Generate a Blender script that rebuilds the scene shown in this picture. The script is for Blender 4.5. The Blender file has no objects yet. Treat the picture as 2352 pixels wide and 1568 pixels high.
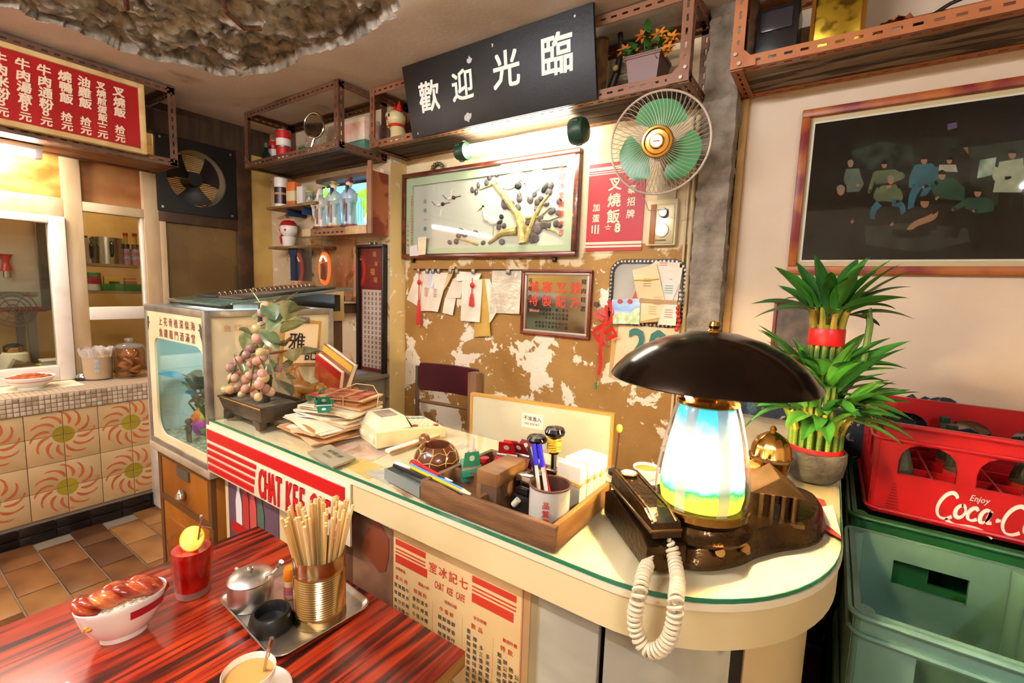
import bpy, bmesh, math, random
from mathutils import Vector, Matrix
R=math.radians; PI=math.pi
sc=bpy.context.scene; COL=sc.collection
rnd=random.Random(7)
# ---------------------------------------------------------------- camera
F_PX=1072.0; YAW,PIT,ROL=R(34.3),R(6.5),R(-1.95); CAM=Vector((0,0,1.5))
fwd=Vector((-math.sin(YAW)*math.cos(PIT),math.cos(YAW)*math.cos(PIT),-math.sin(PIT)))
right0=Vector((math.cos(YAW),math.sin(YAW),0)); down0=fwd.cross(right0)
cr=math.cos(ROL)*right0+math.sin(ROL)*down0; cd=-math.sin(ROL)*right0+math.cos(ROL)*down0
cam_d=bpy.data.cameras.new('camera'); cam=bpy.data.objects.new('camera',cam_d); COL.objects.link(cam)
cam_d.sensor_width=36; cam_d.lens=F_PX/2352*36; cam_d.clip_start=0.02
cam.matrix_world=Matrix(((cr.x,-cd.x,-fwd.x,CAM.x),(cr.y,-cd.y,-fwd.y,CAM.y),(cr.z,-cd.z,-fwd.z,CAM.z),(0,0,0,1)))
sc.camera=cam
# ---------------------------------------------------------------- world, exposure
sc.view_settings.view_transform='Standard'; sc.view_settings.look='None'
sc.view_settings.gamma=1; sc.view_settings.use_curve_mapping=False
sc.view_settings.exposure=0.58
cy_=sc.cycles; cy_.max_bounces=6; cy_.diffuse_bounces=3; cy_.glossy_bounces=3; cy_.transmission_bounces=5; cy_.transparent_max_bounces=10
cy_.caustics_reflective=False; cy_.caustics_refractive=False; cy_.use_adaptive_sampling=True; cy_.adaptive_threshold=0.07; cy_.sample_clamp_indirect=6; cy_.use_light_tree=False
w=bpy.data.worlds.new('world'); sc.world=w; w.use_nodes=True
w.node_tree.nodes['Background'].inputs[0].default_value=(0.9,0.8,0.68,1)
w.node_tree.nodes['Background'].inputs[1].default_value=0.25
TUBE_ROOM=300.0; TUBE_WALL=60.0; TUBE_KITCHEN=110.0; LAMP_SHADE=9.0   # emission strengths of the lamps the room has
# ---------------------------------------------------------------- pixel of the photo -> point on a real plane
def ray(x,y): return fwd+cr*((x-1176)/F_PX)+cd*((y-784)/F_PX)
def _on(x,y,a,v):
    d=ray(x,y); return CAM+d*((v-CAM[a])/d[a])
def PX(x,y,X): return _on(x,y,0,X)
def PY(x,y,Y): return _on(x,y,1,Y)
def PZ(x,y,Z): return _on(x,y,2,Z)
def base_at(x,y,Z,r):   # centre of a round foot whose nearest point shows at this pixel
    p=PZ(x,y,Z); d=Vector((p.x,p.y,0)).normalized(); return p+d*r
# ---------------------------------------------------------------- colour and materials
def lin(h):
    h=h.lstrip('#'); c=[int(h[i:i+2],16)/255 for i in (0,2,4)]
    return tuple(x/12.92 if x<=.04045 else ((x+.055)/1.055)**2.4 for x in c)+(1,)
MATS={}
def mat(name,col,rough=.5,metal=0,col2=None,scale=8,bump=0,bscale=60,stretch=None,lo=.4,hi=.65,detail=2.5,
        emit=0,ecol=None,trans=0,ior=1.45,alpha=1,coat=0,sheen=0,spec=.5,sss=0):
    if name in MATS: return MATS[name]
    m=bpy.data.materials.new(name); m.use_nodes=True; nt=m.node_tree; b=nt.nodes['Principled BSDF']
    b.inputs['Base Color'].default_value=lin(col); b.inputs['Roughness'].default_value=rough
    b.inputs['Metallic'].default_value=metal; b.inputs['IOR'].default_value=ior
    b.inputs['Transmission Weight'].default_value=trans; b.inputs['Alpha'].default_value=alpha
    b.inputs['Coat Weight'].default_value=coat; b.inputs['Specular IOR Level'].default_value=spec
    if sss: b.inputs['Subsurface Weight'].default_value=sss; b.inputs['Subsurface Radius'].default_value=(.01,.006,.003)
    if emit:
        b.inputs['Emission Color'].default_value=lin(ecol or col); b.inputs['Emission Strength'].default_value=emit
    if col2 or bump:
        tc=nt.nodes.new('ShaderNodeTexCoord'); mp=nt.nodes.new('ShaderNodeMapping')
        nt.links.new(tc.outputs['Object'],mp.inputs[0])
        if stretch: mp.inputs['Scale'].default_value=stretch
    if col2:
        n=nt.nodes.new('ShaderNodeTexNoise'); n.inputs['Scale'].default_value=scale; n.inputs['Detail'].default_value=detail
        r=nt.nodes.new('ShaderNodeValToRGB'); r.color_ramp.elements[0].position=lo; r.color_ramp.elements[1].position=hi
        r.color_ramp.elements[0].color=lin(col); r.color_ramp.elements[1].color=lin(col2)
        nt.links.new(mp.outputs[0],n.inputs['Vector']); nt.links.new(n.outputs['Fac'],r.inputs[0])
        nt.links.new(r.outputs[0],b.inputs['Base Color'])
    if bump:
        n2=nt.nodes.new('ShaderNodeTexNoise'); n2.inputs['Scale'].default_value=bscale; n2.inputs['Detail'].default_value=2
        bp=nt.nodes.new('ShaderNodeBump'); bp.inputs['Strength'].default_value=bump; bp.inputs['Distance'].default_value=.01
        nt.links.new(mp.outputs[0],n2.inputs['Vector']); nt.links.new(n2.outputs['Fac'],bp.inputs['Height'])
        nt.links.new(bp.outputs[0],b.inputs['Normal'])
    MATS[name]=m; return m
def gmat(name,tint='#FFFFFF',rough=.02,milk=0,refl=.04):
    if name in MATS: return MATS[name]
    m=bpy.data.materials.new(name); m.use_nodes=True; nt=m.node_tree; nt.nodes.remove(nt.nodes['Principled BSDF']); L=nt.links.new
    out=nt.nodes['Material Output']; tr=nt.nodes.new('ShaderNodeBsdfTransparent'); tr.inputs[0].default_value=lin(tint)
    gl=nt.nodes.new('ShaderNodeBsdfGlossy'); gl.inputs['Roughness'].default_value=rough
    lw=nt.nodes.new('ShaderNodeLayerWeight'); lw.inputs[0].default_value=.5
    pw=nt.nodes.new('ShaderNodeMath'); pw.operation='POWER'; L(lw.outputs['Facing'],pw.inputs[0]); pw.inputs[1].default_value=5
    fr=nt.nodes.new('ShaderNodeMath'); fr.operation='MULTIPLY_ADD'; L(pw.outputs[0],fr.inputs[0]); fr.inputs[1].default_value=.9; fr.inputs[2].default_value=refl
    cur=tr.outputs[0]
    if milk:
        df=nt.nodes.new('ShaderNodeBsdfDiffuse'); df.inputs[0].default_value=lin(tint); m2=nt.nodes.new('ShaderNodeMixShader'); m2.inputs[0].default_value=milk
        L(cur,m2.inputs[1]); L(df.outputs[0],m2.inputs[2]); cur=m2.outputs[0]
    mx=nt.nodes.new('ShaderNodeMixShader'); L(fr.outputs[0],mx.inputs[0]); L(cur,mx.inputs[1]); L(gl.outputs[0],mx.inputs[2]); L(mx.outputs[0],out.inputs[0])
    MATS[name]=m; return m
def peel_mat(name,layers,bump=.25):
    """layers: base colour then (colour, noise scale, threshold, gradient axis, gradient centre, gradient slope): islands of old paint"""
    m=bpy.data.materials.new(name); m.use_nodes=True; nt=m.node_tree; b=nt.nodes['Principled BSDF']; L=nt.links.new
    b.inputs['Roughness'].default_value=.75
    tc=nt.nodes.new('ShaderNodeTexCoord'); sep=nt.nodes.new('ShaderNodeSeparateXYZ'); L(tc.outputs['Object'],sep.inputs[0])
    cur=None; facs=[]
    base=layers[0]
    nb=nt.nodes.new('ShaderNodeTexNoise'); nb.inputs['Scale'].default_value=3; nb.inputs['Detail'].default_value=4
    L(tc.outputs['Object'],nb.inputs['Vector'])
    rb=nt.nodes.new('ShaderNodeValToRGB'); rb.color_ramp.elements[0].position=.35; rb.color_ramp.elements[1].position=.7
    rb.color_ramp.elements[0].color=lin(base[0]); rb.color_ramp.elements[1].color=lin(base[1]); L(nb.outputs['Fac'],rb.inputs[0])
    cur=rb.outputs[0]
    for i,(col,col2,scl,thr,axis,cen,slope,dist,soft) in enumerate(layers[1:]):
        mp=nt.nodes.new('ShaderNodeMapping'); mp.inputs['Location'].default_value=(i*3.7,i*1.3,i*5.1); L(tc.outputs['Object'],mp.inputs[0])
        n=nt.nodes.new('ShaderNodeTexNoise'); n.inputs['Scale'].default_value=scl; n.inputs['Detail'].default_value=6
        n.inputs['Roughness'].default_value=.62; n.inputs['Distortion'].default_value=dist; L(mp.outputs[0],n.inputs['Vector'])
        val=n.outputs['Fac']
        if axis is not None:
            g=nt.nodes.new('ShaderNodeMath'); g.operation='SUBTRACT'; L(sep.outputs[axis],g.inputs[0]); g.inputs[1].default_value=cen
            g2=nt.nodes.new('ShaderNodeMath'); g2.operation='MULTIPLY'; L(g.outputs[0],g2.inputs[0]); g2.inputs[1].default_value=slope
            g2.use_clamp=False
            cl=nt.nodes.new('ShaderNodeClamp'); cl.inputs['Min'].default_value=-.3; cl.inputs['Max'].default_value=.3; L(g2.outputs[0],cl.inputs[0])
            a=nt.nodes.new('ShaderNodeMath'); L(val,a.inputs[0]); L(cl.outputs[0],a.inputs[1]); val=a.outputs[0]
        r=nt.nodes.new('ShaderNodeValToRGB'); r.color_ramp.elements[0].position=thr; r.color_ramp.elements[1].position=thr+soft
        r.color_ramp.elements[0].color=(0,0,0,1); r.color_ramp.elements[1].color=(1,1,1,1); L(val,r.inputs[0])
        rc=nt.nodes.new('ShaderNodeValToRGB'); rc.color_ramp.elements[0].position=.35; rc.color_ramp.elements[1].position=.65
        rc.color_ramp.elements[0].color=lin(col); rc.color_ramp.elements[1].color=lin(col2); L(nb.outputs['Fac'],rc.inputs[0])
        mx=nt.nodes.new('ShaderNodeMix'); mx.data_type='RGBA'; L(r.outputs[0],mx.inputs['Factor']); L(cur,mx.inputs['A']); L(rc.outputs[0],mx.inputs['B'])
        cur=mx.outputs['Result']; facs.append(r.outputs[0])
    L(cur,b.inputs['Base Color'])
    nn=nt.nodes.new('ShaderNodeTexNoise'); nn.inputs['Scale'].default_value=45; nn.inputs['Detail'].default_value=2; L(tc.outputs['Object'],nn.inputs['Vector'])
    h=nn.outputs['Fac']
    bp=nt.nodes.new('ShaderNodeBump'); bp.inputs['Strength'].default_value=bump; bp.inputs['Distance'].default_value=.006
    L(h,bp.inputs['Height']); L(bp.outputs[0],b.inputs['Normal'])
    MATS[name]=m; return m
# ---------------------------------------------------------------- mesh collector
def basis(d):
    d=Vector(d).normalized(); a=Vector((0,0,1)) if abs(d.z)<.9 else Vector((1,0,0))
    u=d.cross(a).normalized(); return u,d.cross(u)
class G:
    def __init__(s,M=None): s.v=[];s.f=[];s.mi=[];s.cur=0;s.M=M or Matrix()
    def m(s,i): s.cur=i; return s
    def add(s,vs,fs):
        o=len(s.v); s.v+=[s.M@Vector(v) for v in vs]; s.f+=[[i+o for i in f] for f in fs]; s.mi+=[s.cur]*len(fs); return s
    cnt=0
    def box(s,c,d,bev=0,M=None):
        G.cnt+=1; e=.00036*((G.cnt*.618034)%1); d=[q+e if q>.004 else q for q in d]   # hair's-breadth play so that no two faces coincide
        x,y,z=d[0]/2,d[1]/2,d[2]/2; c=Vector(c)
        if bev<=0:
            vs=[Vector((i*x,j*y,k*z)) for i in(-1,1) for j in(-1,1) for k in(-1,1)]
            fs=[(0,1,3,2),(4,6,7,5),(0,4,5,1),(2,3,7,6),(0,2,6,4),(1,5,7,3)]
        else:
            bm=bmesh.new(); bmesh.ops.create_cube(bm,size=1)
            for v in bm.verts: v.co=Vector((v.co.x*d[0],v.co.y*d[1],v.co.z*d[2]))
            bmesh.ops.bevel(bm,geom=bm.edges[:],offset=min(bev,min(d)*.45),segments=2,profile=.5,affect='EDGES')
            bm.verts.index_update(); vs=[v.co.copy() for v in bm.verts]; fs=[[v.index for v in f.verts] for f in bm.faces]; bm.free()
        if M is not None: vs=[M@v for v in vs]
        return s.add([c+v for v in vs],fs)
    def span(s,a,b,bev=0):   # box between two corners
        return s.box([(a[i]+b[i])/2 for i in range(3)],[abs(a[i]-b[i]) for i in range(3)],bev)
    def cyl(s,p0,p1,r0,r1=None,n=16,cap=True):
        r1=r0 if r1 is None else r1; p0=Vector(p0);p1=Vector(p1); u,v=basis(p1-p0)
        vs=[];
        for p,r in((p0,r0),(p1,r1)):
            for i in range(n):
                a=2*PI*i/n; vs.append(p+(u*math.cos(a)+v*math.sin(a))*r)
        fs=[(i,(i+1)%n,n+(i+1)%n,n+i) for i in range(n)]
        if cap: fs+= [tuple(range(n-1,-1,-1)),tuple(range(n,2*n))]
        return s.add(vs,fs)
    def lathe(s,prof,c=(0,0,0),n=24,sx=1,sy=1,closed=False,cap=True):
        c=Vector(c); vs=[];fs=[];k=len(prof)
        for r,z in prof:
            for i in range(n):
                a=2*PI*i/n; vs.append(c+Vector((r*sx*math.cos(a),r*sy*math.sin(a),z)))
        for j in range(k-1 if not closed else k):
            j2=(j+1)%k
            for i in range(n): fs.append((j*n+i,j*n+(i+1)%n,j2*n+(i+1)%n,j2*n+i))
        if not closed and cap:
            if prof[0][0]>1e-6: fs.append(tuple(range(n-1,-1,-1)))
            if prof[-1][0]>1e-6 and prof[0][0]>1e-6: fs.append(tuple(range((k-1)*n,k*n)))
        return s.add(vs,fs)
    def tube(s,pts,r,n=8,closed=False,cap=True):
        pts=[Vector(p) for p in pts]; k=len(pts); vs=[];fs=[]; u=None
        for i,p in enumerate(pts):
            if closed: d=pts[(i+1)%k]-pts[i-1]
            else: d=pts[min(i+1,k-1)]-pts[max(i-1,0)]
            d=d.normalized() if d.length>1e-9 else Vector((0,0,1))
            if u is None: u,_=basis(d)
            u=(u-d*u.dot(d)); u=u.normalized() if u.length>1e-6 else basis(d)[0]
            v=d.cross(u); rr=r(i/(k-1)) if callable(r) else r
            for j in range(n):
                a=2*PI*j/n; vs.append(p+(u*math.cos(a)+v*math.sin(a))*rr)
        for i in range(k if closed else k-1):
            i2=(i+1)%k
            for j in range(n): fs.append((i*n+j,i*n+(j+1)%n,i2*n+(j+1)%n,i2*n+j))
        if not closed and cap: fs+=[tuple(range(n-1,-1,-1)),tuple(range((k-1)*n,k*n))]
        return s.add(vs,fs)
    def ball(s,c,r,nu=16,nv=10,M=None):
        if not hasattr(r,'__len__'): r=(r,r,r)
        c=Vector(c); vs=[];fs=[]
        for j in range(nv+1):
            t=PI*j/nv
            for i in range(nu):
                a=2*PI*i/nu; p=Vector((r[0]*math.sin(t)*math.cos(a),r[1]*math.sin(t)*math.sin(a),r[2]*math.cos(t)))
                vs.append(c+(M@p if M is not None else p))
        for j in range(nv):
            for i in range(nu): fs.append((j*nu+i,(j+1)*nu+i,(j+1)*nu+(i+1)%nu,j*nu+(i+1)%nu))
        return s.add(vs,fs)
    def prism(s,poly,z0,z1,M=None):   # polygon in xy, extruded along z, then M
        n=len(poly); vs=[Vector((x,y,z0)) for x,y in poly]+[Vector((x,y,z1)) for x,y in poly]
        if M is not None: vs=[M@v for v in vs]
        return s.add(vs,[tuple(range(n-1,-1,-1)),tuple(range(n,2*n))]+[(i,(i+1)%n,n+(i+1)%n,n+i) for i in range(n)])
    def poly(s,pts): return s.add(pts,[tuple(range(len(pts)))])
    def slab(s,pts,nrm,t):  # polygon given in 3d with thickness t along -nrm
        nrm=Vector(nrm); n=len(pts); a=[Vector(p) for p in pts]; b=[p-nrm*t for p in a]
        return s.add(a+b,[tuple(range(n)),tuple(range(2*n-1,n-1,-1))]+[(i,n+i,n+(i+1)%n,(i+1)%n) for i in range(n)])
    def grid(s,fn,nu,nv):
        vs=[fn(i/nu,j/nv) for j in range(nv+1) for i in range(nu+1)]; k=nu+1
        return s.add(vs,[(j*k+i,j*k+i+1,(j+1)*k+i+1,(j+1)*k+i) for j in range(nv) for i in range(nu)])
    def obj(s,name,m,parent=None,loc=None,smooth=35,label=None,cat=None,group=None,kind=None):
        me=bpy.data.meshes.new(name); me.from_pydata([tuple(v) for v in s.v],[],s.f)
        ms=m if isinstance(m,(list,tuple)) else [m]
        for x in ms: me.materials.append(x)
        if len(ms)>1: me.polygons.foreach_set('material_index',s.mi)
        if smooth:
            me.polygons.foreach_set('use_smooth',[True]*len(me.polygons)); me.set_sharp_from_angle(angle=R(smooth))
        me.update()
        o=bpy.data.objects.new(name,me); COL.objects.link(o)
        if parent is not None: o.parent=parent
        if loc is not None: o.location=loc
        tag(o,label,cat,group,kind); return o
def tag(o,label=None,cat=None,group=None,kind=None):
    if label: o['label']=label
    if cat: o['category']=cat
    if group: o['group']=group
    if kind: o['kind']=kind
    return o
def thing(name,label,cat,loc=(0,0,0),rz=0,group=None,rot=None):
    o=bpy.data.objects.new(name,None); COL.objects.link(o); o.empty_display_size=.05
    o.location=loc; o.rotation_euler=rot if rot else (0,0,rz); return tag(o,label,cat,group)
def share(src,parent=None,loc=None,rot=None,scale=None):
    c=src.copy(); COL.objects.link(c)
    if parent is not None: c.parent=parent
    if loc is not None: c.location=loc
    if rot is not None: c.rotation_euler=rot
    if scale is not None: c.scale=scale
    return c
KIDS={}
def dup(root,loc,rz=0,label=None,group=None,rot=None):
    r=root.copy(); COL.objects.link(r); r.location=loc; r.rotation_euler=rot if rot else (0,0,rz)
    if label: r['label']=label
    if group: r['group']=group
    for ch in root.children:
        c=ch.copy(); COL.objects.link(c); c.parent=r
        for g in ch.children:
            d=g.copy(); COL.objects.link(d); d.parent=c
    return r
def rotM(ax,deg): return Matrix.Rotation(R(deg),4,ax)
def frameM(o,ux,uy):   # local xy plane -> world plane
    ux=Vector(ux).normalized(); uy=Vector(uy).normalized(); uz=ux.cross(uy)
    return Matrix(((ux.x,uy.x,uz.x,o[0]),(ux.y,uy.y,uz.y,o[1]),(ux.z,uy.z,uz.z,o[2]),(0,0,0,1)))
BACK=lambda x,y,z: frameM((x,y,z),(1,0,0),(0,0,1))    # print facing -Y (towards the room)
LEFT=lambda x,y,z: frameM((x,y,z),(0,1,0),(0,0,1))    # print facing +X
TOP=lambda x,y,z,deg=0: frameM((x,y,z),(math.cos(R(deg)),math.sin(R(deg)),0),(-math.sin(R(deg)),math.cos(R(deg)),0))
# ---------------------------------------------------------------- lettering
GL={}
_c=bpy.data.curves.new('glyph','FONT'); _c.resolution_u=2; _c.fill_mode='FRONT'
_o=bpy.data.objects.new('glyph',_c); COL.objects.link(_o)
def glyph(ch,off):
    k=(ch,off)
    if k not in GL:
        if _o.name not in COL.objects: COL.objects.link(_o)
        _c.body=ch; _c.offset=off; bpy.context.view_layer.update()
        me=bpy.data.meshes.new_from_object(_o.evaluated_get(bpy.context.evaluated_depsgraph_get()))
        bm=bmesh.new(); bm.from_mesh(me); bmesh.ops.remove_doubles(bm,verts=bm.verts[:],dist=1e-4); bm.verts.index_update()
        vs=[(v.co.x,v.co.y) for v in bm.verts]; fs=[[v.index for v in f.verts] for f in bm.faces]
        bd=[(e.verts[0].index,e.verts[1].index) for e in bm.edges if len(e.link_faces)==1]
        bm.free(); bpy.data.meshes.remove(me); COL.objects.unlink(_o)
        adv=1.0 if ord(ch)>0x2e00 else (max([p[0] for p in vs])+.06 if vs else .3)
        GL[k]=(vs,fs,bd,adv)
    return GL[k]
def text(g,s,M,size,off=.0,vert=False,pitch=None,sx=1,skew=0,depth=0,center=True):
    """lettering in the xy plane of M; vertical columns run downwards from the origin"""
    pos=[];x=0
    for ch in s:
        if ch==' ': x+=(pitch or .35); pos.append(None); continue
        gl=glyph(ch,0); pos.append(x); x+=(pitch if pitch else gl[3]*sx)
    tot=x
    for ch,p in zip(s,pos):
        if p is None: continue
        vs,fs,bd,adv=glyph(ch,0)
        if vert: bx,by=-.5*sx,-p-.85
        else: bx,by=p-(tot/2 if center else 0),-.37 if center else 0
        for kq,(ex,ey) in enumerate(((-.6,-.6),(.6,.6),(-.6,.6),(.6,-.6)) if off else ((0,0),)):
            P=[Vector(((bx+(a+ex*off+skew*b)*sx)*size,(by+b+ey*off*sx)*size,depth+kq*.00012)) for a,b in vs]
            n=len(P); fq=fs
            if depth:
                P+= [Vector((q.x,q.y,0)) for q in P]
                fq=fs+[(a,b,b+n,a+n) for a,b in bd]
            g.add([M@q for q in P],fq)
    return g
def bars(g,M,rects):   # flat printed rectangles x0,y0,x1,y1
    for x0,y0,x1,y1 in rects: g.add([M@Vector(p) for p in((x0,y0,0),(x1,y0,0),(x1,y1,0),(x0,y1,0))],[(0,1,2,3)])
    return g
COL.objects.unlink(_o)
for ch in dict.fromkeys('歡迎光臨城寨招牌叉燒飯加蛋特製配方牛肉通粉湯意米油雞鴨煎拾元〥〧七記冰室開業大吉恭祝生意興隆財源廣進客似雲來一九三年春高鳴壽不准進入雅室誠魚躍龍門酒滿堂上花骨植深海豬精選花雕酒釀火腿沙嗲公仔多士咖啡奶茶檸檬品香片鮮文治麵凍飲熱可樂特別介紹全日供應外賣餐常厚福禮券味粥河炒菜甜CHATKEFE208Nortyp'): glyph(ch,0)
# ================================================================ the room
XL,WC,W,CZ=-3.95,2.15,2.29,2.69
XK=-3.53            # front of the kitchen counter
CREAM='#E6CFA8'
m_plaster=peel_mat('plaster_cream',[('#D9C3A4','#CDB594'),('#BFA27C','#A88A66',5,.62,None,0,0,.5,.03),('#EADBC4','#E2CFB6',16,.66,None,0,0,.4,.02)],.15)
m_rwall=peel_mat('plaster_right',[('#DCC6AA','#D2BA9C'),('#E6D6BF','#D8C7AE',7,.60,2,1.05,-.9,.6,.03),('#8A7F72','#5A5550',26,.70,2,.95,-.5,.2,.01)],.15)
m_wback=peel_mat('plaster_peeling_ochre',[('#9C6E30','#B08446'),
   ('#E3CDA4','#D9BE90',3.2,.50,2,1.66,.9,.3,.03),
   ('#EAD9BD','#F0E2CB',3.6,.56,2,1.15,-.12,.25,.012),
   ('#E6D3B6','#EFE0C8',22,.66,None,0,0,.5,.01)],.35)
m_wcal=peel_mat('plaster_grey_ochre',[('#C8B08E','#B9A07E'),('#96692F','#A87B42',4,.57,None,0,0,1.0,.03),('#DCCBB2','#D2BFA4',11,.60,None,0,0,.8,.02)],.3)
m_step=peel_mat('plaster_yellow_step',[('#D8B878','#CFAE6E'),('#E6D9C6','#DCCDB6',6,.58,None,0,0,1,.02)],.3)
m_yellow=mat('plaster_yellow','#CDAA5E',.7,col2='#A98440',scale=3,bump=.1)
m_kit=mat('kitchen_wall_yellow','#CDB07A',.6,col2='#B8965C',scale=3)
m_conc=mat('concrete_raw','#B4A896',.9,col2='#564C40',scale=13,bump=.8,bscale=40,lo=.35,hi=.7)
m_ceil=peel_mat('ceiling_plaster',[('#E2D2C4','#D8C6B4'),('#B8A290','#A8927E',2.5,.60,None,0,0,.5,.12)],.12)
m_grout=mat('grout','#8B7A63',.9)
m_dark=mat('dark_void','#15110E',.9)
m_wframe=mat('painted_wood_cream','#D8C09A',.55,col2='#B89A70',scale=5,bump=.1,stretch=(1,1,.3))
m_wwhite=mat('painted_wood_white','#E8D8C6',.5,col2='#D6BFA4',scale=6,lo=.5,hi=.8)
m_glass=gmat('clear_glass','#F4F4EC')
m_frost=mat('frosted_glass_brown','#7A6038',.35,col2='#5A4426',scale=2,alpha=.72)
m_rust=mat('rust_orange_film','#B4641C',.45,col2='#D79A50',scale=6,stretch=(1,1,1.6),bump=.1)
m_blk=mat('black_paint','#17130F',.4)
m_brownp=mat('dark_brown_paint','#3A2616',.5,col2='#54381F',scale=9)
# ---- floor: slab with grout, tiles laid on it
g=G(); g.span((-5.4,-3.3,-.08),(2.7,2.45,-.006))
floor=g.obj('floor',m_grout,kind='structure')
m_ft=[mat('floor_tile_%d'%i,c,.35,col2=c2,scale=4,bump=.08,bscale=20) for i,(c,c2) in enumerate([('#8A5A30','#6E4522'),('#7A4E2A','#5A371C'),('#996A3C','#7E5329'),('#5C3B22','#452A18')])]
tg=G().box((0,0,-.003),(.292,.142,.014),.002); tproto=None
tiles=[]
for mi in range(4): tiles.append(None)
XB=PZ(90,1412,0).x
k=0
for r in range(-14,6):
    y=.759+.15*r; off=0 if r%2==0 else .15
    if y>1.3: continue
    for c in range(-1,9):
        x=-3.279+.15+.30*c+off
        if x-.15<-3.56 and x+.15<-3.5: continue
        if x>-1.2+.3*(r<-1): continue
        mi=rnd.choice([0,0,1,1,2,2,3]) if (r,c)!=(0,0) else 3
        if tiles[mi] is None: tiles[mi]=tg.obj('tile',m_ft[mi],floor,loc=(x,y,0))
        else: share(tiles[mi],floor,(x,y,0))
# ---- ceiling with the broken concrete patch
patch_px=[(-90,-120),(-60,2),(19,13),(105,51),(178,67),(233,92),(265,112),(319,121),(338,131),(367,140),(395,140),(446,153),(488,169),(539,174),(596,169),(635,160),(680,139),(695,130),(750,112),(800,95),(850,72),(880,50),(900,25),(910,0),(930,-120)]
patch=[(p.x,p.y) for p in (PZ(x,y,CZ) for x,y in patch_px)]
def inside(x,y,P):
    c=False;j=len(P)-1
    for i in range(len(P)):
        xi,yi=P[i];xj,yj=P[j]
        if (yi>y)!=(yj>y) and x<(xj-xi)*(y-yi)/(yj-yi)+xi: c=not c
        j=i
    return c
from mathutils import noise as mn
def fbm(x,y,z,o=5):
    s=0;a=1
    for i in range(o): s+=a*mn.noise((x,y,z)); x*=2.07;y*=2.07;z*=2.07;a*=.55
    return s
gx0,gx1,gy0,gy1,st=-4.1,-.6,-.2,2.2,.0125
nx=int((gx1-gx0)/st); ny=int((gy1-gy0)/st)
gv=[];ins=[]
for j in range(ny+1):
    for i in range(nx+1):
        x=gx0+(gx1-gx0)*i/nx; y=gy0+(gy1-gy0)*j/ny
        e=.035*fbm(x*6,y*6,1.3,4)
        q=inside(x+e,y+.035*fbm(x*6+9,y*6,4.1,4),patch) and 0<i<nx and 0<j<ny
        z=CZ+(.055+.05*fbm(x*5,y*5,.3,3)+.03*fbm(x*18,y*18,2.3,4)+.016*fbm(x*46,y*46,5.3,3) if q else .004*fbm(x*3,y*3,7,2))
        if q: z=max(z,CZ+.012)
        gv.append((x,y,z)); ins.append(q)
g=G(); k=nx+1
fs=[];mi=[]
for j in range(ny):
    for i in range(nx):
        a=(j*k+i,(j+1)*k+i,(j+1)*k+i+1,j*k+i+1); fs.append(a); mi.append(1 if sum(ins[q] for q in a)>=1 else 0)
g.v=[Vector(v) for v in gv]; g.f=fs; g.mi=mi
for a,b in (((-5.4,-3.3),(gx0,2.45)),((gx1,-3.3),(2.7,2.45)),((gx0,-3.3),(gx1,gy0)),((gx0,gy1),(gx1,2.45))): g.m(0).span((a[0],a[1],CZ),(b[0],b[1],CZ+.1))
ceil=g.obj('ceiling',[m_ceil,m_conc],kind='structure',smooth=60)
m_rebar=mat('rusty_rebar','#6B3E22',.8,col2='#3E2415',scale=40,bump=.4)
for pts in ([(500,-30),(520,25),(560,62),(600,75)],[(288,-5),(292,30)]):
    q=[PZ(x,y,CZ-.015-.0*i)+Vector((0,0,.02 if i in(0,len(pts)-1) else -.005)) for i,(x,y) in enumerate(pts)]
    G().tube(q,.011,8).obj('rebar',m_rebar,ceil)
# ---- walls
g=G(); g.span((-2.48,W,0),(-.47,W+.1,CZ)); wback=g.obj('wall_back',m_wback,kind='structure')
g=G(); g.span((-.47,W,0),(2.7,W+.1,CZ)); wr=g.obj('wall_back_right',m_rwall,kind='structure')
g=G(); g.span((XL-.1,WC,0),(-2.481,W+.1,CZ)); wcal=g.obj('wall_back_left',m_wcal,kind='structure')
g=G(); g.span((-2.482,WC-.001,0),(-2.479,W,CZ)); g.obj('wall_step',m_step,kind='structure')
g=G(); g.span((2.6,-3.3,0),(2.7,2.4,CZ)); g.obj('wall_right',m_plaster,kind='structure')
g=G(); g.span((-5.4,-3.3,0),(2.7,-3.2,CZ)); g.obj('wall_front',m_plaster,kind='structure')
# peeled blue-black base of the wall behind the crates
m_blue=peel_mat('blue_black_peeled',[('#26303A','#1C2229'),('#9A9080','#C9BBA4',14,.60,None,0,0,1,.01),('#3C5A78','#2F4A66',8,.62,None,0,0,.8,.02)],.4)
g=G(); a=PY(1925,960,W); poly=[(-.02,.3),(-.02,1.13)]
def edge(n,x0,x1,z):
    return [(x0+(x1-x0)*i/n,z+.025*fbm(i*.7,3.3,0,3)) for i in range(n+1)]
poly=[(-.4,.02)]+edge(8,-.4,.12,1.05)+edge(6,.12,.26,1.10)+edge(8,.26,.40,1.150)+edge(14,.41,.9,1.05)+[(.9,.02)]
g.prism(poly,.0,.004,M=frameM((0,W,0),(1,0,0),(0,0,1)))
g.obj('trim_1',m_blue,kind='structure')
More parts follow.
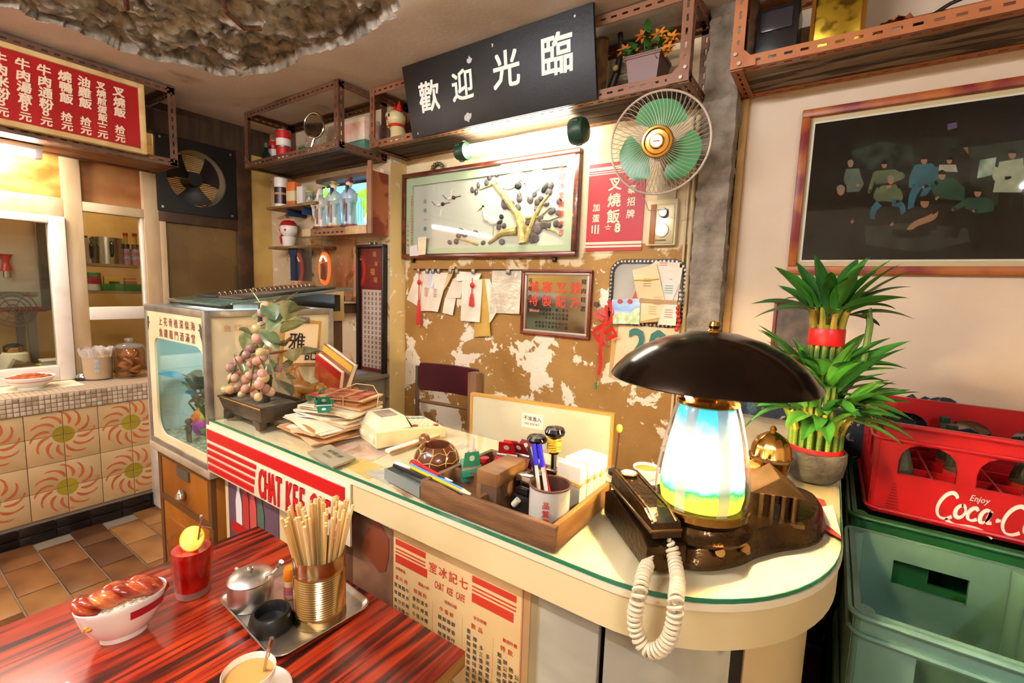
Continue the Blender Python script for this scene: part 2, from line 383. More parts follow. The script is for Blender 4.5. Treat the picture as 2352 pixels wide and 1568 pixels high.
# concrete pillar, rough all over
g=G()
px0,px1,pz1=-.535,-.405,CZ
path=[(px0,W),(px0,W-.115),(px1,W-.115),(px1,W)]
seg=[]
for a,b in zip(path[:-1],path[1:]):
    n=max(3,int(math.dist(a,b)/.008)); seg+=[(a[0]+(b[0]-a[0])*i/n,a[1]+(b[1]-a[1])*i/n) for i in range(n)]
seg.append(path[-1]); nz=330
def pil(u,v):
    i=min(int(round(u*(len(seg)-1))),len(seg)-1); x,y=seg[i]; z=v*pz1
    d=.011*fbm(x*22,y*22,z*22,4)+.012*fbm(x*6,y*6,z*5,3)
    cx,cy=(px0+px1)/2,W; L=math.hypot(x-cx,y-cy)
    return (x+d*(x-cx)/L,min(y+d*(y-cy)/L,W+.01),z)
g.grid(pil,len(seg)-1,nz)
m_pil=mat('pillar_concrete','#9C8F7C',.9,col2='#6E6152',scale=12,bump=.7,bscale=70,lo=.35,hi=.7)
g.obj('pillar',m_pil,kind='structure',smooth=50)
g=G(); g.span((px1+.004,W-.03,.0),(px1+.032,W,2.33)); g.obj('trim_2',mat('trim_ochre','#B98F4E',.6,col2='#A67B3C',scale=6),kind='structure')
g=G(); g.cyl((-.575,W-.012,.3),(-.575,W-.012,2.3),.009,n=10); g.cyl((-.60,W-.01,.3),(-.60,W-.01,2.3),.006,n=8)
g.obj('trim_3',mat('conduit_cream','#CDB890',.5),kind='structure')
# ---- left wall: solid parts, frames and panes
g=G()
g.span((XL-.1,-3.3,2.265),(XL,1.30,CZ)); g.span((XL-.1,1.95,0),(XL,2.15,2.27)); g.span((XL-.1,-3.3,0),(XL,1.95,.83))
g.span((XL-.1,-3.3,.83),(XL,-.35,2.27))
g.span((XL-.1,1.955,2.27),(XL,2.15,2.5))
wl=g.obj('wall_left',m_yellow,kind='structure')
G().span((XL-.1,1.30,2.49),(XL,2.15,CZ)).obj('trim_6',mat('wall_board_shaded_brown','#4A3622',.6,col2='#382818',scale=5,stretch=(1,5,1)),kind='structure')  # dark wood board; the shadows below the ceiling are mixed into its brown
def bar(par,name,m,y0,z0,y1,z1,x0=XL-.06,x1=XL+.012,bev=.004):
    return G().span((x0,y0,z0),(x1,y1,z1),bev).obj(name,m,par)
def root(name):
    o=bpy.data.objects.new(name,None); COL.objects.link(o); o['kind']='structure'; return o
w1=root('window_1')
bar(w1,'post',m_wframe,.853,.83,.94,2.27); bar(w1,'post',m_wframe,-.35,.83,-.25,2.27)
bar(w1,'rail',m_wframe,-.25,1.838,.853,1.954,XL-.06,XL+.006); bar(w1,'rail',m_wframe,-.25,2.238,.853,2.27)
bar(w1,'pane',m_rust,-.25,1.954,.853,2.238,XL-.04,XL-.03,0)
# casement sash (hinged, stands a little proud)
for a in ((.775,.835,.85,1.84),(-.25,.835,-.18,1.84),(-.18,1.795,.775,1.84),(-.18,.835,.775,.928)):
    bar(w1,'sash',m_wwhite,*a,XL-.045,XL+.03)
bar(w1,'pane',m_glass,-.18,.928,.775,1.795,XL-.012,XL-.008,0)
w2=root('window_2')
bar(w2,'post',m_wframe,1.258,.83,1.345,2.27)
bar(w2,'rail',m_wframe,.94,1.892,1.258,1.950); bar(w2,'rail',m_wframe,.94,2.238,1.258,2.27)
bar(w2,'rail',m_wwhite,.94,1.205,1.258,1.287,XL-.05,XL+.02)
bar(w2,'bead',m_wwhite,1.24,1.287,1.258,1.892,XL-.05,XL+.0)
bar(w2,'pane',mat('rust_brown_film','#8E4F1C',.45,col2='#A87440',scale=5,bump=.1),.94,1.95,1.258,2.238,XL-.04,XL-.03,0)
bar(w2,'pane',m_glass,.94,1.287,1.258,1.892,XL-.03,XL-.026,0)
w3=root('window_3')
bar(w3,'post',m_brownp,1.872,.0,1.985,2.5); bar(w3,'rail',m_brownp,1.345,1.885,1.875,1.964)
bar(w3,'rail',m_brownp,1.345,.83,1.875,.9); bar(w3,'stile',m_wframe,1.345,.9,1.385,1.885)
bar(w3,'pane',m_frost,1.385,.9,1.875,1.885,XL-.03,XL-.024,0)
# kitchen behind
g=G(); g.span((-5.4,-3.3,0),(-5.3,2.4,CZ)); g.obj('wall_kitchen_back',m_kit,kind='structure')
g=G(); g.span((-5.4,2.05,0),(XL-.1,2.15,CZ)); g.obj('wall_kitchen_side',m_kit,kind='structure')
# ---- kitchen counter
kc=root('trim_4')
g=G(); g.span((XL,-.9,0),(XK-.022,1.42,.727)); g.obj('counter_core',m_grout,kc)
g=G(); g.span((XL,-.9,.727),(XK-.004,1.42,.826)); g.obj('counter_slab',m_grout,kc)
m_mos=[mat('mosaic_%d'%i,c,.4) for i,c in enumerate(['#B9A083','#AB9072','#C6AF94','#9C8264'])]
mg=G().box((0,0,0),(.006,.0205,.0205),.0015); mp=[None]*4
for r in range(4):
    for c in range(52):
        i=rnd.choice((0,0,1,2,2,3)); loc=(XK-.003,1.40-.0245*c,.741+.0245*r)
        if mp[i] is None: mp[i]=mg.obj('mosaic_tile',m_mos[i],kc,loc=loc)
        else: share(mp[i],kc,loc)
g=G()
for r in range(17):
    for c in range(60): g.box((XL+.012+.0245*r,1.405-.0245*c,.827),(.0215,.0215,.005))
g.obj('mosaic_top',m_mos[0],kc,kind='stuff')
# sunflower tiles below, 155 mm each
m_sun=mat('tile_cream_print','#C9A877',.35,col2='#BE9A68',scale=3)
m_petal=mat('print_orange','#C4663A',.4,col2='#B25A30',scale=20); m_eye=mat('print_olive','#A08A22',.4,col2='#8E7A1C',scale=10)
P=.155; sg=G().box((0,0,0),(.012,P-.003,P-.003),.001); sp=None
flowers=[(y0,z0) for y0 in (.696-.31*2,.696-.31,.696,.696+.31) for z0 in (.590,.278)]
for c in range(-8,6):
    for r in range(4):
        yc=.696+P*(c+.5); zc=.278-P*.5+P*r
        if zc>.72 or yc>1.4: continue
        loc=(XK-.018,yc,zc)
        if sp is None: sp=sg.obj('tile',m_sun,kc,loc=loc)
        else: share(sp,kc,loc)
for (y0,z0) in flowers:
    g=G()
    for k_ in range(12):
        a0=2*PI*k_/12+.13; pts=[]
        n=8; L=.052; top=[];bot=[]
        for i in range(n+1):
            t=i/n; rr=.062+t*.078; a=a0+.55*t*t
            wd=.0035+.0055*math.sin(PI*min(1,t*1.05))+(.004 if t>.85 else 0)
            cx,cz=rr*math.cos(a),rr*math.sin(a); tx,tz=-math.sin(a),math.cos(a)
            top.append((cx+tx*wd,cz+tz*wd)); bot.append((cx-tx*wd,cz-tz*wd))
        pl=top+bot[::-1]
        g.m(0).poly([(XK-.0112,y0+a,z0+b) for a,b in pl])
    for q in range(4):
        a0=q*PI/2+.06; arc=[(0.003*math.cos(q*PI/2+PI/4),.003*math.sin(q*PI/2+PI/4))]+[(.048*math.cos(a0+(PI/2-.12)*i/8),.048*math.sin(a0+(PI/2-.12)*i/8)) for i in range(9)]
        g.m(1).poly([(XK-.0112,y0+a,z0+b) for a,b in arc])
    g.obj('flower_print',[m_petal,m_eye],kc,smooth=0)
# black skirting tiles, two courses
m_bt=mat('black_glazed_tile','#120E0C',.25,col2='#1E1814',scale=10)
bg=G().box((0,0,0),(.014,.146,.048),.002); bp_=None
for r in range(2):
    for c in range(16):
        loc=(XK-.012,1.31-.15*c,.026+.052*r)
        if bp_ is None: bp_=bg.obj('tile',m_bt,None,loc=loc); sk=root('baseboard_left'); bp_.parent=sk
        else: share(bp_,sk,loc)
g=G(); g.span((XK-.02,1.098,.02),(XK+.10,1.13,.80),.004); g.obj('trim_5',mat('white_post','#D2C6B4',.6,col2='#B9AA96',scale=9),kind='structure')
# ---- lamps of the room: ceiling tubes over the tables
m_tube=mat('tube_glow_room','#FFFFFF',.4,emit=TUBE_ROOM,ecol='#F6F8FF'); m_white=mat('white_enamel','#EDE8DC',.4)
def ceil_tube(c,L,axis,label):
    t=thing('ceiling_lamp',label,'lamp',c,0 if axis=='x' else PI/2,group='ceiling tubes over the tables')
    G().box((0,0,.045),(L+.06,.07,.04),.006).obj('housing',m_white,t)
    G().cyl((-L/2,0,0),(L/2,0,0),.014,n=12).obj('tube',m_tube,t)
    for s in (-1,1): G().box((s*(L/2+.012),0,.01),(.02,.035,.05),.004).obj('holder',m_white,t)
ceil_tube((-1.35,-.55,2.60),1.2,'x','bare ceiling tube lamp over the red table')
ceil_tube((1.35,-1.2,2.60),1.2,'y','bare ceiling tube lamp over the bottle crates')
ceil_tube((-2.6,-1.5,2.60),1.2,'y','bare ceiling tube lamp at the far end of the room')
# ================================================================ perforated angle-iron racks
m_iron_l=mat('angle_iron_dark','#6A4630',.45,col2='#483022',scale=7,lo=.45,hi=.8)
m_iron=mat('angle_iron_brown','#85583C',.4,col2='#684228',scale=6,lo=.5,hi=.8)
m_iron_r=mat('angle_iron_orange','#B06C3E',.4,col2='#965630',scale=6,lo=.5,hi=.8)
m_board=mat('rack_board_dark','#4E3A28',.7,col2='#2E2118',scale=6,stretch=(.6,6,6),bump=.3)
m_board_r=mat('rack_board_peeling','#8B7358',.75,col2='#4A3322',scale=5,stretch=(.7,5,5),bump=.5,lo=.5,hi=.56)
m_bolt=mat('bolt_zinc','#B0A48E',.35,metal=.9)
def flange(g,p0,d,L,n1,n2,w,t):
    """one perforated leg of an angle: length L along d, width w along n1, thickness t along n2"""
    M=Matrix(((d.x,n1.x,n2.x,p0.x),(d.y,n1.y,n2.y,p0.y),(d.z,n1.z,n2.z,p0.z),(0,0,0,1)))
    old=g.M; g.M=old@M; sw=.009; a=(w-sw)/2
    g.span((0,0,0),(L,a,t)); g.span((0,a+sw,0),(L,w,t))
    x=0; pitch=.05; sl=.026
    while x<L:
        e=min(L,x+pitch-sl); g.span((x,a,0),(e,a+sw,t)); x+=pitch
    g.M=old
def angle(par,p0,p1,n1,n2,m,w=.042,t=.003):
    p0=Vector(p0);p1=Vector(p1);d=(p1-p0);L=d.length;d.normalize();n1=Vector(n1);n2=Vector(n2)
    g=G(); flange(g,p0,d,L,n1,n2,w,t); flange(g,p0,d,L,n2,n1,w,t)
    return g.obj('angle_bar',m,par,smooth=0)
def gusset(par,c,sx,sz,m):   # triangular corner plate in the front plane, corner at c
    g=G(); s=.085
    g.prism([(0,0),(sx*s,0),(sx*s,sz*.02),(sx*.02,sz*s),(0,sz*s)],0,.004,M=BACK(*c)); g.obj('gusset',m,par,smooth=0)
    for dx,dz in ((.03,.015),(.015,.05)):
        G().cyl((c[0]+sx*dx,c[1]-.004,c[2]+sz*dz),(c[0]+sx*dx,c[1]-.011,c[2]+sz*dz),.007,n=8).obj('bolt',m_bolt,par)
def rack(label,x0,x1,y0,y1,z0,z1,m,mb,ends=(1,1),top=True):
    t=thing('angle_iron_rack',label,'rack',(x0,y1,z0))
    o=Vector((x0,y1,z0)); q=lambda x,y,z:Vector((x,y,z))-o
    X=(1,0,0);Xn=(-1,0,0);Y=(0,1,0);Yn=(0,-1,0);Z=(0,0,1);Zn=(0,0,-1)
    angle(t,q(x0,y0,z0),q(x1,y0,z0),Z,Y,m); angle(t,q(x0,y1,z0),q(x1,y1,z0),Z,Yn,m)
    if top: angle(t,q(x0,y0,z1),q(x1,y0,z1),Zn,Y,m); angle(t,q(x0,y1,z1),q(x1,y1,z1),Zn,Yn,m)
    for e,x,nx in ((ends[0],x0,X),(ends[1],x1,Xn)):
        if not e: continue
        angle(t,q(x,y0-.004,z0),q(x,y0-.004,z1),nx,Y,m); angle(t,q(x,y1,z0),q(x,y1,z1),nx,Yn,m)
        angle(t,q(x,y0,z0-.004),q(x,y1,z0-.004),nx,Z,m)
        if top: angle(t,q(x,y0,z1),q(x,y1,z1),nx,Zn,m)
        sx=nx[0]
        gusset(t,q(x,y0-.005,z0),sx,1,m)
    n=3; wd=(y1-y0-.02)/n
    for i in range(n):
        ya=y0+.01+wd*i
        G().span(q(x0+.004,ya,z0+.004),q(x1-.004,ya+wd-.004,z0+.019),.002).obj('board',mb,t)
    return t
rack('brown slotted angle-iron rack holding the red and white tins, in the corner',-3.61,-2.512,1.785,WC-.004,2.30,CZ-.005,m_iron_l,m_board)
rack('long angle-iron rack behind the black welcome board',-2.47,-.55,1.98,W-.004,2.335,CZ-.005,m_iron,m_board)
rack('bright orange-brown angle-iron rack above the big group photo',-.40,1.5,1.98,W-.004,2.338,CZ-.005,m_iron_r,m_board_r)
# rack over the kitchen window carrying the red menu board
t=thing('angle_iron_rack','dark angle-iron rack behind the red menu board','rack',(XL+.004,0,2.2))
for a,b,n1,n2 in (((.40,-.6,0),(.40,1.33,0),(0,0,1),(-1,0,0)),((0,-.6,0),(0,1.33,0),(0,0,1),(1,0,0)),((.40,1.33,0),(.40,1.33,.48),(0,-1,0),(-1,0,0)),((0,1.33,0),(.40,1.33,0),(0,0,1),(0,-1,0)),((.40,-.6,.48),(.40,1.33,.48),(0,0,-1),(-1,0,0)),((.0,1.33,.48),(.40,1.33,.48),(0,0,-1),(0,-1,0))):
    angle(t,a,b,n1,n2,m_iron_l)
G().span((.004,-.6,.005),(.396,1.325,.02)).obj('board',mat('rack_wood_warm','#7A4E28',.6,col2='#4E2F18',scale=5,stretch=(5,.6,5),bump=.2),t)
# ---------------------------------------------------------------- red menu board of the kitchen
m_red=mat('sign_red','#B01414',.4,col2='#9C0F10',scale=2); m_gold=mat('sign_cream_wood','#D9B87A',.5,col2='#C49C5C',scale=8)
m_ink=mat('print_cream','#E8CDAA',.5); m_redink=mat('print_red','#C2281C',.45); m_blackink=mat('print_black','#1C1714',.5)
Xs=-3.50; a=PX(0,97,Xs); b=PX(331,194,Xs); c=PX(325,352,Xs); y1=b.y; zt=2.628; zb=2.228; y0=-.35
t=thing('menu_board','red menu board with cream brush writing above the kitchen window','sign',(Xs-.03,(y0+y1)/2,zb))
hh=zt-zb; L=y1-y0
G().box((0,0,hh/2),(.03,L-.02,hh-.02)).obj('panel',m_red,t)
fr=.028
for nm,cc,dd in (('frame',(.005,0,hh-fr/2),(.05,L,fr)),('frame',(.005,0,fr/2),(.05,L,fr)),('frame',(.005,L/2-fr/2,hh/2),(.05,fr,hh)),('frame',(.005,-L/2+fr/2,hh/2),(.05,fr,hh))): G().box(cc,dd,.004).obj(nm,m_gold,t)
cols=[('叉燒飯','拾元',276),('叉燒煎蛋飯','〧元',236),('油雞飯','拾元',198),('燒鴨飯','拾元',155),('牛肉通粉','〥元',108),('牛肉湯意','〥元',60),('牛肉米粉','〥元',8)]
for s,pr,px in cols:
    g=G()
    yy=PX(px,250,Xs).y-(y0+y1)/2; n=len(s); sz=.056 if n<5 else .043
    text(g,s,LEFT(.0165,yy,hh-.052),sz,.05,True,skew=.1)
    g.obj('writing',m_ink,t,smooth=0)
    text(G(),pr,LEFT(.0165,yy-.004,.135),.048,.05,True,skew=.1).obj('price',m_ink,t,smooth=0)
# kitchen fluorescent under the board
a=PX(0,350,-3.75); b=PX(98,358,-3.75)
t=thing('tube_lamp','short glowing fluorescent tube under the red menu board','lamp',(-3.75,b.y-.6,b.z))
m_tubek=mat('tube_glow_kitchen','#FFF3E2',.4,emit=TUBE_KITCHEN,ecol='#FFF8F0')
G().cyl((0,-.55,0),(0,.56,0),.02,n=14).obj('tube',m_tubek,t)
G().box((0,0,.035),(.05,1.2,.03),.006).obj('housing',m_white,t)
for s in (-.575,.58): G().box((0,s,.005),(.05,.03,.055),.005).obj('end_cap',m_white,t)
# ---------------------------------------------------------------- exhaust fan in the left wall
c=Vector((XL,1.60,2.22)); t=thing('exhaust_fan','black square exhaust fan with round opening high on the left wall','fan',c)
g=G(); hw=.262; r=.20; n=48
ring=[(r*math.cos(2*PI*i/n),r*math.sin(2*PI*i/n)) for i in range(n)]
def sqp(a):
    k_=hw/max(abs(math.cos(a)),abs(math.sin(a))); return (k_*math.cos(a),k_*math.sin(a))
vs=[];
for x in (.02,-.02):
    vs+=[(x,)+p for p in ring]+[(x,)+sqp(2*PI*i/n) for i in range(n)]
fs=[]
for i in range(n):
    j=(i+1)%n
    fs+=[(i,j,n+j,n+i),(2*n+i,3*n+i,3*n+j,2*n+j),(n+i,n+j,3*n+j,3*n+i),(i,2*n+i,2*n+j,j)]
g.add(vs,fs); g.obj('frame',m_blk,t)
g=G(); vs=[(x,r*1.0*math.cos(2*PI*i/n),r*math.sin(2*PI*i/n)) for x in (.0,-.16) for i in range(n)]
g.add(vs,[(i,(i+1)%n,n+(i+1)%n,n+i) for i in range(n)]); g.obj('shroud',mat('fan_shroud_steel','#B8B09E',.35,metal=.6),t)
m_fb=mat('fan_blade_dark','#1D1714',.45)
for k_ in range(3):
    g=G(); M=Matrix.Rotation(2*PI*k_/3+.5,4,'X')
    def bl(u,v):
        rr=.04+.145*u; a=(-.5+v)*(1.0+.35*u); return M@Vector((-.06+.05*(v-.5),rr*math.cos(a),rr*math.sin(a)))
    g.grid(bl,6,6); g.obj('blade',m_fb,t)
G().cyl((-.13,0,0),(-.03,0,0),.065,.05,n=16).obj('motor',m_fb,t)
g=G()
for k_ in range(30): g.span((-.155,-.2,-.2+.0134*k_),(-.150,.2,-.191+.0134*k_))
g.obj('louvre',mat('louvre_cream','#8E7E58',.5),t,kind='stuff')
for y,z in ((.225,.225),(.225,-.235),(-.235,.235),(-.235,-.235)): G().cyl((.02,y,z),(.028,y,z),.009,n=8).obj('bolt',m_bolt,t)
# ---------------------------------------------------------------- black welcome board on the long rack
A=Vector((-2.08,1.965,2.334)); Bt=Vector((-2.08,1.88,2.688)); up=(Bt-A).normalized(); hh=(Bt-A).length; LL=1.145
t=thing('welcome_board','black wooden board with four white brush characters hung on the rack','sign',A)
M0=frameM((0,0,0),(1,0,0),up)
m_bb=mat('board_black_worn','#100E0D',.5,col2='#1E1B18',scale=6,lo=.5,hi=.9,bump=.1)
G(M0).span((0,0,-.018),(LL,hh,0),.002).obj('panel',m_bb,t)
g=G()
for ch,x,y,s in (('歡',985,222,.155),('迎',1062,196,.148),('光',1163,160,.165),('臨',1278,126,.175)):
    p=PY(x,y,1.922); u=(p-A).dot(Vector((1,0,0))); v=(p-A).dot(up)
    g=G(); text(g,ch,M0@Matrix.Translation((u,v,.0012)),s,.03,skew=.06)
    g.obj('character',mat('paint_white','#E6DFD2',.5),t,smooth=0)
for (cu,cv,s) in ((.42,.045,.028),(.47,.30,.018),(1.03,.27,.010),(.62,.33,.008),(1.06,.335,.006),(.05,.02,.006)):
    pts=[]
    for i in range(14):
        a=2*PI*i/14; rr=s*(.75+.6*fbm(math.cos(a)*1.3+cu*9,math.sin(a)*1.3,cv*7,3)); pts.append(M0@Vector((cu+rr*math.cos(a),max(.002,cv+rr*math.sin(a)*1.1),.0006)))
    G().poly(pts).obj('chipped_paint',mat('chip_grey','#B7B4AE',.7),t,smooth=0)
# ---------------------------------------------------------------- framed shell picture of cranes
x0,x1,z0,z1,Yf=-2.478,-1.148,1.677,2.236,2.245
t=thing('framed_relief','long dark-wood framed relief of white cranes and pine under glass','picture',((x0+x1)/2,W-.001,z0))
O=Vector(((x0+x1)/2,W-.001,z0)); hw=(x1-x0)/2; hh=z1-z0; fw=.03
m_rw=mat('frame_rosewood','#4A1E12',.3,col2='#6E3018',scale=8,stretch=(1,4,4),coat=.3)
dY=-(W-.001-Yf)
for cc,dd in (((0,dY/2,hh-fw/2),(2*hw,-dY,fw)),((0,dY/2,fw/2),(2*hw,-dY,fw)),((-hw+fw/2,dY/2,hh/2),(fw,-dY,hh-2*fw)),((hw-fw/2,dY/2,hh/2),(fw,-dY,hh-2*fw))):
    G().box(cc,dd,.006).obj('frame',m_rw,t)
m_matg=mat('mat_pale_green','#BFD0B0',.6); m_inner=mat('panel_silver_white','#CFD3CB',.5)
def rel(x,y,dd=0): return PY(x,y,2.262)-O
i0=rel(947,427); i1=rel(1294,560)
iz1=rel(947,427).z; iz0=rel(1290,562).z
G().span((-hw+.02,-.012,.02),(hw-.02,-.006,hh-.02)).obj('inner_panel',m_inner,t)
for a,b in (((-hw+.02,0,.02),(i0.x,0,hh-.02)),((i1.x,0,.02),(hw-.02,0,hh-.02)),((i0.x,0,iz1),(i1.x,0,hh-.02)),((i0.x,0,.02),(i1.x,0,iz0))):
    G().span((a[0],-.026,a[2]),(b[0],-.014,b[2])).obj('mat_board',m_matg,t)
m_crane=mat('shell_white','#F2ECE0',.3); m_cblk=mat('shell_black','#22262A',.4); m_branch=mat('shell_branch','#C9B57A',.5,col2='#A88F50',scale=40,bump=.5,bscale=90); m_pine=mat('shell_pine','#6E646A',.5,col2='#48424A',scale=30,bump=.4,bscale=120)
def blob(g,x,y,rx,ry,rot=0,th=.008):
    c=rel(x,y); s=2.55/F_PX
    g.ball((c.x,-.016,c.z),(rx*s,th,ry*s),12,8,M=Matrix.Rotation(R(rot),3,'Y'))
for i,(bx,by,px_) in enumerate([(1105,458,0),(1088,432,0),(1128,412,0),(1135,395,0),(1175,470,0)]): pass
rp=random.Random(3)
pines=[(1082,435,6,9),(1091,440,6,9),(1096,425,5,9),(1115,418,8,9),(1122,405,9,9),(1138,400,7,7),(1157,468,12,14),(1170,470,14,13),(1185,478,12,10),(1190,456,9,9),(1215,458,10,9),(1232,463,9,9),(1190,448,7,7),(1252,467,9,7),(1262,425,9,10),(1258,440,10,9),(1282,462,8,8),(1222,545,18,14),(1230,525,16,14),(1245,515,12,11),(1238,500,9,9),(1210,510,8,8),(1256,518,8,11),(1275,513,9,9),(1284,516,7,8),(1265,484,11,8),(1280,488,9,7),(1228,480,5,6),(1150,555,10,8),(1143,520,8,9),(1155,518,7,8),(1055,532,13,11),(1065,537,11,9),(1050,540,9,8),(1089,534,10,7),(1030,556,9,6),(1045,554,9,8),(1107,557,8,6),(1182,533,5,5),(1218,553,6,7),(1240,455,8,7),(1225,445,7,7)]
for x,y,a,b in pines: g=G(); blob(g,x,y,a*.95,b*.95,rp.uniform(-30,30)); g.obj('pine_cluster',m_pine,t)
def stroke(pts,w,name,m,th=.006,n=6):
    P=[rel(x,y) for x,y in pts]; pts3=[]
    for i in range(len(P)-1):
        for k_ in range(n): pts3.append(P[i].lerp(P[i+1],k_/n))
    pts3.append(P[-1]); s=2.55/F_PX
    G().tube([(p.x,-.016,p.z) for p in pts3],lambda u:max(.002,(w[0]+(w[1]-w[0])*u)*s*.5),8).obj(name,m,t)
stroke([(1200,558),(1196,520),(1185,490),(1160,455),(1140,430),(1128,418)],(26,9),'branch',m_branch)
stroke([(1205,556),(1225,500),(1240,470),(1262,440)],(16,5),'branch',m_branch)
stroke([(1120,558),(1150,535),(1185,530)],(8,22),'branch',m_branch)
stroke([(1205,500),(1235,498),(1262,475)],(9,3),'branch',m_branch)
stroke([(1140,418),(1110,430),(1098,435)],(6,2),'branch',m_branch)
stroke([(1050,548),(1075,554),(1095,562)],(4,8),'branch',m_branch)
stroke([(1240,505),(1260,505),(1285,495)],(5,2),'branch',m_branch)
stroke([(1255,525),(1270,530),(1285,540)],(6,3),'branch',m_branch)
def crane(parts):
    g=G()
    for p in parts: blob(g,*p)
    g.obj('crane',m_crane,t)
crane([(1128,506,17,11,15),(1115,500,10,9,0),(1110,492,4,9,0),(1107,482,3,8,0)])
g=G(); blob(g,1149,497,7,6,30); blob(g,1145,510,9,5,-20); blob(g,1107,473,3,3.5); g.obj('crane_feathers',m_cblk,t)
stroke([(1106,474),(1094,484)],(4,1),'beak',m_branch); stroke([(1131,518),(1130,540)],(2,2),'crane_leg',m_branch); stroke([(1141,518),(1143,538)],(2,2),'crane_leg',m_branch)
crane([(1170,415,28,19,-10),(1150,425,14,10,-30),(1188,402,20,12,20)]); g=G(); blob(g,1187,425,11,9,20); g.obj('crane_feathers',m_cblk,t)
crane([(1225,415,24,24,0),(1215,440,16,14,0),(1232,395,14,20,20),(1203,418,5,8)]); g=G(); blob(g,1203,421,4,3); blob(g,1250,430,8,14,40); g.obj('crane_feathers',m_cblk,t)
stroke([(1226,455),(1225,480)],(2,2),'crane_leg',m_branch)
for (x,y) in ((1030,455),(1005,470)):
    crane([(x,y,8,4,-15),(x+5,y-12 if x>1020 else y+18,2.5,12,15)]); g=G(); blob(g,x+9,y-2,6,5,0); g.obj('crane_feathers',mat('shell_maroon','#4A1E1C',.4),t)
    stroke([(x-8,y+1),(x-16,y-8)],(2,1),'crane_neck',m_cblk)
    stroke([(x+12,y-3),(x+26,y-6)],(1.5,1),'crane_leg',m_cblk)
g=G(); s=2.55/F_PX
for i,ch in enumerate('七記冰室開業大吉'):
    p=rel(1291-i*.4,384+ i*21.4); text(g,ch,BACK(p.x,-.0275,p.z),.034,.03)
for i in range(19):
    p=rel(945.5,452+i*6.3); text(g,'恭祝開業大吉生意興隆財源廣進客似雲來一九'[i],BACK(p.x+.002,-.0275,p.z),.013,.03)
for i,ch in enumerate('一九七三年春'):
    p=rel(937,508+i*11); text(g,ch,BACK(p.x,-.0275,p.z),.017,.03)
g.obj('writing',mat('paint_red_bright','#D8321E',.5),t,smooth=0,kind='stuff')
g=G()
for i,ch in enumerate('高鳴一壽'):
    p=rel(973,462+i*21); text(g,ch,BACK(p.x,-.0135,p.z),.03,.0)
g.obj('writing',mat('ink_grey','#5C6066',.6),t,smooth=0,kind='stuff')
G().box((0,dY+.006,hh/2),(2*hw-2*fw+.01,.002,hh-2*fw+.01)).obj('glass',gmat('picture_glass','#FAFAF6',.03,0,.03),t)
g=G(); p=rel(1003,382)   # small cast ornament on the frame's top edge
for k_ in range(7): a=PI*k_/6; g.ball((p.x+.045*math.cos(a),-.02,hh+.006+.035*math.sin(a)),.013,8,6)
g.obj('hanger_ornament',mat('tarnished_brass','#6E6248',.5,metal=.6),t)
for x in (-1.05*hw+.12,hw-.14): G().box((x,-.012,-.012),(.02,.024,.026),.004).obj('bracket',m_blk,t)
def sheet(name,label,cat,m,px,Y,th=.0015,curl=0,group=None,parent=None):
    P=[PY(x,y,Y) for x,y in px]; c=sum(P,Vector())/len(P); Q=[p-c for p in P]
    g=G()
    if curl and len(Q)==4:
        def f(u,v):
            p=(Q[0].lerp(Q[1],u)).lerp(Q[3].lerp(Q[2],u),v); return p+Vector((0,-curl*(v**2)-curl*.35*math.sin(u*5+v*3),0))
        g.grid(f,6,8); n=len(g.v); g.add([v+Vector((0,th,0)) for v in g.v[:]],[tuple(reversed(q)) for q in g.f[:]])
        k_=7; rim=list(range(0,7))+[7*j+6 for j in range(1,9)]+list(range(7*8+5,7*8-1,-1))+[7*j for j in range(7,0,-1)]
        g.f+=[(rim[i],rim[(i+1)%len(rim)],n+rim[(i+1)%len(rim)],n+rim[i]) for i in range(len(rim))]; g.mi+=[0]*len(rim)
    else: g.slab(Q,(0,-1,0),th)
    return g.obj(name,m,parent,loc=c,smooth=30,label=label,cat=cat,group=group),c
m_note=mat('paper_cream','#EAD9B4',.7,col2='#E0CCA2',scale=10); 
o,c=sheet('note','narrow tan paper slip tucked in the lower left of the crane picture','paper',m_note,[(960,545),(979,543),(977,584),(960,586)],Yf-.003)
o,c=sheet('note','pale slip with handwriting beside the tan slip on the crane picture','paper',mat('paper_lilac','#D5C9C8',.7),[(941,566),(958,562),(961,587),(941,588)],Yf-.003)
# ---------------------------------------------------------------- waterproof tube lamp under the rack
a=PY(1052,353,2.10); b=PY(1345,297,2.10); zc=2.262
t=thing('tube_lamp','glowing tube lamp in a glass cylinder with green end caps','lamp',((a.x+b.x)/2,2.10,zc))
hl=(b.x-a.x)/2
m_tubew=mat('tube_glow_wall','#FFF8E6',.4,emit=TUBE_WALL,ecol='#FFFBEA'); m_grn=mat('enamel_dark_green','#24442F',.4,col2='#1C3626',scale=12)
MX=Matrix(((0,0,1,0),(0,1,0,0),(-1,0,0,0),(0,0,0,1)))
G().cyl((-hl+.10,0,0),(hl-.05,0,0),.030,n=20).obj('tube',m_tubew,t)
g=G(MX); g.lathe([(.046,-hl+.05),(.046,hl-.04)],n=24); 
g.f=[f for f in g.f if len(f)==4]; g.mi=g.mi[:len(g.f)]; g.obj('glass_cylinder',m_glass,t)
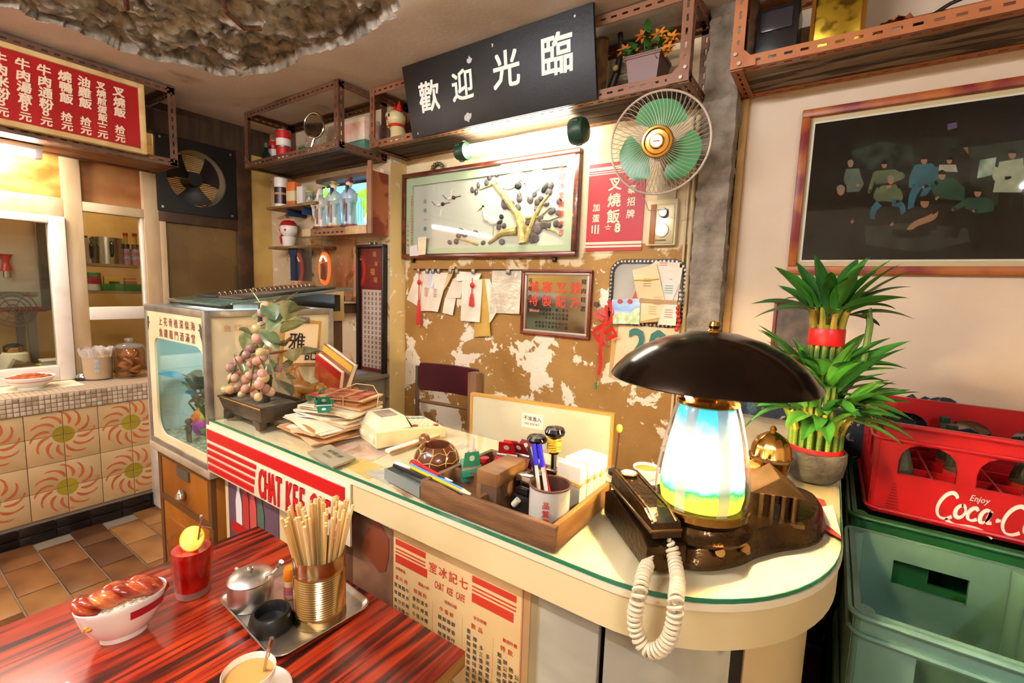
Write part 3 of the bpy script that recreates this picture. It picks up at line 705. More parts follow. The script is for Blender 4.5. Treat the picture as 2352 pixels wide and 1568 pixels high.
for s,nm in ((-1,'end_cap'),(1,'end_cap')):
    k_=1.0 if s<0 else 1.25
    g=G(MX); g.lathe([(0,s*(hl-.07)),(.047*k_,s*(hl-.07)),(.05*k_,s*(hl-.055)),(.05*k_,s*(hl-.02)),(.043*k_,s*hl),(.02,s*(hl+.012)),(0,s*(hl+.012))][::(1 if s>0 else -1)],n=24); o=g.obj(nm,m_grn,t)
    G().cyl((s*(hl-.045),0,.03),(s*(hl-.045),0,.055),.012,n=10).obj('hook',m_bolt,t)
    for q in range(3): G().box((s*(hl-.03),.05*k_*math.cos(q*2.1+.5),.05*k_*math.sin(q*2.1+.5)),(.03,.012,.012),.003).obj('clip',m_grn,o)
# ---------------------------------------------------------------- red poster with the rice price
P=[PY(x,y,W-.002) for x,y in ((1351,380),(1481,361),(1479,573),(1349,577))]; x0=(P[0].x+P[3].x)/2;x1=(P[1].x+P[2].x)/2; z1=P[0].z; z0=P[3].z
t=thing('price_poster','red price poster with cream characters beside the wall fan','poster',((x0+x1)/2,W-.001,z0)); hw=(x1-x0)/2; hh=z1-z0
G().span((-hw,-.004,0),(hw,0,hh)).obj('sheet',mat('poster_red','#B3161B',.45,col2='#A01216',scale=3),t)
g=G(); M=BACK(0,-.0046,0)
bars(g,M,[(-hw,hh*.92,hw,hh*.955),(-hw,hh*.895,hw,hh*.905),(-hw,hh*.872,hw,hh*.882),(-hw,hh*.075,hw,hh*.105),(-hw,hh*.04,hw,hh*.062)][:5])
text(g,'叉燒飯',BACK(-.005,-.0046,hh*.835),.072,.03,True,pitch=1.12); text(g,'〧',BACK(-.03,-.0046,hh*.265),.036,.03); text(g,'8',BACK(.022,-.0046,hh*.265),.062,.05)
text(g,'城寨招牌',BACK(.085,-.0046,hh*.86),.044,.03,True,pitch=1.35); text(g,'加蛋',BACK(-.10,-.0046,hh*.55),.042,.03,True,pitch=1.3)
bars(g,M,[(-.122,hh*.21,-.114,hh*.30),(-.105,hh*.20,-.097,hh*.305),(-.088,hh*.20,-.080,hh*.305)])
g.obj('print',m_ink,t,smooth=0,kind='stuff')
# ---------------------------------------------------------------- wall fan
cF=PY(1513,329,1.985); dep=(cF-CAM).dot(fwd); rad=.200
rot=Matrix.Rotation(R(8),3,'Z')@Matrix.Rotation(R(6),3,'X')
t=thing('wall_fan','round wall fan with green blades and a pale wire guard','fan',cF,rot=rot.to_euler())
m_guard=mat('guard_beige','#C4B2A0',.35,metal=.3); m_green=mat('blade_green_plastic','#4F9C60',.3,col2='#438A54',scale=4,sss=.0); m_brass=mat('polished_gold','#C89A4A',.2,metal=1)
MY=Matrix(((1,0,0,0),(0,0,1,0),(0,-1,0,0),(0,0,0,1)))   # lathe axis z -> -... y
g=G(MY); g.tube([(rad*math.cos(2*PI*i/64),rad*math.sin(2*PI*i/64),0) for i in range(64)],.0048,8,closed=True); g.obj('guard_ring',m_guard,t)
g=G(MY); nw=60
for i in range(nw):
    a0=2*PI*i/nw; pts=[]
    for k_ in range(9):
        u=k_/8; rr=.062+(rad-.062)*u; a=a0+.30*(1-u); pts.append((rr*math.cos(a),rr*math.sin(a),-.035*math.sqrt(max(0,1-u**3))))
    g.tube(pts,.0011,5)
g.obj('front_guard',m_guard,t,kind='stuff')
g=G(MY)
for i in range(nw):
    a0=2*PI*i/nw; pts=[]
    for k_ in range(7):
        u=k_/6; rr=.05+(rad-.05)*u; pts.append((rr*math.cos(a0),rr*math.sin(a0),.07*math.sqrt(max(0,1-u**3))))
    g.tube(pts,.0011,5)
g.obj('rear_guard',m_guard,t,kind='stuff')
for k_ in range(3):
    g=G(MY); A0=-(PI/2+.10)+2*PI*k_/3
    def blade(u,v):
        rr=.045+.128*u; half=.24+.62*math.sin(PI*min(1,u*.62+.02))*1.0
        a=A0+(v-.42)*2*half*(1-.35*max(0,u-.75)/.25*abs(2*v-1)); rr2=rr*(1-.06*(2*v-1)**2*u)
        return (rr2*math.cos(a),rr2*math.sin(a),.012+.03*(v-.5))
    g.grid(blade,10,12); n=len(g.v); g.add([Vector(v)+Vector((0,.002,0)) for v in []],[]); g.obj('blade',m_green,t)
g=G(MY); g.lathe([(.0,-.052),(.026,-.050),(.030,-.046),(.030,-.043),(.046,-.042),(.052,-.048),(.060,-.047),(.064,-.040),(.062,-.034),(.0,-.034)][::-1],n=32); g.obj('badge',m_brass,t)
g=G(MY); g.lathe([(0,-.0535),(.023,-.0530)][::-1],n=24); g.obj('badge_disc',mat('brushed_silver_gold','#C8BC9C',.35,metal=.9),t)
g=G(); bars(g,BACK(0,-.0545,0),[(-.014,-.002,.014,.002)]); g.obj('badge_mark',m_redink,t,smooth=0)
g=G(MY); g.lathe([(0,.012),(.04,.012),(.045,.03),(0,.03)],n=20); g.obj('hub',m_green,t)
g=G(MY); g.lathe([(0,.06),(.055,.06),(.06,.09),(.05,.16),(.0,.17)],n=24); g.obj('motor',mat('motor_cream','#CBBEA0',.4),t)
pull=(PY(1488,486,2.06)-cF); 
g=G(); g.tube([(0,.13,-.02),(0,.20,-.09),(-.0,.255,-.13)],.018,10); g.obj('neck',mat('motor_cream','#CBBEA0',.4),t)
G().box((0,.275,-.15),(.09,.03,.13),.01).obj('wall_plate',mat('motor_cream','#CBBEA0',.4),t)
g=G(); g.tube([(-.065,.03,-.19),(-.04,.06,-.262),(.035,.12,-.258)],.002,6); g.obj('pull_wire',m_guard,t)
# fan regulator on the wall
P=[PY(x,y,W-.03) for x,y in ((1488,462),(1557,455),(1553,566),(1484,562))]; cx=sum(p.x for p in P)/4; z1=(P[0].z+P[1].z)/2; z0=(P[2].z+P[3].z)/2; hw=(P[1].x-P[0].x)/2; hh=z1-z0
t=thing('fan_regulator','cream and wood fan speed regulator with two round knobs','switch',(cx,W-.001,z0))
G().box((0,-.018,hh/2),(2*hw,.036,hh),.006).obj('body',mat('plastic_cream_old','#D8C69C',.4),t)
G().box((.012,-.038,hh*.47),(2*hw-.045,.006,hh*.86),.002).obj('face_plate',mat('brushed_champagne','#C6B68E',.35,metal=.5),t)
G().box((-hw+.032,-.0385,hh*.47),(.028,.007,hh*.86),.001).obj('wood_strip',mat('veneer_orange','#A8641E',.4,col2='#8C4E14',scale=20,stretch=(4,1,.4)),t)
g=G(MY); g.lathe([(0,-.062),(.018,-.062),(.022,-.056),(.023,-.04),(0,-.04)][::-1],(0.012,hh*.72*0,0),n=20)
g.M=Matrix(); g.v=[v+Vector((0,0,hh*.70)) for v in g.v]; o=g.obj('knob',mat('chrome_dull','#8E8A84',.25,metal=1),t)
g=G(MY); g.lathe([(0,-.050),(.030,-.050),(.032,-.041),(0,-.041)][::-1],(.008,0,0),n=28); g.v=[v+Vector((0,0,hh*.33)) for v in g.v]; g.obj('dial',mat('dial_gold_pale','#D2C48C',.3,metal=.6),t)
g=G(); bars(g,BACK(.0,-.0415,hh*.11),[(-.012,-.002,.03,.003),(-.02,-.004,-.015,.005)]); g.obj('maker_mark',m_blackink,t,smooth=0)
# ================================================================ papers and frames on the back wall
Yw=W-.001
m_paper=mat('paper_white','#E8DCC8',.7,col2='#DCCDB4',scale=8); m_paper2=mat('paper_pinkish','#E2CDB6',.7); m_manila=mat('paper_manila','#C9A04A',.7,col2='#BE923C',scale=8)
m_enve=mat('paper_envelope','#E6CFA2',.7,col2='#DAC08E',scale=6); m_steel=mat('steel_dull','#8A8276',.4,metal=.8); m_redsilk=mat('red_silk','#C81A14',.5)
# wire rail with clips
p0=PY(950,618,Yw-.02); p1=PY(1200,616,Yw-.02)
t=thing('clip_rail','thin wire rail with bulldog clips under the crane picture','rail',(p0.x,Yw,p0.z))
G().tube([(0,-.02,0),(p1.x-p0.x,-.02,0)],.003,8).obj('rail',m_blk,t)
for k_ in (0,1): G().cyl(((p1.x-p0.x)*k_,-.02,0),((p1.x-p0.x)*k_,0,0),.004,n=8).obj('bracket',m_blk,t)
for x in (962,982,995,1008,1035,1050,1088,1168):
    q=PY(x,622,Yw-.02).x-p0.x
    G().box((q,-.022,-.012),(.026,.014,.03),.003).obj('clip',m_steel,t)
pp=[('long white sheet at the left end of the clip rail','paper',m_paper,[(957,624),(975,622),(963,703),(936,688)]),
('white sheet with faint pink stamp behind the first red tassel','paper',m_paper2,[(972,622),(997,622),(990,714),(965,714)]),
('pale blue receipt clipped over white sheets','receipt',mat('paper_pale_blue','#C2C4CE',.7),[(985,622),(1000,621),(998,661),(984,661)]),
('stack of white bills with pink writing on the clip rail','paper',m_paper,[(996,626),(1028,626),(1008,716),(976,712)]),
('curled tan paper strip in the middle of the clip rail','paper',mat('paper_tan','#CFAE78',.7),[(1033,610),(1044,610),(1040,635),(1020,668)]),
('crumpled beige sheet behind the tan strip','paper',m_paper2,[(1040,640),(1075,625),(1060,684),(1025,684)]),
('white sheet hanging low behind the beige sheet','paper',m_paper,[(1022,684),(1046,684),(1042,724),(1018,718)]),
('white torn paper bunch at the top of the clip rail','paper',m_paper,[(1050,622),(1105,628),(1100,645),(1050,645)]),
('yellow manila envelope hanging lowest from the clip rail','envelope',m_manila,[(1095,640),(1113,640),(1129,771),(1090,773)]),
('white envelope with red stamp under the second red tassel','envelope',m_paper,[(1062,642),(1107,642),(1104,740),(1060,736)]),
('white sheet peeking out right of the manila envelope','paper',m_paper,[(1108,640),(1125,640),(1142,718),(1126,742)]),
('crinkled clear plastic sleeve with papers at the right end of the rail','sleeve',mat('plastic_sleeve','#D2C4B0',.15,col2='#C2B29A',scale=14,bump=.5,bscale=30,coat=.6),[(1131,618),(1197,622),(1195,721),(1126,718)])]
for i,(lb,cat_,m,px) in enumerate(pp):
    o,c=sheet('hanging_sheet' if cat_!='envelope' else 'envelope',lb,cat_,m,px,Yw-.010-.0025*(i%5)-(.006 if 'stamp under' in lb else 0),curl=.008,group='papers on the clip rail')
    if 'stamp' in lb or 'pink writing' in lb:
        g=G()
        for r in range(5): bars(g,BACK(0,-.013,.02-.012*r),[(-.012,-.003,.012,.002)])
        g.obj('writing',mat('ink_pink','#C88A86',.6),o,smooth=0,kind='stuff')
def tassel(label,px,top,knot,bot,Y):
    a=PY(px,top,Y); t=thing('tassel',label,'tassel',a,group='red tassels on the clip rail'); L=(a.z-PY(px,bot,Y).z); kz=-(a.z-PY(px,knot,Y).z)
    G().tube([(0,0,0),(0,0,kz)],.003,6).obj('cord',m_redsilk,t)
    G().ball((0,0,kz),(.016,.01,.018),10,8).obj('knot',m_redsilk,t)
    G().tube([(0,0,kz),(-.002,0,-L*.55)],.0035,6).obj('cord',m_redsilk,t)
    g=G()
    n=16
    for i in range(n):
        q=2*PI*i/n; g.tube([(-.002+.004*math.cos(q),.004*math.sin(q),-L*.55),(-.002+.010*math.cos(q),.008*math.sin(q),-L*.7),(-.002+.016*math.cos(q),.010*math.sin(q),-L)],.0028,5)
    g.obj('fringe',m_redsilk,t,kind='stuff')
tassel('long thin red tassel with a knot at the left of the clip rail',963,618,648,746,Yw-.034)
tassel('short thick red tassel over the stamped white envelope',1085,638,655,703,Yw-.040)
# mirror with the recipe
P=[PY(x,y,Yw-.012) for x,y in ((1199,619),(1361,620),(1355,777),(1198,770))]; x0=(P[0].x+P[3].x)/2;x1=(P[1].x+P[2].x)/2;z1=(P[0].z+P[1].z)/2;z0=(P[2].z+P[3].z)/2
t=thing('framed_mirror','square wood-framed mirror painted with large red characters','mirror',((x0+x1)/2,Yw,z0)); hw=(x1-x0)/2; hh=z1-z0; fw=.016
m_mw=mat('frame_red_wood','#7A3018',.35,col2='#5E220F',scale=10)
for cc,dd in (((0,-.011,hh-fw/2),(2*hw,.022,fw)),((0,-.011,fw/2),(2*hw,.022,fw)),((-hw+fw/2,-.011,hh/2),(fw,.022,hh-2*fw)),((hw-fw/2,-.011,hh/2),(fw,.022,hh-2*fw))): G().box(cc,dd,.004).obj('frame',m_mw,t)
m_sil=mat('frame_silver_beige','#A89484',.4,metal=.3)
f2=.014; hi=hw-fw
for cc,dd in (((0,-.009,hh-fw-f2/2),(2*hi,.014,f2)),((0,-.009,fw+f2/2),(2*hi,.014,f2)),((-hi+f2/2,-.009,hh/2),(f2,.014,hh-2*fw-2*f2)),((hi-f2/2,-.009,hh/2),(f2,.014,hh-2*fw-2*f2))): G().box(cc,dd,.003).obj('inner_frame',m_sil,t)
G().box((0,-.004,hh/2),(2*hi-.01,.004,hh-2*fw-.01)).obj('mirror_glass',mat('mirror_silver','#C8BCA6',.12,metal=1),t)
g=G(); text(g,'城寨叉燒',BACK(0.0,-.0068,hh*.74),.066,.03,pitch=1.35); text(g,'特製配方',BACK(0,-.0068,hh*.53),.066,.03,pitch=1.35); g.obj('large_writing',mat('paint_vermilion','#C83A1E',.5),t,smooth=0,kind='stuff')
g=G(); text(g,'豬肉精選',BACK(hi-.035,-.0068,hh*.87),.030,.02,True,pitch=1.6); text(g,'花雕酒釀',BACK(-hi+.035,-.0068,hh*.87),.026,.02,True,pitch=1.8)
rows='油鹽老抽蜜糖生抽五香玫瑰露酒上湯白蒜蓉芝麻海鮮醬紅麴米糖水一錢二兩三斤半匙'
rq=random.Random(5)
for r,(zz,n) in enumerate(((.40,11),(.335,9),(.28,7),(.20,10),(.145,10))):
    for k_ in range(n): text(g,rq.choice(rows),BACK(.075-.0215*k_+.0*r,-.0068,hh*zz),.018,.02)
g.obj('small_writing',m_blackink,t,smooth=0,kind='stuff')
g=G(); M=BACK(0,-.0068,0); bars(g,M,[(-hi+.035,hh*.36,-hi+.10,hh*.40)]); g.obj('red_block',mat('print_salmon','#B06A54',.6),t,smooth=0)
G().cyl((hw+.03,-.002,hh*.52),(hw+.03,-.02,hh*.52),.014,n=12).obj('wall_knob',mat('knob_old_brass','#5C4A36',.4,metal=.7),t)
# bicycle-chain tray frame
P=[PY(x,y,Yw-.015) for x,y in ((1402,598),(1580,590),(1575,760),(1400,760))]; x0=P[0].x;x1=(P[1].x+P[2].x)/2;z1=(P[0].z+P[1].z)/2;z0=PY(1480,750,Yw-.015).z
t=thing('chain_frame','rounded picture board edged with a dark bicycle chain','picture',((x0+x1)/2,Yw,z0)); hw=(x1-x0)/2;hh=z1-z0; rr=.06
def rrect(hw,z0,z1,r,n=6):
    pts=[]
    for cx,cz,a0 in ((hw-r,z1-r,0),(-hw+r,z1-r,PI/2),(-hw+r,z0+r,PI),(hw-r,z0+r,1.5*PI)):
        pts+=[(cx+r*math.cos(a0+PI/2*i/n),cz+r*math.sin(a0+PI/2*i/n)) for i in range(n+1)]
    return pts
G().prism(rrect(hw-.015,.015,hh-.015,rr),0,.008,M=BACK(0,0,0)).obj('board',mat('board_pale_grey','#B4AEA0',.5,col2='#A69E8E',scale=5),t)
path=rrect(hw-.012,.012,hh-.012,rr,8); Lp=[0]
for a,b in zip(path,path[1:]+path[:1]): Lp.append(Lp[-1]+math.dist(a,b))
tot=Lp[-1]; n=64; m_chain=mat('chain_dark_steel','#3C3630',.35,metal=.8)
g=G().prism([(-.013,-.006),(-.006,-.012),(0,-.008),(.006,-.012),(.013,-.006),(.013,.006),(.006,.012),(0,.008),(-.006,.012),(-.013,.006)],0,.006); link=None
gr=G().cyl((0,0,.002),(0,0,.011),.0055,n=8); rol=None
for i in range(n):
    d=tot*i/n; k_=max(j for j in range(len(Lp)-1) if Lp[j]<=d+1e-9); a=path[k_]; b=path[(k_+1)%len(path)]; u=(d-Lp[k_])/max(1e-9,Lp[k_+1]-Lp[k_])
    x,z=a[0]+(b[0]-a[0])*u,a[1]+(b[1]-a[1])*u; ang=math.atan2(b[1]-a[1],b[0]-a[0])
    e=(BACK(0,0,0)@Matrix.Rotation(ang,4,'Z')).to_euler(); loc=(x,-.008-(.003 if i%2 else 0),z)
    if link is None: link=g.obj('chain_link',m_chain,t,loc=loc); link.rotation_euler=e; rol=gr.obj('roller',mat('chain_roller','#A89E8C',.3,metal=1),t,loc=loc); rol.rotation_euler=e
    else: share(link,t,loc,e); share(rol,t,loc,e)
g=G(); g.prism([(-.075,.05),(-.05,.11),(-.03,.115),(-.02,.08),(-.012,.04),(-.04,.03)],0,.002,M=BACK(0.0,-.008,hh*.22)); g.obj('red_drawing',mat('print_orange_red','#C8502A',.5),t,smooth=0)
# envelopes and cards tucked into it
ev=[('cream card with red border at the top of the letter bundle','card',m_paper2,[(1505,600),(1562,603),(1560,625),(1472,625)]),
('white envelope with a red square stamp leaning in the letter bundle','envelope',m_paper,[(1506,608),(1568,615),(1556,690),(1512,690)]),
('airmail letter with green print in the letter bundle','letter',mat('paper_airmail','#DED8CA',.7),[(1520,632),(1560,652),(1545,690),(1522,690)]),
('tan envelope bound with a yellow rubber band in the letter bundle','envelope',m_enve,[(1452,620),(1508,606),(1527,690),(1464,684)]),
('open manila envelope at the bottom of the letter bundle','envelope',mat('paper_kraft','#C49A62',.7),[(1470,686),(1550,690),(1548,735),(1468,742)]),
('folded cream letter in front of the bottom manila envelope','letter',m_enve,[(1472,694),(1530,697),(1528,727),(1470,738)]),
('white card with red-orange edge sticking out of the letter bundle','card',m_paper,[(1528,695),(1556,697),(1552,748),(1510,745)]),
('thin kraft strip binding the letters across the middle','strip',mat('paper_kraft2','#B08C5E',.7),[(1468,687),(1556,690),(1556,699),(1468,694)])]
for i,(lb,cat_,m,px) in enumerate(ev):
    o,c=sheet('letter' if cat_!='card' else 'card',lb,cat_,m,px,Yw-.030-.004*i,th=.003,group='letters in the chain frame')
    g=G(); col=m_redink if 'red' in lb else (mat('ink_green','#4E8A68',.6) if 'green' in lb else mat('ink_brown','#A8845C',.6))
    for r in range(4): bars(g,BACK(.0,-.0036,.02-.011*r),[(-.02,-.0012,.018,.0012)])
    g.obj('writing',col,o,smooth=0,kind='stuff')
    if 'rubber' in lb: 
        a=PY(1456,643,Yw-.046)-c; b=PY(1513,640,Yw-.046)-c
        G().tube([a,(a+b)/2+Vector((0,-.002,-.003)),b],.003,6).obj('rubber_band',mat('rubber_yellow','#D8A21E',.5),o)
o,c=sheet('postcard','landscape postcard with blue sky and white blossom','postcard',mat('card_sky','#7EA6D8',.4,col2='#CFE0EC',scale=5,stretch=(1,1,3)),[(1405,688),(1471,685),(1469,745),(1408,743)],Yw-.052,th=.002)
q=[PY(x,y,Yw-.053)-c for x,y in ((1408,724),(1425,716),(1445,720),(1460,708),(1470,706),(1469,744),(1408,742))]
G().poly([v+Vector((0,-.0015,0)) for v in q]).obj('meadow_print',mat('card_green','#A9BE7C',.5,col2='#D8DCC0',scale=30),o,smooth=0)
for x in (1424,1447):
    q=PY(x,692,Yw-.053)-c; G().cyl((q.x,-.003,q.z),(q.x,-.006,q.z),.012,n=12).obj('red_seal',mat('seal_red','#D2402A',.5),o)
# tear-off calendar
o,c=sheet('calendar_pad','tear-off calendar with a large green number 20 behind the lamp','calendar',mat('paper_peach','#E6C49C',.7,col2='#DDB88C',scale=5),[(1422,742),(1560,745),(1556,895),(1405,868)],Yw-.014,th=.012)
g=G(); z=PY(1470,790,Yw-.026)-c
text(g,'20',BACK((PY(1488,790,Yw-.026)-c).x,-.0128,z.z),.23,.035,sx=.85); g.obj('number',mat('print_teal','#2E6A60',.5),o,smooth=0)
sheet('calendar_backing','tan cardboard backing sheet of the wall calendar','card',mat('card_tan','#C8A066',.7,col2='#B98E52',scale=6),[(1408,735),(1580,738),(1575,880),(1398,866)],Yw-.002,th=.002)
# red paper knot charm left of the calendar and beaded charm on the right
a=PY(1400,690,Yw-.05); t=thing('knot_charm','red paper fish charm with a long tail hanging left of the calendar','charm',a)
m_rp=mat('charm_red','#C81E16',.45)
s=2.6/F_PX
def ribbon(pts,wd,name,mm=m_rp):
    P=[Vector(((x-1400)*s*1.05,0,-(y-690)*s)) for x,y in pts]; g=G(); top=[];bot=[]
    for i,p in enumerate(P):
        d=(P[min(i+1,len(P)-1)]-P[max(0,i-1)]).normalized(); nn=Vector((-d.z,0,d.x)); top.append(p+nn*wd*s/2+Vector((0,-.004*math.sin(i*1.3),0))); bot.append(p-nn*wd*s/2+Vector((0,.003*math.cos(i),0)))
    n=len(P); g.add(top+bot+[v+Vector((0,.003,0)) for v in top+bot],[(i,i+1,n+i+1,n+i) for i in range(n-1)]+[(2*n+i,3*n+i,3*n+i+1,2*n+i+1) for i in range(n-1)]); g.obj(name,mm,t)
ribbon([(1398,690),(1408,715),(1405,735),(1385,745),(1368,760),(1380,775),(1395,782)],9,'ribbon')
ribbon([(1393,700),(1396,730),(1388,755),(1386,800),(1388,830),(1385,850)],7,'ribbon')
ribbon([(1394,720),(1378,712),(1368,722),(1390,730)],8,'ribbon')
ribbon([(1392,760),(1410,748),(1418,762),(1400,770)],9,'ribbon')
ribbon([(1385,850),(1382,866)],1.5,'thread'); G().cyl((-.048,0,-.425),(-.048,0,-.465),.006,n=8).obj('bead',mat('bead_green','#3E8A48',.3),t)
a=PY(1562,668,Yw-.05); t=thing('bead_charm','beaded red charm hanging right of the letter bundle','charm',a)
for i in range(10):
    G().ball((.006*math.sin(i*1.1),0,-.02*i),(.010,.008,.011),8,6).obj('bead',[mat('bead_silver','#B8AFA8',.25,metal=.7),m_rp][i>3],t)
# big group photograph, right
x0,x1=-.172,1.35; z0,z1=1.600,2.247; 
xa=PY(1812,604,W-.03).x
t=thing('framed_photo','large framed dark group photograph with scorched red-brown wooden frame','picture',((x0+x1)/2,Yw,z0)); hw=(x1-x0)/2; hh=z1-z0; fw=.030
m_pf=mat('frame_scorched_pine','#A85A1E',.4,col2='#7A2014',scale=7,stretch=(1,1,1),lo=.45,hi=.6)
for cc,dd in (((0,-.014,hh-fw/2),(2*hw,.028,fw)),((0,-.014,fw/2),(2*hw,.028,fw)),((-hw+fw/2,-.014,hh/2),(fw,.028,hh-2*fw)),((hw-fw/2,-.014,hh/2),(fw,.028,hh-2*fw))): G().box(cc,dd,.004).obj('frame',m_pf,t)
G().box((0,-.006,hh/2),(2*hw-fw,.004,hh-fw)).obj('mount',mat('mount_cream','#DCC6A0',.6),t)
mg=.026; 
G().box((0,-.009,hh/2),(2*hw-2*fw-.02,.003,hh-2*fw-2*mg+.016)).obj('white_border',m_white,t)
m_ph=mat('photo_dark','#050606',.7,col2='#101410',spec=0,scale=3,lo=.45,hi=.75,detail=10)
G().box((0,-.0112,hh/2),(2*hw-2*fw-.034,.002,hh-2*fw-2*mg)).obj('photo_print',m_ph,t)
Op=Vector(((x0+x1)/2,Yw,z0))
def pf(x,y): p=PY(x,y,W-.015)-Op; return p.x,p.z
def fig(name,m,pts,z=.0005):
    q=[pf(*p) for p in pts]; G().poly([(a,-.0126-z,b) for a,b in q]).obj(name,m,t,smooth=0,kind=None)
def ell(cx,cy,rx,ry,n=10): return [(cx+rx*math.cos(2*PI*i/n),cy+ry*math.sin(2*PI*i/n)) for i in range(n)]
skin=mat('photo_skin','#946A50',.7,spec=0); hairm=mat('photo_hair','#0C0A09',.7,spec=0); greyh=mat('photo_grey_hair','#76726C',.7,spec=0)
pc=lambda n,c,c2=None:mat('photo_'+n,c,.7,col2=c2,scale=22,lo=.35,hi=.7,spec=0)
def cpx(x,y): return 1820+x/2.357,240+y/2.357
fig('photo_background',pc('wall','#0E120F','#1E241D'),[cpx(*p) for p in ((330,190),(700,170),(880,180),(980,300),(960,420),(330,440))])
fig('photo_background',pc('shack','#1E251C','#2C3428'),[cpx(*p) for p in ((960,230),(1254,190),(1254,560),(1120,560),(960,420))],.0003)
fig('photo_background',pc('roof','#0A0907','#15110D'),[cpx(*p) for p in ((330,92),(640,72),(1254,34),(1254,150),(980,190),(330,180))],.0002)
fig('photo_rubble',pc('rubble','#141A16','#36403A'),[cpx(*p) for p in ((320,250),(480,200),(650,220),(660,330),(480,360),(330,330))],.0006)
fig('photo_lamp',pc('amber','#8A6A34','#5E4622'),[cpx(*p) for p in ((850,240),(950,230),(960,300),(880,320))],.0005)
fig('photo_towel',pc('towel','#4E7A60','#A8B4A4'),[cpx(*p) for p in ((1015,300),(1105,285),(1090,380),(1000,400))],.0006)
fig('photo_sign',pc('signblue','#5A4A6E','#8A3A3E'),[cpx(*p) for p in ((840,105),(890,95),(892,125),(842,138))],.0006)
fig('photo_ground',pc('ground','#1A1F1A','#343A30'),[cpx(*p) for p in ((390,660),(640,640),(950,670),(960,740),(700,800),(400,760))],.0004)
def person(k_,head,hr,hair,shirt,torso,limbs):
    """one printed figure: head, hair, torso outline and limbs (points, width, material index)"""
    g=G(); z=.0009+.0002*k_
    def put(mi,pts,dz=0): g.m(mi).poly([(a,-.0126-z-dz,b) for a,b in (pf(*cpx(*p)) for p in pts)])
    def lim(mi,pts,w_,dz):
        P=catmull2(pts); top=[];bot=[]
        for i,p in enumerate(P):
            d=(P[min(i+1,len(P)-1)][0]-P[max(i-1,0)][0],P[min(i+1,len(P)-1)][1]-P[max(i-1,0)][1]); l=math.hypot(*d) or 1; ww=w_*(1-.35*i/(len(P)-1))/2
            top.append((p[0]-d[1]/l*ww,p[1]+d[0]/l*ww)); bot.append((p[0]+d[1]/l*ww,p[1]-d[0]/l*ww))
        for i in range(len(P)-1): put(mi,[top[i],top[i+1],bot[i+1],bot[i]],dz)
    P=[]
    for i in range(len(torso)):   # rounded torso outline
        a,b,c=torso[i-1],torso[i],torso[(i+1)%len(torso)]; P+=[(b[0]+(a[0]-b[0])*.22,b[1]+(a[1]-b[1])*.22),b,(b[0]+(c[0]-b[0])*.22,b[1]+(c[1]-b[1])*.22)]
    put(2,P)
    for pts,w_,mi in limbs: lim(mi,pts,w_,.00005)
    put(0,[(head[0]+hr*.75*math.cos(2*PI*i/12),head[1]+hr*math.sin(2*PI*i/12)) for i in range(12)],.00008)
    put(1,[(head[0]+hr*.85*math.cos(PI+PI*i/8),head[1]-hr*.15+hr*.95*math.sin(PI+PI*i/8)) for i in range(9)],.0001)
    g.obj('photo_figure',[skin,hair,shirt,pc('jeans','#2A6274','#1E4654'),hairm],t,smooth=0)
def catmull2(P,n=5):
    out=[]
    for i in range(len(P)-1):
        p0,p1,p2,p3=P[max(i-1,0)],P[i],P[i+1],P[min(i+2,len(P)-1)]
        for j in range(n):
            u=j/n; out.append(tuple(.5*((2*p1[q])+(p2[q]-p0[q])*u+(2*p0[q]-5*p1[q]+4*p2[q]-p3[q])*u*u+(3*p1[q]-p0[q]-3*p2[q]+p3[q])*u**3) for q in (0,1)))
    return out+[P[-1]]
person(0,(850,302),20,hairm,pc('pale_far','#A8A698','#8A8A7C'),[(795,325),(885,325),(895,365),(790,362)],[])
person(1,(315,320),20,greyh,pc('greygreen','#56645A','#424E46'),[(290,348),(360,345),(378,405),(365,470),(295,475)],[([(298,365),(290,420),(345,435)],24,2),([(345,435),(372,440)],14,0),([(360,400),(378,430),(350,470)],20,2)])
person(2,(497,325),20,hairm,pc('olive2','#5E6A50','#485440'),[(445,360),(555,350),(595,375),(560,420),(450,430)],[([(450,370),(430,430),(415,475)],24,2),([(425,460),(412,480)],14,0),([(580,372),(598,390),(555,410)],26,2)])
person(3,(713,300),24,hairm,pc('teal','#1F4E58','#2C6470'),[(668,325),(755,318),(785,350),(770,430),(690,445),(650,430)],[([(675,335),(648,390),(640,450)],32,2),([(770,340),(785,395),(715,445)],32,2),([(715,445),(700,450)],16,0),([(680,440),(650,500),(640,570)],46,3),([(740,440),(700,500)],40,3)])
person(4,(1190,268),28,hairm,pc('cream_suit','#A8AE98','#8A947C'),[(1120,310),(1250,290),(1256,430),(1240,475),(1085,475),(1100,400)],[([(1110,340),(1100,400),(1170,400)],34,2),([(1165,398),(1185,392)],18,0),([(1250,330),(1240,385),(1150,395)],34,2),([(1150,480),(1140,620),(1150,760)],70,4),([(1215,480),(1220,620),(1225,760)],70,4)])
person(5,(810,382),26,hairm,pc('darkgreen','#16382C','#1F4A38'),[(780,405),(870,395),(935,450),(930,520),(800,510),(765,470)],[([(800,420),(765,440),(785,500)],36,2),([(785,430),(772,415)],22,0),([(790,495),(775,515)],20,0)])
person(6,(533,408),24,greyh,pc('khaki','#4A5640','#5E6A50'),[(480,440),(560,432),(588,480),(575,530),(460,520),(445,480)],[([(470,455),(450,500),(480,520)],28,2),([(510,450),(535,440)],20,0),([(570,460),(588,500),(570,525)],28,2),([(572,520),(560,535)],16,0),([(470,535),(440,570),(432,620)],40,3),([(540,530),(590,545),(600,600)],40,3)])
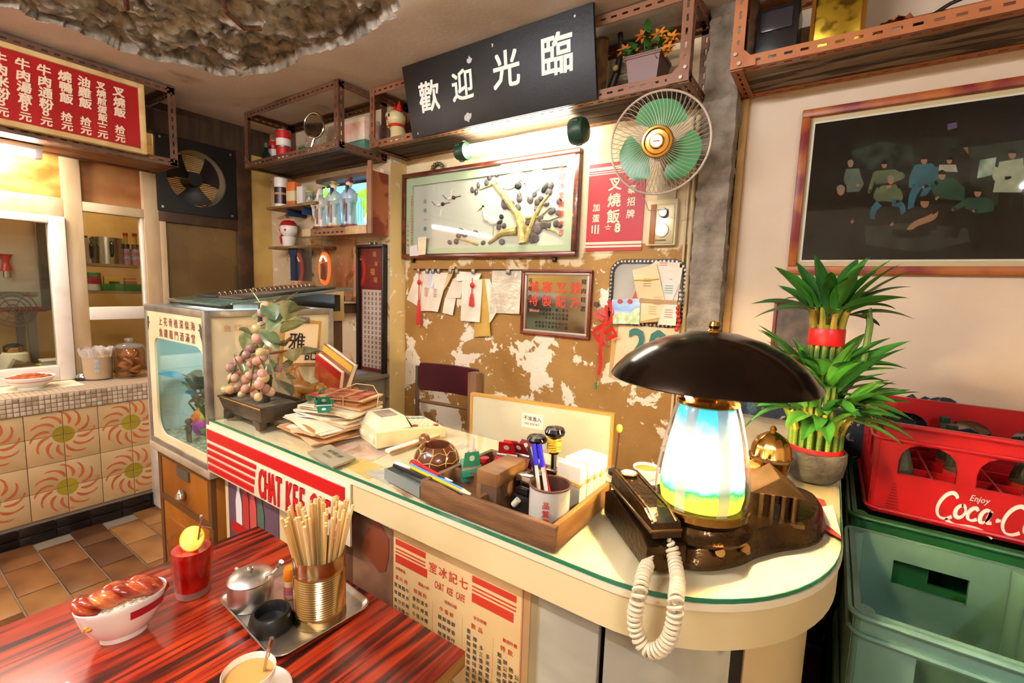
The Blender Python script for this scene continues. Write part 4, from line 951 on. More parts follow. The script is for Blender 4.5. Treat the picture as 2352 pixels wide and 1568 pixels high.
person(7,(1003,475),26,hairm,pc('teal2','#1C3E34','#28503F'),[(960,505),(1040,500),(1095,530),(1090,575),(1010,590),(930,560)],[([(960,515),(910,545),(870,570)],34,2),([(890,560),(862,572)],20,0),([(1085,530),(1050,560),(985,575)],32,2),([(1000,568),(975,580)],18,0),([(960,590),(900,650),(870,720)],60,4),([(1050,590),(1070,660),(1060,740)],70,4)])
person(8,(262,465),28,greyh,pc('black','#070706','#0F0E0C'),[(225,490),(310,480),(365,530),(375,640),(340,720),(220,700),(195,580)],[([(340,500),(370,570),(330,630)],40,2),([(335,620),(318,640)],20,0)])
person(9,(716,528),32,hairm,pc('black2','#0C0908','#1A1410'),[(650,560),(760,545),(795,600),(780,680),(690,690),(620,620)],[([(660,570),(600,610),(545,640)],38,2),([(575,622),(530,655)],22,0),([(770,575),(755,610),(660,650),(620,700)],40,0),([(760,570),(772,590)],44,2),([(740,680),(640,700),(540,690)],54,4)])
G().box((0,-.0165,hh/2),(2*hw-2*fw+.006,.001,hh-2*fw+.006)).obj('glass',gmat('picture_glass','#FAFAF6',.03,0,.03),t)
# small dark red frame behind the plant
P=[PY(x,y,Yw-.01) for x,y in ((1780,690),(1915,690),(1912,800),(1778,800))]
t=thing('small_frame','small dark red picture frame half hidden by the bamboo plant','picture',((P[0].x+P[1].x)/2,Yw,P[3].z)); hw=(P[1].x-P[0].x)/2; hh=P[0].z-P[3].z
G().box((0,-.004,hh/2),(2*hw-.01,.006,hh-.01)).obj('print',mat('print_dark','#2A2320',.5,col2='#5A4A40',scale=20),t)
for cc,dd in (((0,-.009,hh-.006),(2*hw,.018,.012)),((0,-.009,.006),(2*hw,.018,.012)),((-hw+.006,-.009,hh/2),(.012,.018,hh-.024)),((hw-.006,-.009,hh/2),(.012,.018,hh-.024))): G().box(cc,dd,.002).obj('frame',mat('frame_maroon','#6E1E22',.4),t)
# ================================================================ left part of the back wall
# tall framed calendar
Yc=WC-.001
P=[PY(x,y,Yc-.03) for x,y in ((818,563),(880,560),(884,872),(822,858))]; x0=(P[0].x+P[3].x)/2;x1=(P[1].x+P[2].x)/2;z1=(P[0].z+P[1].z)/2;z0=(P[2].z+P[3].z)/2
t=thing('framed_calendar','tall black-framed scroll with maroon top and columns of small characters','picture',((x0+x1)/2,Yc,z0)); hw=(x1-x0)/2; hh=z1-z0; fw=.018
for cc,dd in (((0,-.02,hh-fw/2),(2*hw,.04,fw)),((0,-.02,fw/2),(2*hw,.04,fw)),((-hw+fw/2,-.02,hh/2),(fw,.04,hh-2*fw)),((hw-fw/2,-.02,hh/2),(fw,.04,hh-2*fw))): G().box(cc,dd,.003).obj('frame',m_blk,t)
G().box((0,-.006,hh/2),(2*hw-.02,.006,hh-.02)).obj('maroon_mount',mat('print_maroon','#7A1E22',.4,col2='#6A181C',scale=4),t)
G().box((.004,-.0098,hh*.365),(2*hw-.06,.002,hh*.60)).obj('text_panel',mat('paper_grey_pink','#C9B8B0',.6),t)
g=G(); rq=random.Random(9)
for r in range(16):
    for c_ in range(6):
        x=-hw*.55+.040*c_*(hw/.145); z=hh*.635-.0345*r*(hh/.93)
        bars(g,BACK(x,-.0113,z),[(-.008,-.010,.008,-.001),(-.008,.001,.008,.010)])
g.obj('writing',mat('ink_maroon','#7E5450',.6),t,smooth=0,kind='stuff')
g=G(); 
for (x,z,s_) in ((.02,.93,.04),(.035,.86,.03),(0.0,.80,.05),(.03,.74,.04)): text(g,'福',BACK(x,-.0098,hh*z),s_,.02)
g.obj('gold_print',mat('print_gold','#C08A34',.5),t,smooth=0,kind='stuff')
G().box((0,-.026,hh/2),(2*hw-2*fw+.004,.001,hh-2*fw+.004)).obj('glass',gmat('picture_glass','#FAFAF6',.03,0,.03),t)
for x in (-.02,.03): G().box((x,-.012,hh+.008),(.02,.02,.018),.002).obj('hook',m_steel,t)
# ---- corner wooden shelves
m_shw=mat('shelf_wood_old','#8A6A3A',.6,col2='#6B4E28',scale=6,stretch=(1,5,5))
def wshelf(label,pa,pb,Y0,th=.018):
    a=PY(*pa,Y0); b=PY(*pb,Y0); t=thing('wall_shelf',label,'shelf',((a.x+b.x)/2,Yc,(a.z+b.z)/2-th))
    G().span((-(b.x-a.x)/2,Y0-Yc,0),((b.x-a.x)/2,0,th),.002).obj('board',m_shw,t)
    return t,a,b,(a.z+b.z)/2
m_blue2=mat('bracket_blue','#1C2E4A',.45)
t1,a1,b1,zS1=wshelf('upper short wooden corner shelf with food tins',(612,476),(725,462),1.96)
for x in (-.10,.10): G().span((x-.012,-.15,-.05),(x+.012,0,0)).obj('bracket',m_blue2,t1)
t2,a2,b2,zS2=wshelf('lower short wooden corner shelf with the blue bracket',(616,568),(725,560),1.98)
g=G(); g.prism([(-.055,0),(.055,0),(.055,-.03),(.03,-.06),(.03,-.24),(-.03,-.24),(-.03,-.06),(-.055,-.03)],0,.14,M=BACK(-.03,0,0)); g.obj('bracket',m_blue2,t2)
def onshelf(x,y,z): return PZ(x,y,z)
def scl(p): return (p-CAM).dot(fwd)/F_PX
def cylthing(name,label,cat,pxb,w,h,z,secs,Y=None,n=20,group=None):
    """round tin/cup: pxb = pixel of the base centre, w,h in pixels, secs = [(z0,z1,r factor,material,part name)]"""
    p=PY(pxb[0],pxb[1],Y) if Y else PZ(pxb[0],pxb[1],z); p.z=z; s=scl(p); r=w*s/2; H=h*s
    t=thing(name,label,cat,p,group=group)
    for za,zb,k_,m,nm in secs:
        G().lathe([(0,za*H),(r*k_*.97,za*H),(r*k_,za*H+.002),(r*k_,zb*H-.002),(r*k_*.97,zb*H),(0,zb*H)],n=n).obj(nm,m,t)
    return t
tw=mat('tin_white','#E8DED0',.35); tr=mat('tin_red','#C0181A',.35); ty=mat('tin_yellow','#D2B43A',.4); tst=mat('tin_rim','#B8B0A0',.3,metal=1)
zc1=zS1
cylthing('thermos_cup','dark brown thermos cup with white top on the upper corner shelf','cup',(647,468),30,66,zc1,[(0,.13,.95,tw,'base'),(.13,.68,1,mat('enamel_brown','#3A1A14',.3),'body'),(.68,1,1.0,tw,'cap'),(.42,.5,1.01,mat('label_tan','#B08A62',.5),'label')],Y=2.03)
def boxthing(name,label,cat,px,w,h,d,z,Y,faces,rz=0,group=None):
    p=PY(px[0],px[1],Y); p.z=z; s=scl(p); t=thing(name,label,cat,p,rz,group=group); W_,H=w*s,h*s
    for za,zb,m,nm in faces: G().span((-W_/2,-d/2,za*H),(W_/2,d/2,zb*H),.0015).obj(nm,m,t)
    return t
boxthing('food_box','orange and cream carton on the upper corner shelf','box',(675,466),28,54,.06,zc1,2.04,[(0,.22,mat('carton_orange','#C86A3C',.5),'bottom_band'),(.22,.64,mat('carton_cream','#D8C28E',.5),'body'),(.64,1,mat('carton_orange2','#D8702C',.5),'top_band')],.15)
boxthing('food_box','small white carton beside the orange carton','box',(695,463),20,42,.05,zc1,2.04,[(0,1,mat('carton_white','#D8D0C8',.5),'body'),(.3,.5,mat('carton_stain','#A08060',.5),'picture_band')],.1)
cylthing('glass_jar','little jar with a yellow lid at the end of the upper corner shelf','jar',(712,461),20,32,zc1,[(0,.88,.95,mat('jar_grey','#6E6A5A',.2,col2='#A8A28C',scale=30),'body'),(.88,1,1,mat('lid_yellow','#B8A82A',.4),'lid')],Y=2.05)
# cheek-painted doll pot on the lower shelf
p=PY(664,562,2.05); p.z=zS2; s=scl(p); t=thing('doll_pot','white doll-faced pot with red hair and red cheeks in cellophane','ornament',p)
k_=s
G().lathe([(0,0),(11*k_,0),(13*k_,4*k_),(15*k_,22*k_),(14*k_,23*k_),(0,23*k_)],n=20).obj('cup',tw,t)
G().ball((0,0,40*k_),(21*k_,18*k_,19*k_),18,12).obj('head',tw,t)
g=G(); g.lathe([(20.2*k_,47*k_),(18*k_,53*k_),(12*k_,58.5*k_),(0,60.5*k_)],n=20,sy=.9); g.obj('hair',mat('doll_red','#A81E1C',.4),t)
for x in (-10,10): G().ball((x*k_,-14.5*k_,37*k_),(3*k_,2.4*k_,3*k_),8,6).obj('cheek',mat('doll_cheek','#C22A3A',.4),t)
for x in (-8,8): G().tube([((x-3.4)*k_,-15.6*k_,44*k_),(x*k_,-16.4*k_,42.6*k_),((x+3.4)*k_,-15.6*k_,44*k_)],.0012,5).obj('eye',m_blackink,t)
g=G(); g.tube([(-18*k_,-4*k_,30*k_),(-27*k_,-4*k_,22*k_),(-24*k_,-4*k_,10*k_),(-12*k_,-4*k_,8*k_)],3*k_,8); g.obj('handle',mat('doll_red','#A81E1C',.4),t)
# ---- light box shelf with three robed figures
Yb=1.98; xL=PY(690,530,Yb).x; xR=PY(842,525,Yb).x; zb=PY(770,540,Yb).z; zt=PY(842,388,Yb).z+.0
t=thing('light_box_shelf','brown shelf box with a glowing bamboo forest panel','shelf',((xL+xR)/2,Yc,zb)); hw=(xR-xL)/2; hh=zt-zb; dy=Yb-Yc
zsh=.055
angle(t,(-hw,dy,0),(hw*.45,dy,0),(0,0,1),(0,1,0),m_iron)
G().span((-hw*.9,dy-.012,.0),(-hw*.62,dy+.0,zsh),.003).obj('lip_tape',mat('tape_beige','#B8A078',.6),t)
G().span((hw*.42,dy-.004,0),(hw,dy+.004,zsh),.003).obj('lip_tape',mat('tape_tan','#A87F4A',.5,col2='#C2A476',scale=10),t)
G().span((-hw,dy,zsh-.015),(hw,0,zsh)).obj('board',m_shw,t)
m_rp2=mat('panel_rust_flaked','#A86038',.6,col2='#7A2E14',scale=7,lo=.45,hi=.55)
G().span((hw,dy,0),(hw+.010,0,hh)).obj('side_panel',m_rp2,t)
G().span((hw+.01,dy,-.0),(hw+.045,dy+.012,hh+.05)).obj('corner_post',m_iron,t)
G().span((-hw*.55,dy+.02,hh-.03),(hw,0,hh-.005)).obj('top_board',m_brownp,t)
px0=PY(738,420,Yb+.10).x-(xL+xR)/2; pxr=hw-.012
G().span((px0-.02,-.05,zsh),(pxr,-.03,hh-.03)).obj('light_box',m_brownp,t)
# backlit picture: sky, bamboo, bright green
m_sky=mat('backlit_sky','#8CC4F0',.5,emit=1.0,ecol='#7CC0F4'); m_lf=mat('backlit_leaf','#A8E04A',.5,emit=.9,ecol='#98E040',col2='#3E9A2A',scale=20); m_dk=mat('backlit_dark','#2A6A22',.5,emit=.6,ecol='#2E7A28'); m_gl=mat('backlit_glow','#D8F8C0',.5,emit=1.8,ecol='#D8F8C0')
G().span((px0,-.056,zsh+.005),(pxr-.01,-.05,hh-.045)).obj('backlit_sheet',m_sky,t)
wq=pxr-.01-px0; hq=hh-.05-zsh
g=G(); rq=random.Random(2)
g2=G()
def leafblob(g,cx,cz,rx,rz,y,n=16):
    g.poly([(min(pxr-.012,max(px0,cx+rx*(1+.35*rq.uniform(-1,1))*math.cos(2*PI*i/n))),y,cz+rz*(1+.35*rq.uniform(-1,1))*math.sin(2*PI*i/n)) for i in range(n)])
for i in range(3): leafblob(g2,px0+wq*(.82+.05*i),zsh+hq*(.75-.22*i),wq*.16,hq*.16,-.0566-.0002*i); 
leafblob(g2,px0+wq*.06,zsh+hq*.80,wq*.09,hq*.2,-.0572)
g2.obj('bamboo_print',m_lf,t,smooth=0,kind='stuff')
leafblob(g,px0+wq*.88,zsh+hq*.2,wq*.10,hq*.22,-.0576); g.obj('glow_print',m_gl,t,smooth=0)
g=G()
for i in range(7): x=px0+wq*(.66+.05*i); bars(g,BACK(x,-.058,zsh+hq*.15),[(-.002,0,.002,hq*rq.uniform(.4,.7))])
g.obj('stem_print',m_dk,t,smooth=0,kind='stuff')
def robed(label,px,pyb,h,robe,trim,head_m,hat_m,beard_m,bald=False,extra=None):
    p=PY(px,pyb,Yb+.03); p.z=zb+zsh; s=scl(p); H=h*s; t=thing('robed_figurine',label,'figurine',p,rz=.35,group='three robed figurines')
    w=.17*H
    prof=[(0,0),(w*.95,0),(w*1.05,.03*H),(w*1.0,.08*H),(w*.9,.25*H),(w*.85,.42*H),(w*.95,.56*H),(w*.98,.66*H),(w*.8,.74*H),(w*.35,.79*H),(0,.80*H)]
    G().lathe(prof,n=20,sy=.72).obj('robe',robe,t)
    G().lathe([(w*1.06,.012*H),(w*1.09,.02*H),(w*1.06,.05*H),(w*1.0,.05*H)],n=20,sy=.72).obj('hem',trim,t)
    for sx in (-1,1):
        G().tube([(sx*w*.85,-.0,.68*H),(sx*w*1.05,-w*.35,.55*H),(sx*w*.5,-w*.75,.50*H),(sx*w*.15,-w*.85,.50*H)],lambda u:w*(.26+.12*u),10).obj('sleeve',robe,t)
        G().tube([(sx*w*.5,-w*.78,.50*H),(sx*w*.55,-w*.75,.33*H),(sx*w*.5,-w*.62,.22*H)],lambda u:w*(.3-.2*u),8).obj('hanging_sleeve',robe,t)
    G().ball((0,-.01*H,.87*H),(.068*H,.07*H,.085*H),14,10).obj('head',head_m,t)
    G().tube([(0,-.07*H,.83*H),(0,-.10*H,.76*H),(0,-.10*H,.64*H)],lambda u:H*(.042-.03*u),8).obj('beard',beard_m,t)
    if bald: G().ball((0,.0,.925*H),(.062*H,.062*H,.06*H),12,8).obj('forehead',head_m,t)
    else:
        G().lathe([(0,.90*H),(.078*H,.90*H),(.08*H,.93*H),(.06*H,.96*H),(.065*H,.985*H),(0,1.0*H)],n=14).obj('hat',hat_m,t)
        for sx in (-1,1): G().ball((sx*.095*H,.01*H,.925*H),(.04*H,.01*H,.02*H),8,6).obj('hat_wing',hat_m,t)
    G().tube([(0,-w*.80,.52*H),(0,-w*.82,.30*H),(0,-w*.80,.10*H)],w*.10,6).obj('sash',trim,t)
    G().box((0,-w*.9,.50*H),(.09*H,.02*H,.05*H),.004).obj('held_object',extra or trim,t)
    G().lathe([(0,-.0),(w*1.2,0),(w*1.2,.014*H),(0,.014*H)],n=16,sy=.8).obj('stand',m_blk,t)
rw=mat('glaze_pale_grey','#C9BCA8',.25,col2='#B8A890',scale=12); rb=mat('glaze_pale_blue','#9FB6C2',.25,col2='#8CA4B4',scale=9); rmix=mat('glaze_celadon','#A9B8AE',.25,col2='#B8923E',scale=8,lo=.55,hi=.7)
ro=mat('glaze_orange','#C2602A',.3); rm=mat('glaze_maroon','#7E2028',.3); fs_=mat('glaze_face','#E2C6A8',.35)
robed('bald white-bearded robed figurine in pale grey, left of three',736,508,92,rw,rm,fs_,rw,tw,True)
robed('robed figurine with orange cloak and black beard, middle of three',768,510,104,rmix,ro,fs_,mat('glaze_gold','#B08A2E',.3),m_blk,extra=ro)
robed('tall pale blue robed figurine with red cap, right of three',803,510,108,rb,rm,fs_,rm,m_blk,extra=ro)
# ---- acrylic case with neon shrine on a small wall shelf
Yq=1.84
for _ in range(20):
    X1=PY(741,690,Yq).x; yb=PX(812,688,X1).y; Yq+= (2.12-yb)*.5
X0=PY(684,688,Yq).x; zq=PY(741,692,Yq).z
zt=PY(741,541,Yq).z
t=thing('wall_shelf','small bracket shelf under the clear acrylic shrine case','shelf',((X0+X1)/2,Yc,zq-.014))
G().span((-(X1-X0)/2-.02,Yq-Yc-.02,0),((X1-X0)/2+.04,0,.012),.002).obj('board',mat('shelf_grey','#A8957C',.5),t)
for x in (.02,(X1-X0)/2): G().span((x-.008,-.12,-.07),(x+.008,0,0)).obj('bracket',m_brownp,t)
t=thing('shrine_case','clear acrylic case holding a small neon-lit red shrine','case',((X0+X1)/2,(Yq+2.12)/2,zq)); hx=(X1-X0)/2; hy=(2.12-Yq)/2; hh=zt-zq
m_acr=gmat('acrylic_clear','#F6F2EC')
for a,b in (((-hx,-hy,0),(hx,-hy+.003,hh)),((-hx,hy-.003,0),(hx,hy,hh)),((-hx,-hy,0),(-hx+.003,hy,hh)),((hx-.003,-hy,0),(hx,hy,hh)),((-hx,-hy,hh-.003),(hx,hy,hh))): G().span(a,b).obj('acrylic_sheet',m_acr,t)
t=thing('neon_shrine','little red oval shrine with glowing neon arch on a black base','shrine',((X0+X1)/2+.02,(Yq+2.12)/2-.02,zq+.001))
G().box((0,0,.02),(2*hx-.03,.14,.04),.005).obj('base',m_blk,t)
m_neon=mat('neon_red','#FF4A20',.4,emit=3.5,ecol='#FF3A14'); m_neony=mat('neon_warm','#FFF0B0',.4,emit=9,ecol='#FFE08A')
zc=.04+hh*.42
pts=[(.055*math.cos(2*PI*i/28),0,zc+.105*math.sin(2*PI*i/28)) for i in range(28)]
G().tube(pts,.010,8,closed=True).obj('tinsel_ring',m_neon,t)
G().tube([(-.038+.0*i+.076*i/12,-.012,zc+.05+.035*math.sin(PI*i/12)) for i in range(13)],.005,6).obj('neon_arch',m_neony,t)
G().box((0,.004,zc-.02),(.05,.02,.12),.003).obj('tablet',mat('shrine_maroon','#7A2A28',.4),t)
for sx in (-1,1): G().box((sx*.034,.0,zc-.02),(.014,.018,.11),.003).obj('pillar',mat('shrine_teal','#5A7A70',.4),t)
for i in range(7): G().ball((-.05+.017*i,-.04,.06+.01*(i%2)),(.016,.013,.012),8,6).obj('flower',mat('shrine_flower','#B8C8A8',.4) if i%2 else mat('shrine_leaf','#3A6A4A',.4),t)
for sx in (-1,1): G().cyl((sx*.05,-.05,.04),(sx*.05,-.05,.085),.008,n=10).obj('candle',mat('candle_red','#A02018',.4),t)
# ================================================================ the cashier's counter
ZT=1.0; Y0=.735; YB=1.235; XR=.063; XLc=-1.80; XI=-.36
def front(n=18,d=0):   # outline of the front, from the left end round the curved corner to the wall; d = inset
    pts=[(XLc,Y0+d)]; cx,cy=-.297,1.155; a,b=.36-d,.42-d
    pts+=[(cx+a*math.sin(PI/2*i/n),cy-b*math.cos(PI/2*i/n)) for i in range(n+1)]
    pts.append((XR-d,W-.065)); return pts
ct=thing('cashier_counter','L-shaped cream cashier counter with glass top and curved end','counter',(-.9,1.0,0))
O=Vector((-.9,1.0,0))
def outl(d): return [(x-O.x,y-O.y) for x,y in front(18,d)]+[(XI-O.x,W-.065-O.y),(XI-O.x,YB-O.y),(XLc-O.x,YB-O.y)]
m_top=mat('laminate_cream_top','#FAE6B4',.35,col2='#F4DAA0',scale=4); m_fas=mat('laminate_cream_fascia','#DCC692',.4,col2='#CDB47E',scale=3)
m_ggreen=mat('glass_green_edge','#1F6B4A',.1,coat=.5); m_chrome=mat('chrome','#C8C2B8',.12,metal=1)
G().prism(outl(.006),.975,.990).obj('top_board',m_top,ct)
g=G(); g.prism(outl(.004),.9915,.9995); g.obj('glass_top',gmat('glass_sheet_top','#FFFFFF'),ct)
# green polished edge of the glass and cream rim below it
def strip(d0,d1,z0,z1,name,m,cut=None):
    a=outl(d0)[:21]; b=outl(d1)[:21]; g=G(); n=len(a)
    vs=[(x,y,z0) for x,y in a]+[(x,y,z1) for x,y in a]+[(x,y,z0) for x,y in b]+[(x,y,z1) for x,y in b]
    fs=[]
    for i in range(n-1): fs+=[(i,i+1,n+i+1,n+i),(2*n+i,3*n+i,3*n+i+1,2*n+i+1),(n+i,n+i+1,3*n+i+1,3*n+i),(i,2*n+i,2*n+i+1,i+1)]
    g.add(vs,fs); return g.obj(name,m,ct)
strip(.002,.004,.9915,.9993,'glass_edge',m_ggreen); strip(.0,.012,.978,.9905,'rim',mat('rim_ivory','#E6D4AE',.35))
strip(.004,.02,.905,.978,'fascia',m_fas)
m_marb=mat('marble_laminate','#C8BD9E',.35,col2='#9A927E',scale=1.6,lo=.46,hi=.60,detail=5)
for nd in m_marb.node_tree.nodes:      # thin grey veins in the printed marble
    if nd.type=='VALTORGB':
        el=nd.color_ramp.elements
        for p_,c_ in ((.487,'#C2B798'),(.496,'#7E786A'),(.505,'#BDB394')): q_=el.new(p_); q_.color=lin(c_)
    if nd.type=='TEX_NOISE': nd.inputs['Distortion'].default_value=.8
b=outl(.045)
# straight base: panels; curved base
def panel(x0,x1,m,name='base_panel',dy=0): G().span((x0-O.x,Y0+.045+dy-O.y,0),(x1-O.x,Y0+.06+dy-O.y,.905),.001).obj(name,m,ct)
panel(-1.80,-1.32,m_fas); panel(-1.318,-1.02,mat('laminate_dark_wood','#4A2E20',.4,col2='#6A4630',scale=4),); panel(-1.018,-.50,m_marb); panel(-.498,-.31,m_marb)
a=outl(.045)[1:21]; bb=outl(.06)[1:21]
def curved(i0,i1,m,name,d=0):
    A=[(x,y) for x,y in outl(.045+d)[1:21][i0:i1+1]]; B=[(x,y) for x,y in outl(.06)[1:21][i0:i1+1]]; n=len(A); g=G()
    vs=[(x,y,0) for x,y in A]+[(x,y,.905) for x,y in A]+[(x,y,0) for x,y in B]+[(x,y,.905) for x,y in B]
    fs=[]
    for i in range(n-1): fs+=[(i,i+1,n+i+1,n+i),(2*n+i,3*n+i,3*n+i+1,2*n+i+1)]
    fs+=[(0,n,3*n,2*n),(n-1,2*n+n-1,3*n+n-1,n+n-1)]
    g.add(vs,fs); g.obj(name,m,ct)
curved(0,8,m_marb,'base_panel'); curved(8,9,m_blk,'joint_strip',.004); curved(9,19,mat('laminate_tan','#D2B27A',.4,col2='#C8A56A',scale=2),'end_panel')
G().span((XI-O.x,YB-O.y+.0,0),(XI+.015-O.x,W-.065-O.y,.975)).obj('inner_panel',m_fas,ct)
G().span((XLc-O.x,YB-.02-O.y,0),(XI-O.x,YB-O.y-.005,.975)).obj('inner_panel',m_fas,ct)
G().span((XLc-O.x,Y0+.06-O.y,0),(XLc+.015-O.x,YB-O.y-.02,.975)).obj('end_panel',m_fas,ct)
# scuffs: tape edges and dark chips along the fascia
# ---- cafe sign on the fascia
t=thing('cafe_sign','cream cafe sign with red stripes and raised red letters on the counter front','sign',(-1.405,Y0-.004,.805)); 
x0,x1=-1.815+1.405,-.995+1.405; hh=.172
G().span((x0,0,0),(x1,.006,hh),.001).obj('panel',mat('acrylic_cream','#EBD9B4',.3),t)
def st(xa,za,xb,zb): G().span((x0+xa,-.004,za),(x0+xb,0,zb)).obj('stripe',mat('acrylic_red','#C2141A',.3),t)
st(.012,.122,.80,.160); st(.012,.094,.345,.108); st(.012,.067,.338,.083); st(.012,.040,.332,.056); st(.012,.010,.326,.030)
m_rl=mat('acrylic_red','#C2141A',.3)
x=x0+.36
for wd in ('CHAT','KEE','CAFE'):
    for ch in wd:
        g=G(); text(g,ch,BACK(x+.016,-.004+.004,.060),.135,.05,sx=.36,skew=.16,depth=.004); g.obj('letter',m_rl,t,smooth=0); x+=.0335
    x+=.022
# ---- posters on the base
t=thing('drink_poster','dark drinks poster with bottles and red bands under the cafe sign','poster',(-1.60,Y0+.045,.40)); 
G().span((-.17,-.003,0),(.17,0,.45)).obj('sheet',mat('poster_plum','#4A3440',.4,col2='#6A5060',scale=3),t)
for z0_,z1_ in ((.18,.22),(.11,.15),(.04,.08)): G().span((-.15,-.0045,z0_),(.14,-.003,z1_)).obj('red_band',m_red,t)
for x,h,c in ((-.09,.2,'#D8CFC4'),(-.04,.24,'#B0302A'),(.01,.24,'#C24A44'),(.06,.22,'#46604E')):
    g=G(); g.poly([(x+a,-.005,.225+b*h/.24) for a,b in ((-.022,0),(.022,0),(.022,.10),(.009,.15),(.009,.19),(-.009,.19),(-.009,.15),(-.022,.10))]); g.obj('bottle_print',mat('print_'+c[1:],c,.4),t,smooth=0)
t=thing('food_poster','dark food poster with red bowl beside the menu sheet','poster',(-.955,Y0+.045,.40))
G().span((-.09,-.003,0),(.075,0,.47)).obj('sheet',mat('poster_umber','#5A3826',.4,col2='#8A6248',scale=7),t)
g=G(); g.poly([(-.05+.075*math.cos(PI+PI*i/12),-.004,.20+.09*math.sin(PI+PI*i/12)) for i in range(13)]); g.obj('bowl_print',mat('print_bowl','#B02820',.35),t,smooth=0)
g=G(); g.poly([(.01+.05*math.cos(2*PI*i/9)*(1+.3*(i%2)),-.0045,.40+.05*math.sin(2*PI*i/9)*(1+.3*(i%3)))for i in range(9)]); g.obj('flame_print',mat('print_flame','#7A3A1E',.5),t,smooth=0)
# ---- menu sheet
A=PY(893,1212,.779); B=PY(1220,1350,.779); mw=B.x-A.x; mh=.56; zt=.888
t=thing('menu_sheet','orange-cream cafe menu sheet taped on the counter front','menu',((A.x+B.x)/2,Y0+.045,zt-mh)); hw=mw/2
G().span((-hw,-.002,0),(hw,0,mh)).obj('sheet',mat('paper_menu','#E2BE84',.5,col2='#D8B070',scale=3),t)
M=BACK(0,-.0026,0); g=G()
bw=.0022
bars(g,M,[(-hw+.012,mh-.014,hw-.016,mh-.014+bw),(-hw+.012,.02,-hw+.012+bw,mh-.012),(hw-.018,.02,hw-.018+bw,mh-.012),(-hw+.012,.02,hw-.016,.02+bw)])
for sx in (-1,1):
    xa,xb=(-hw+.028,-hw+.135) if sx<0 else (hw-.155,hw-.034)
    bars(g,M,[(xa,mh-.052,xb,mh-.036),(xa,mh-.064,xb,mh-.060),(xa,mh-.073,xb,mh-.069),(xa,mh-.100,xb-.006*sx,mh-.078)])
g.obj('red_rules',mat('print_menu_red','#C83A22',.5),t,smooth=0,kind='stuff')
g=G(); text(g,'室冰記七',BACK(-.008,-.0027,mh-.066),.028,.02,pitch=1.15); text(g,'CHAT KEE CAFE',BACK(-.005,-.0027,mh-.103),.026,.03,sx=.42,skew=.15)
for x,z,s in ((-.165,.115,'冰熱飲品'),(-.085,.125,'甜品小炒'),(.0,.135,'特別介紹'),(.085,.135,'全日供應'),(.165,.150,'歡迎外賣')): text(g,s,BACK(x*hw/.21,-.0027,mh-z),.0095,.02)
g.obj('title_print',mat('print_menu_red','#C83A22',.5),t,smooth=0,kind='stuff')
g=G(); g2=G(); rq=random.Random(4); foods='火腿蛋沙嗲牛肉公仔麵多士咖啡奶茶檸檬香片鮮三文治餐常飯粉湯米凍熱可樂西多'
for c,(x,z) in enumerate(((-.160,.14),(-.095,.15),(-.01,.16))):
    text(g2,''.join(rq.choice(foods) for _ in range(3)),BACK(x*hw/.21,-.0027,mh-z),.013,.01,pitch=1.25)
    for r in range(4):
        text(g,''.join(rq.choice(foods) for _ in range(4)),BACK(x*hw/.21,-.0027,mh-z-.022-.021*r),.0125,.01,pitch=1.15)
    text(g2,''.join(rq.choice(foods) for _ in range(3)),BACK(x*hw/.21,-.0027,mh-z-.108),.013,.01,pitch=1.25)
    for r in range(6): text(g,''.join(rq.choice(foods) for _ in range(4)),BACK(x*hw/.21,-.0027,mh-z-.13-.021*r),.0125,.01,pitch=1.15)
for c in range(4):
    text(g,''.join(rq.choice(foods) for _ in range(11)),BACK((.055+.018*c)*hw/.21,-.0027,mh-.17-.012*c),.0125,.01,True,pitch=1.25)
    text(g,''.join(rq.choice(foods) for _ in range(9)),BACK((.14+.015*c)*hw/.21,-.0027,mh-.185-.010*c),.0125,.01,True,pitch=1.25)
g.obj('dish_list',mat('print_menu_ink','#4A3A34',.6),t,smooth=0,kind='stuff'); 
text(g2,'飲品',BACK(.08*hw/.21,-.0027,mh-.158),.014,.01,pitch=1.4); text(g2,'特飲',BACK(.16*hw/.21,-.0027,mh-.172),.014,.01,pitch=1.4)
bars(g2,M,[(-.134*hw/.21,.1,-.1335*hw/.21,mh-.15),(-.055*hw/.21,.1,-.0545*hw/.21,mh-.15),(.036*hw/.21,.1,.0365*hw/.21,mh-.15),(.122*hw/.21,.1,.1225*hw/.21,mh-.16)])
g2.obj('heading_print',mat('print_menu_red','#C83A22',.5),t,smooth=0,kind='stuff')
m_tape=gmat('tape_clear','#F6EEDC',.12,.06)
G().span((hw-.02,-.0045,.05),(hw+.02,-.003,mh+.015)).obj('clear_tape',m_tape,t)
# ---- papers under the glass (lie on the top board, under the sheet)
def flat(name,label,cat,m,px,z,th=.0008,mark=None):
    P=[PZ(x,y,z) for x,y in px]; c=sum(P,Vector())/len(P); c.z=z
    o=G().slab([p-c+Vector((0,0,th)) for p in P],(0,0,1),th).obj(name,m,None,loc=c,label=label,cat=cat,smooth=0)
    if mark:
        g=G(); ax=(P[1]-P[0]).normalized(); ay=(P[2]-P[1]).normalized(); M=frameM((0,0,th+.0004),ax,Vector((0,0,1)).cross(ax)); W_=(P[1]-P[0]).length*.35
        for r in range(4): bars(g,M@Matrix.Translation((0,.012-.009*r,0)),[(-W_,-.0016,W_*(1-.2*(r%2)),.0016)])
        g.obj('writing',mark,o,smooth=0,kind='stuff')
    return o
zu=.9901
flat('leaflet','pink photo leaflet under the counter glass','leaflet',mat('leaflet_pink','#D8A488',.5,col2='#E6CDB0',scale=18),[(745,1025),(800,1005),(895,1040),(830,1072)],zu,mark=mat('ink_brown','#A8845C',.6))
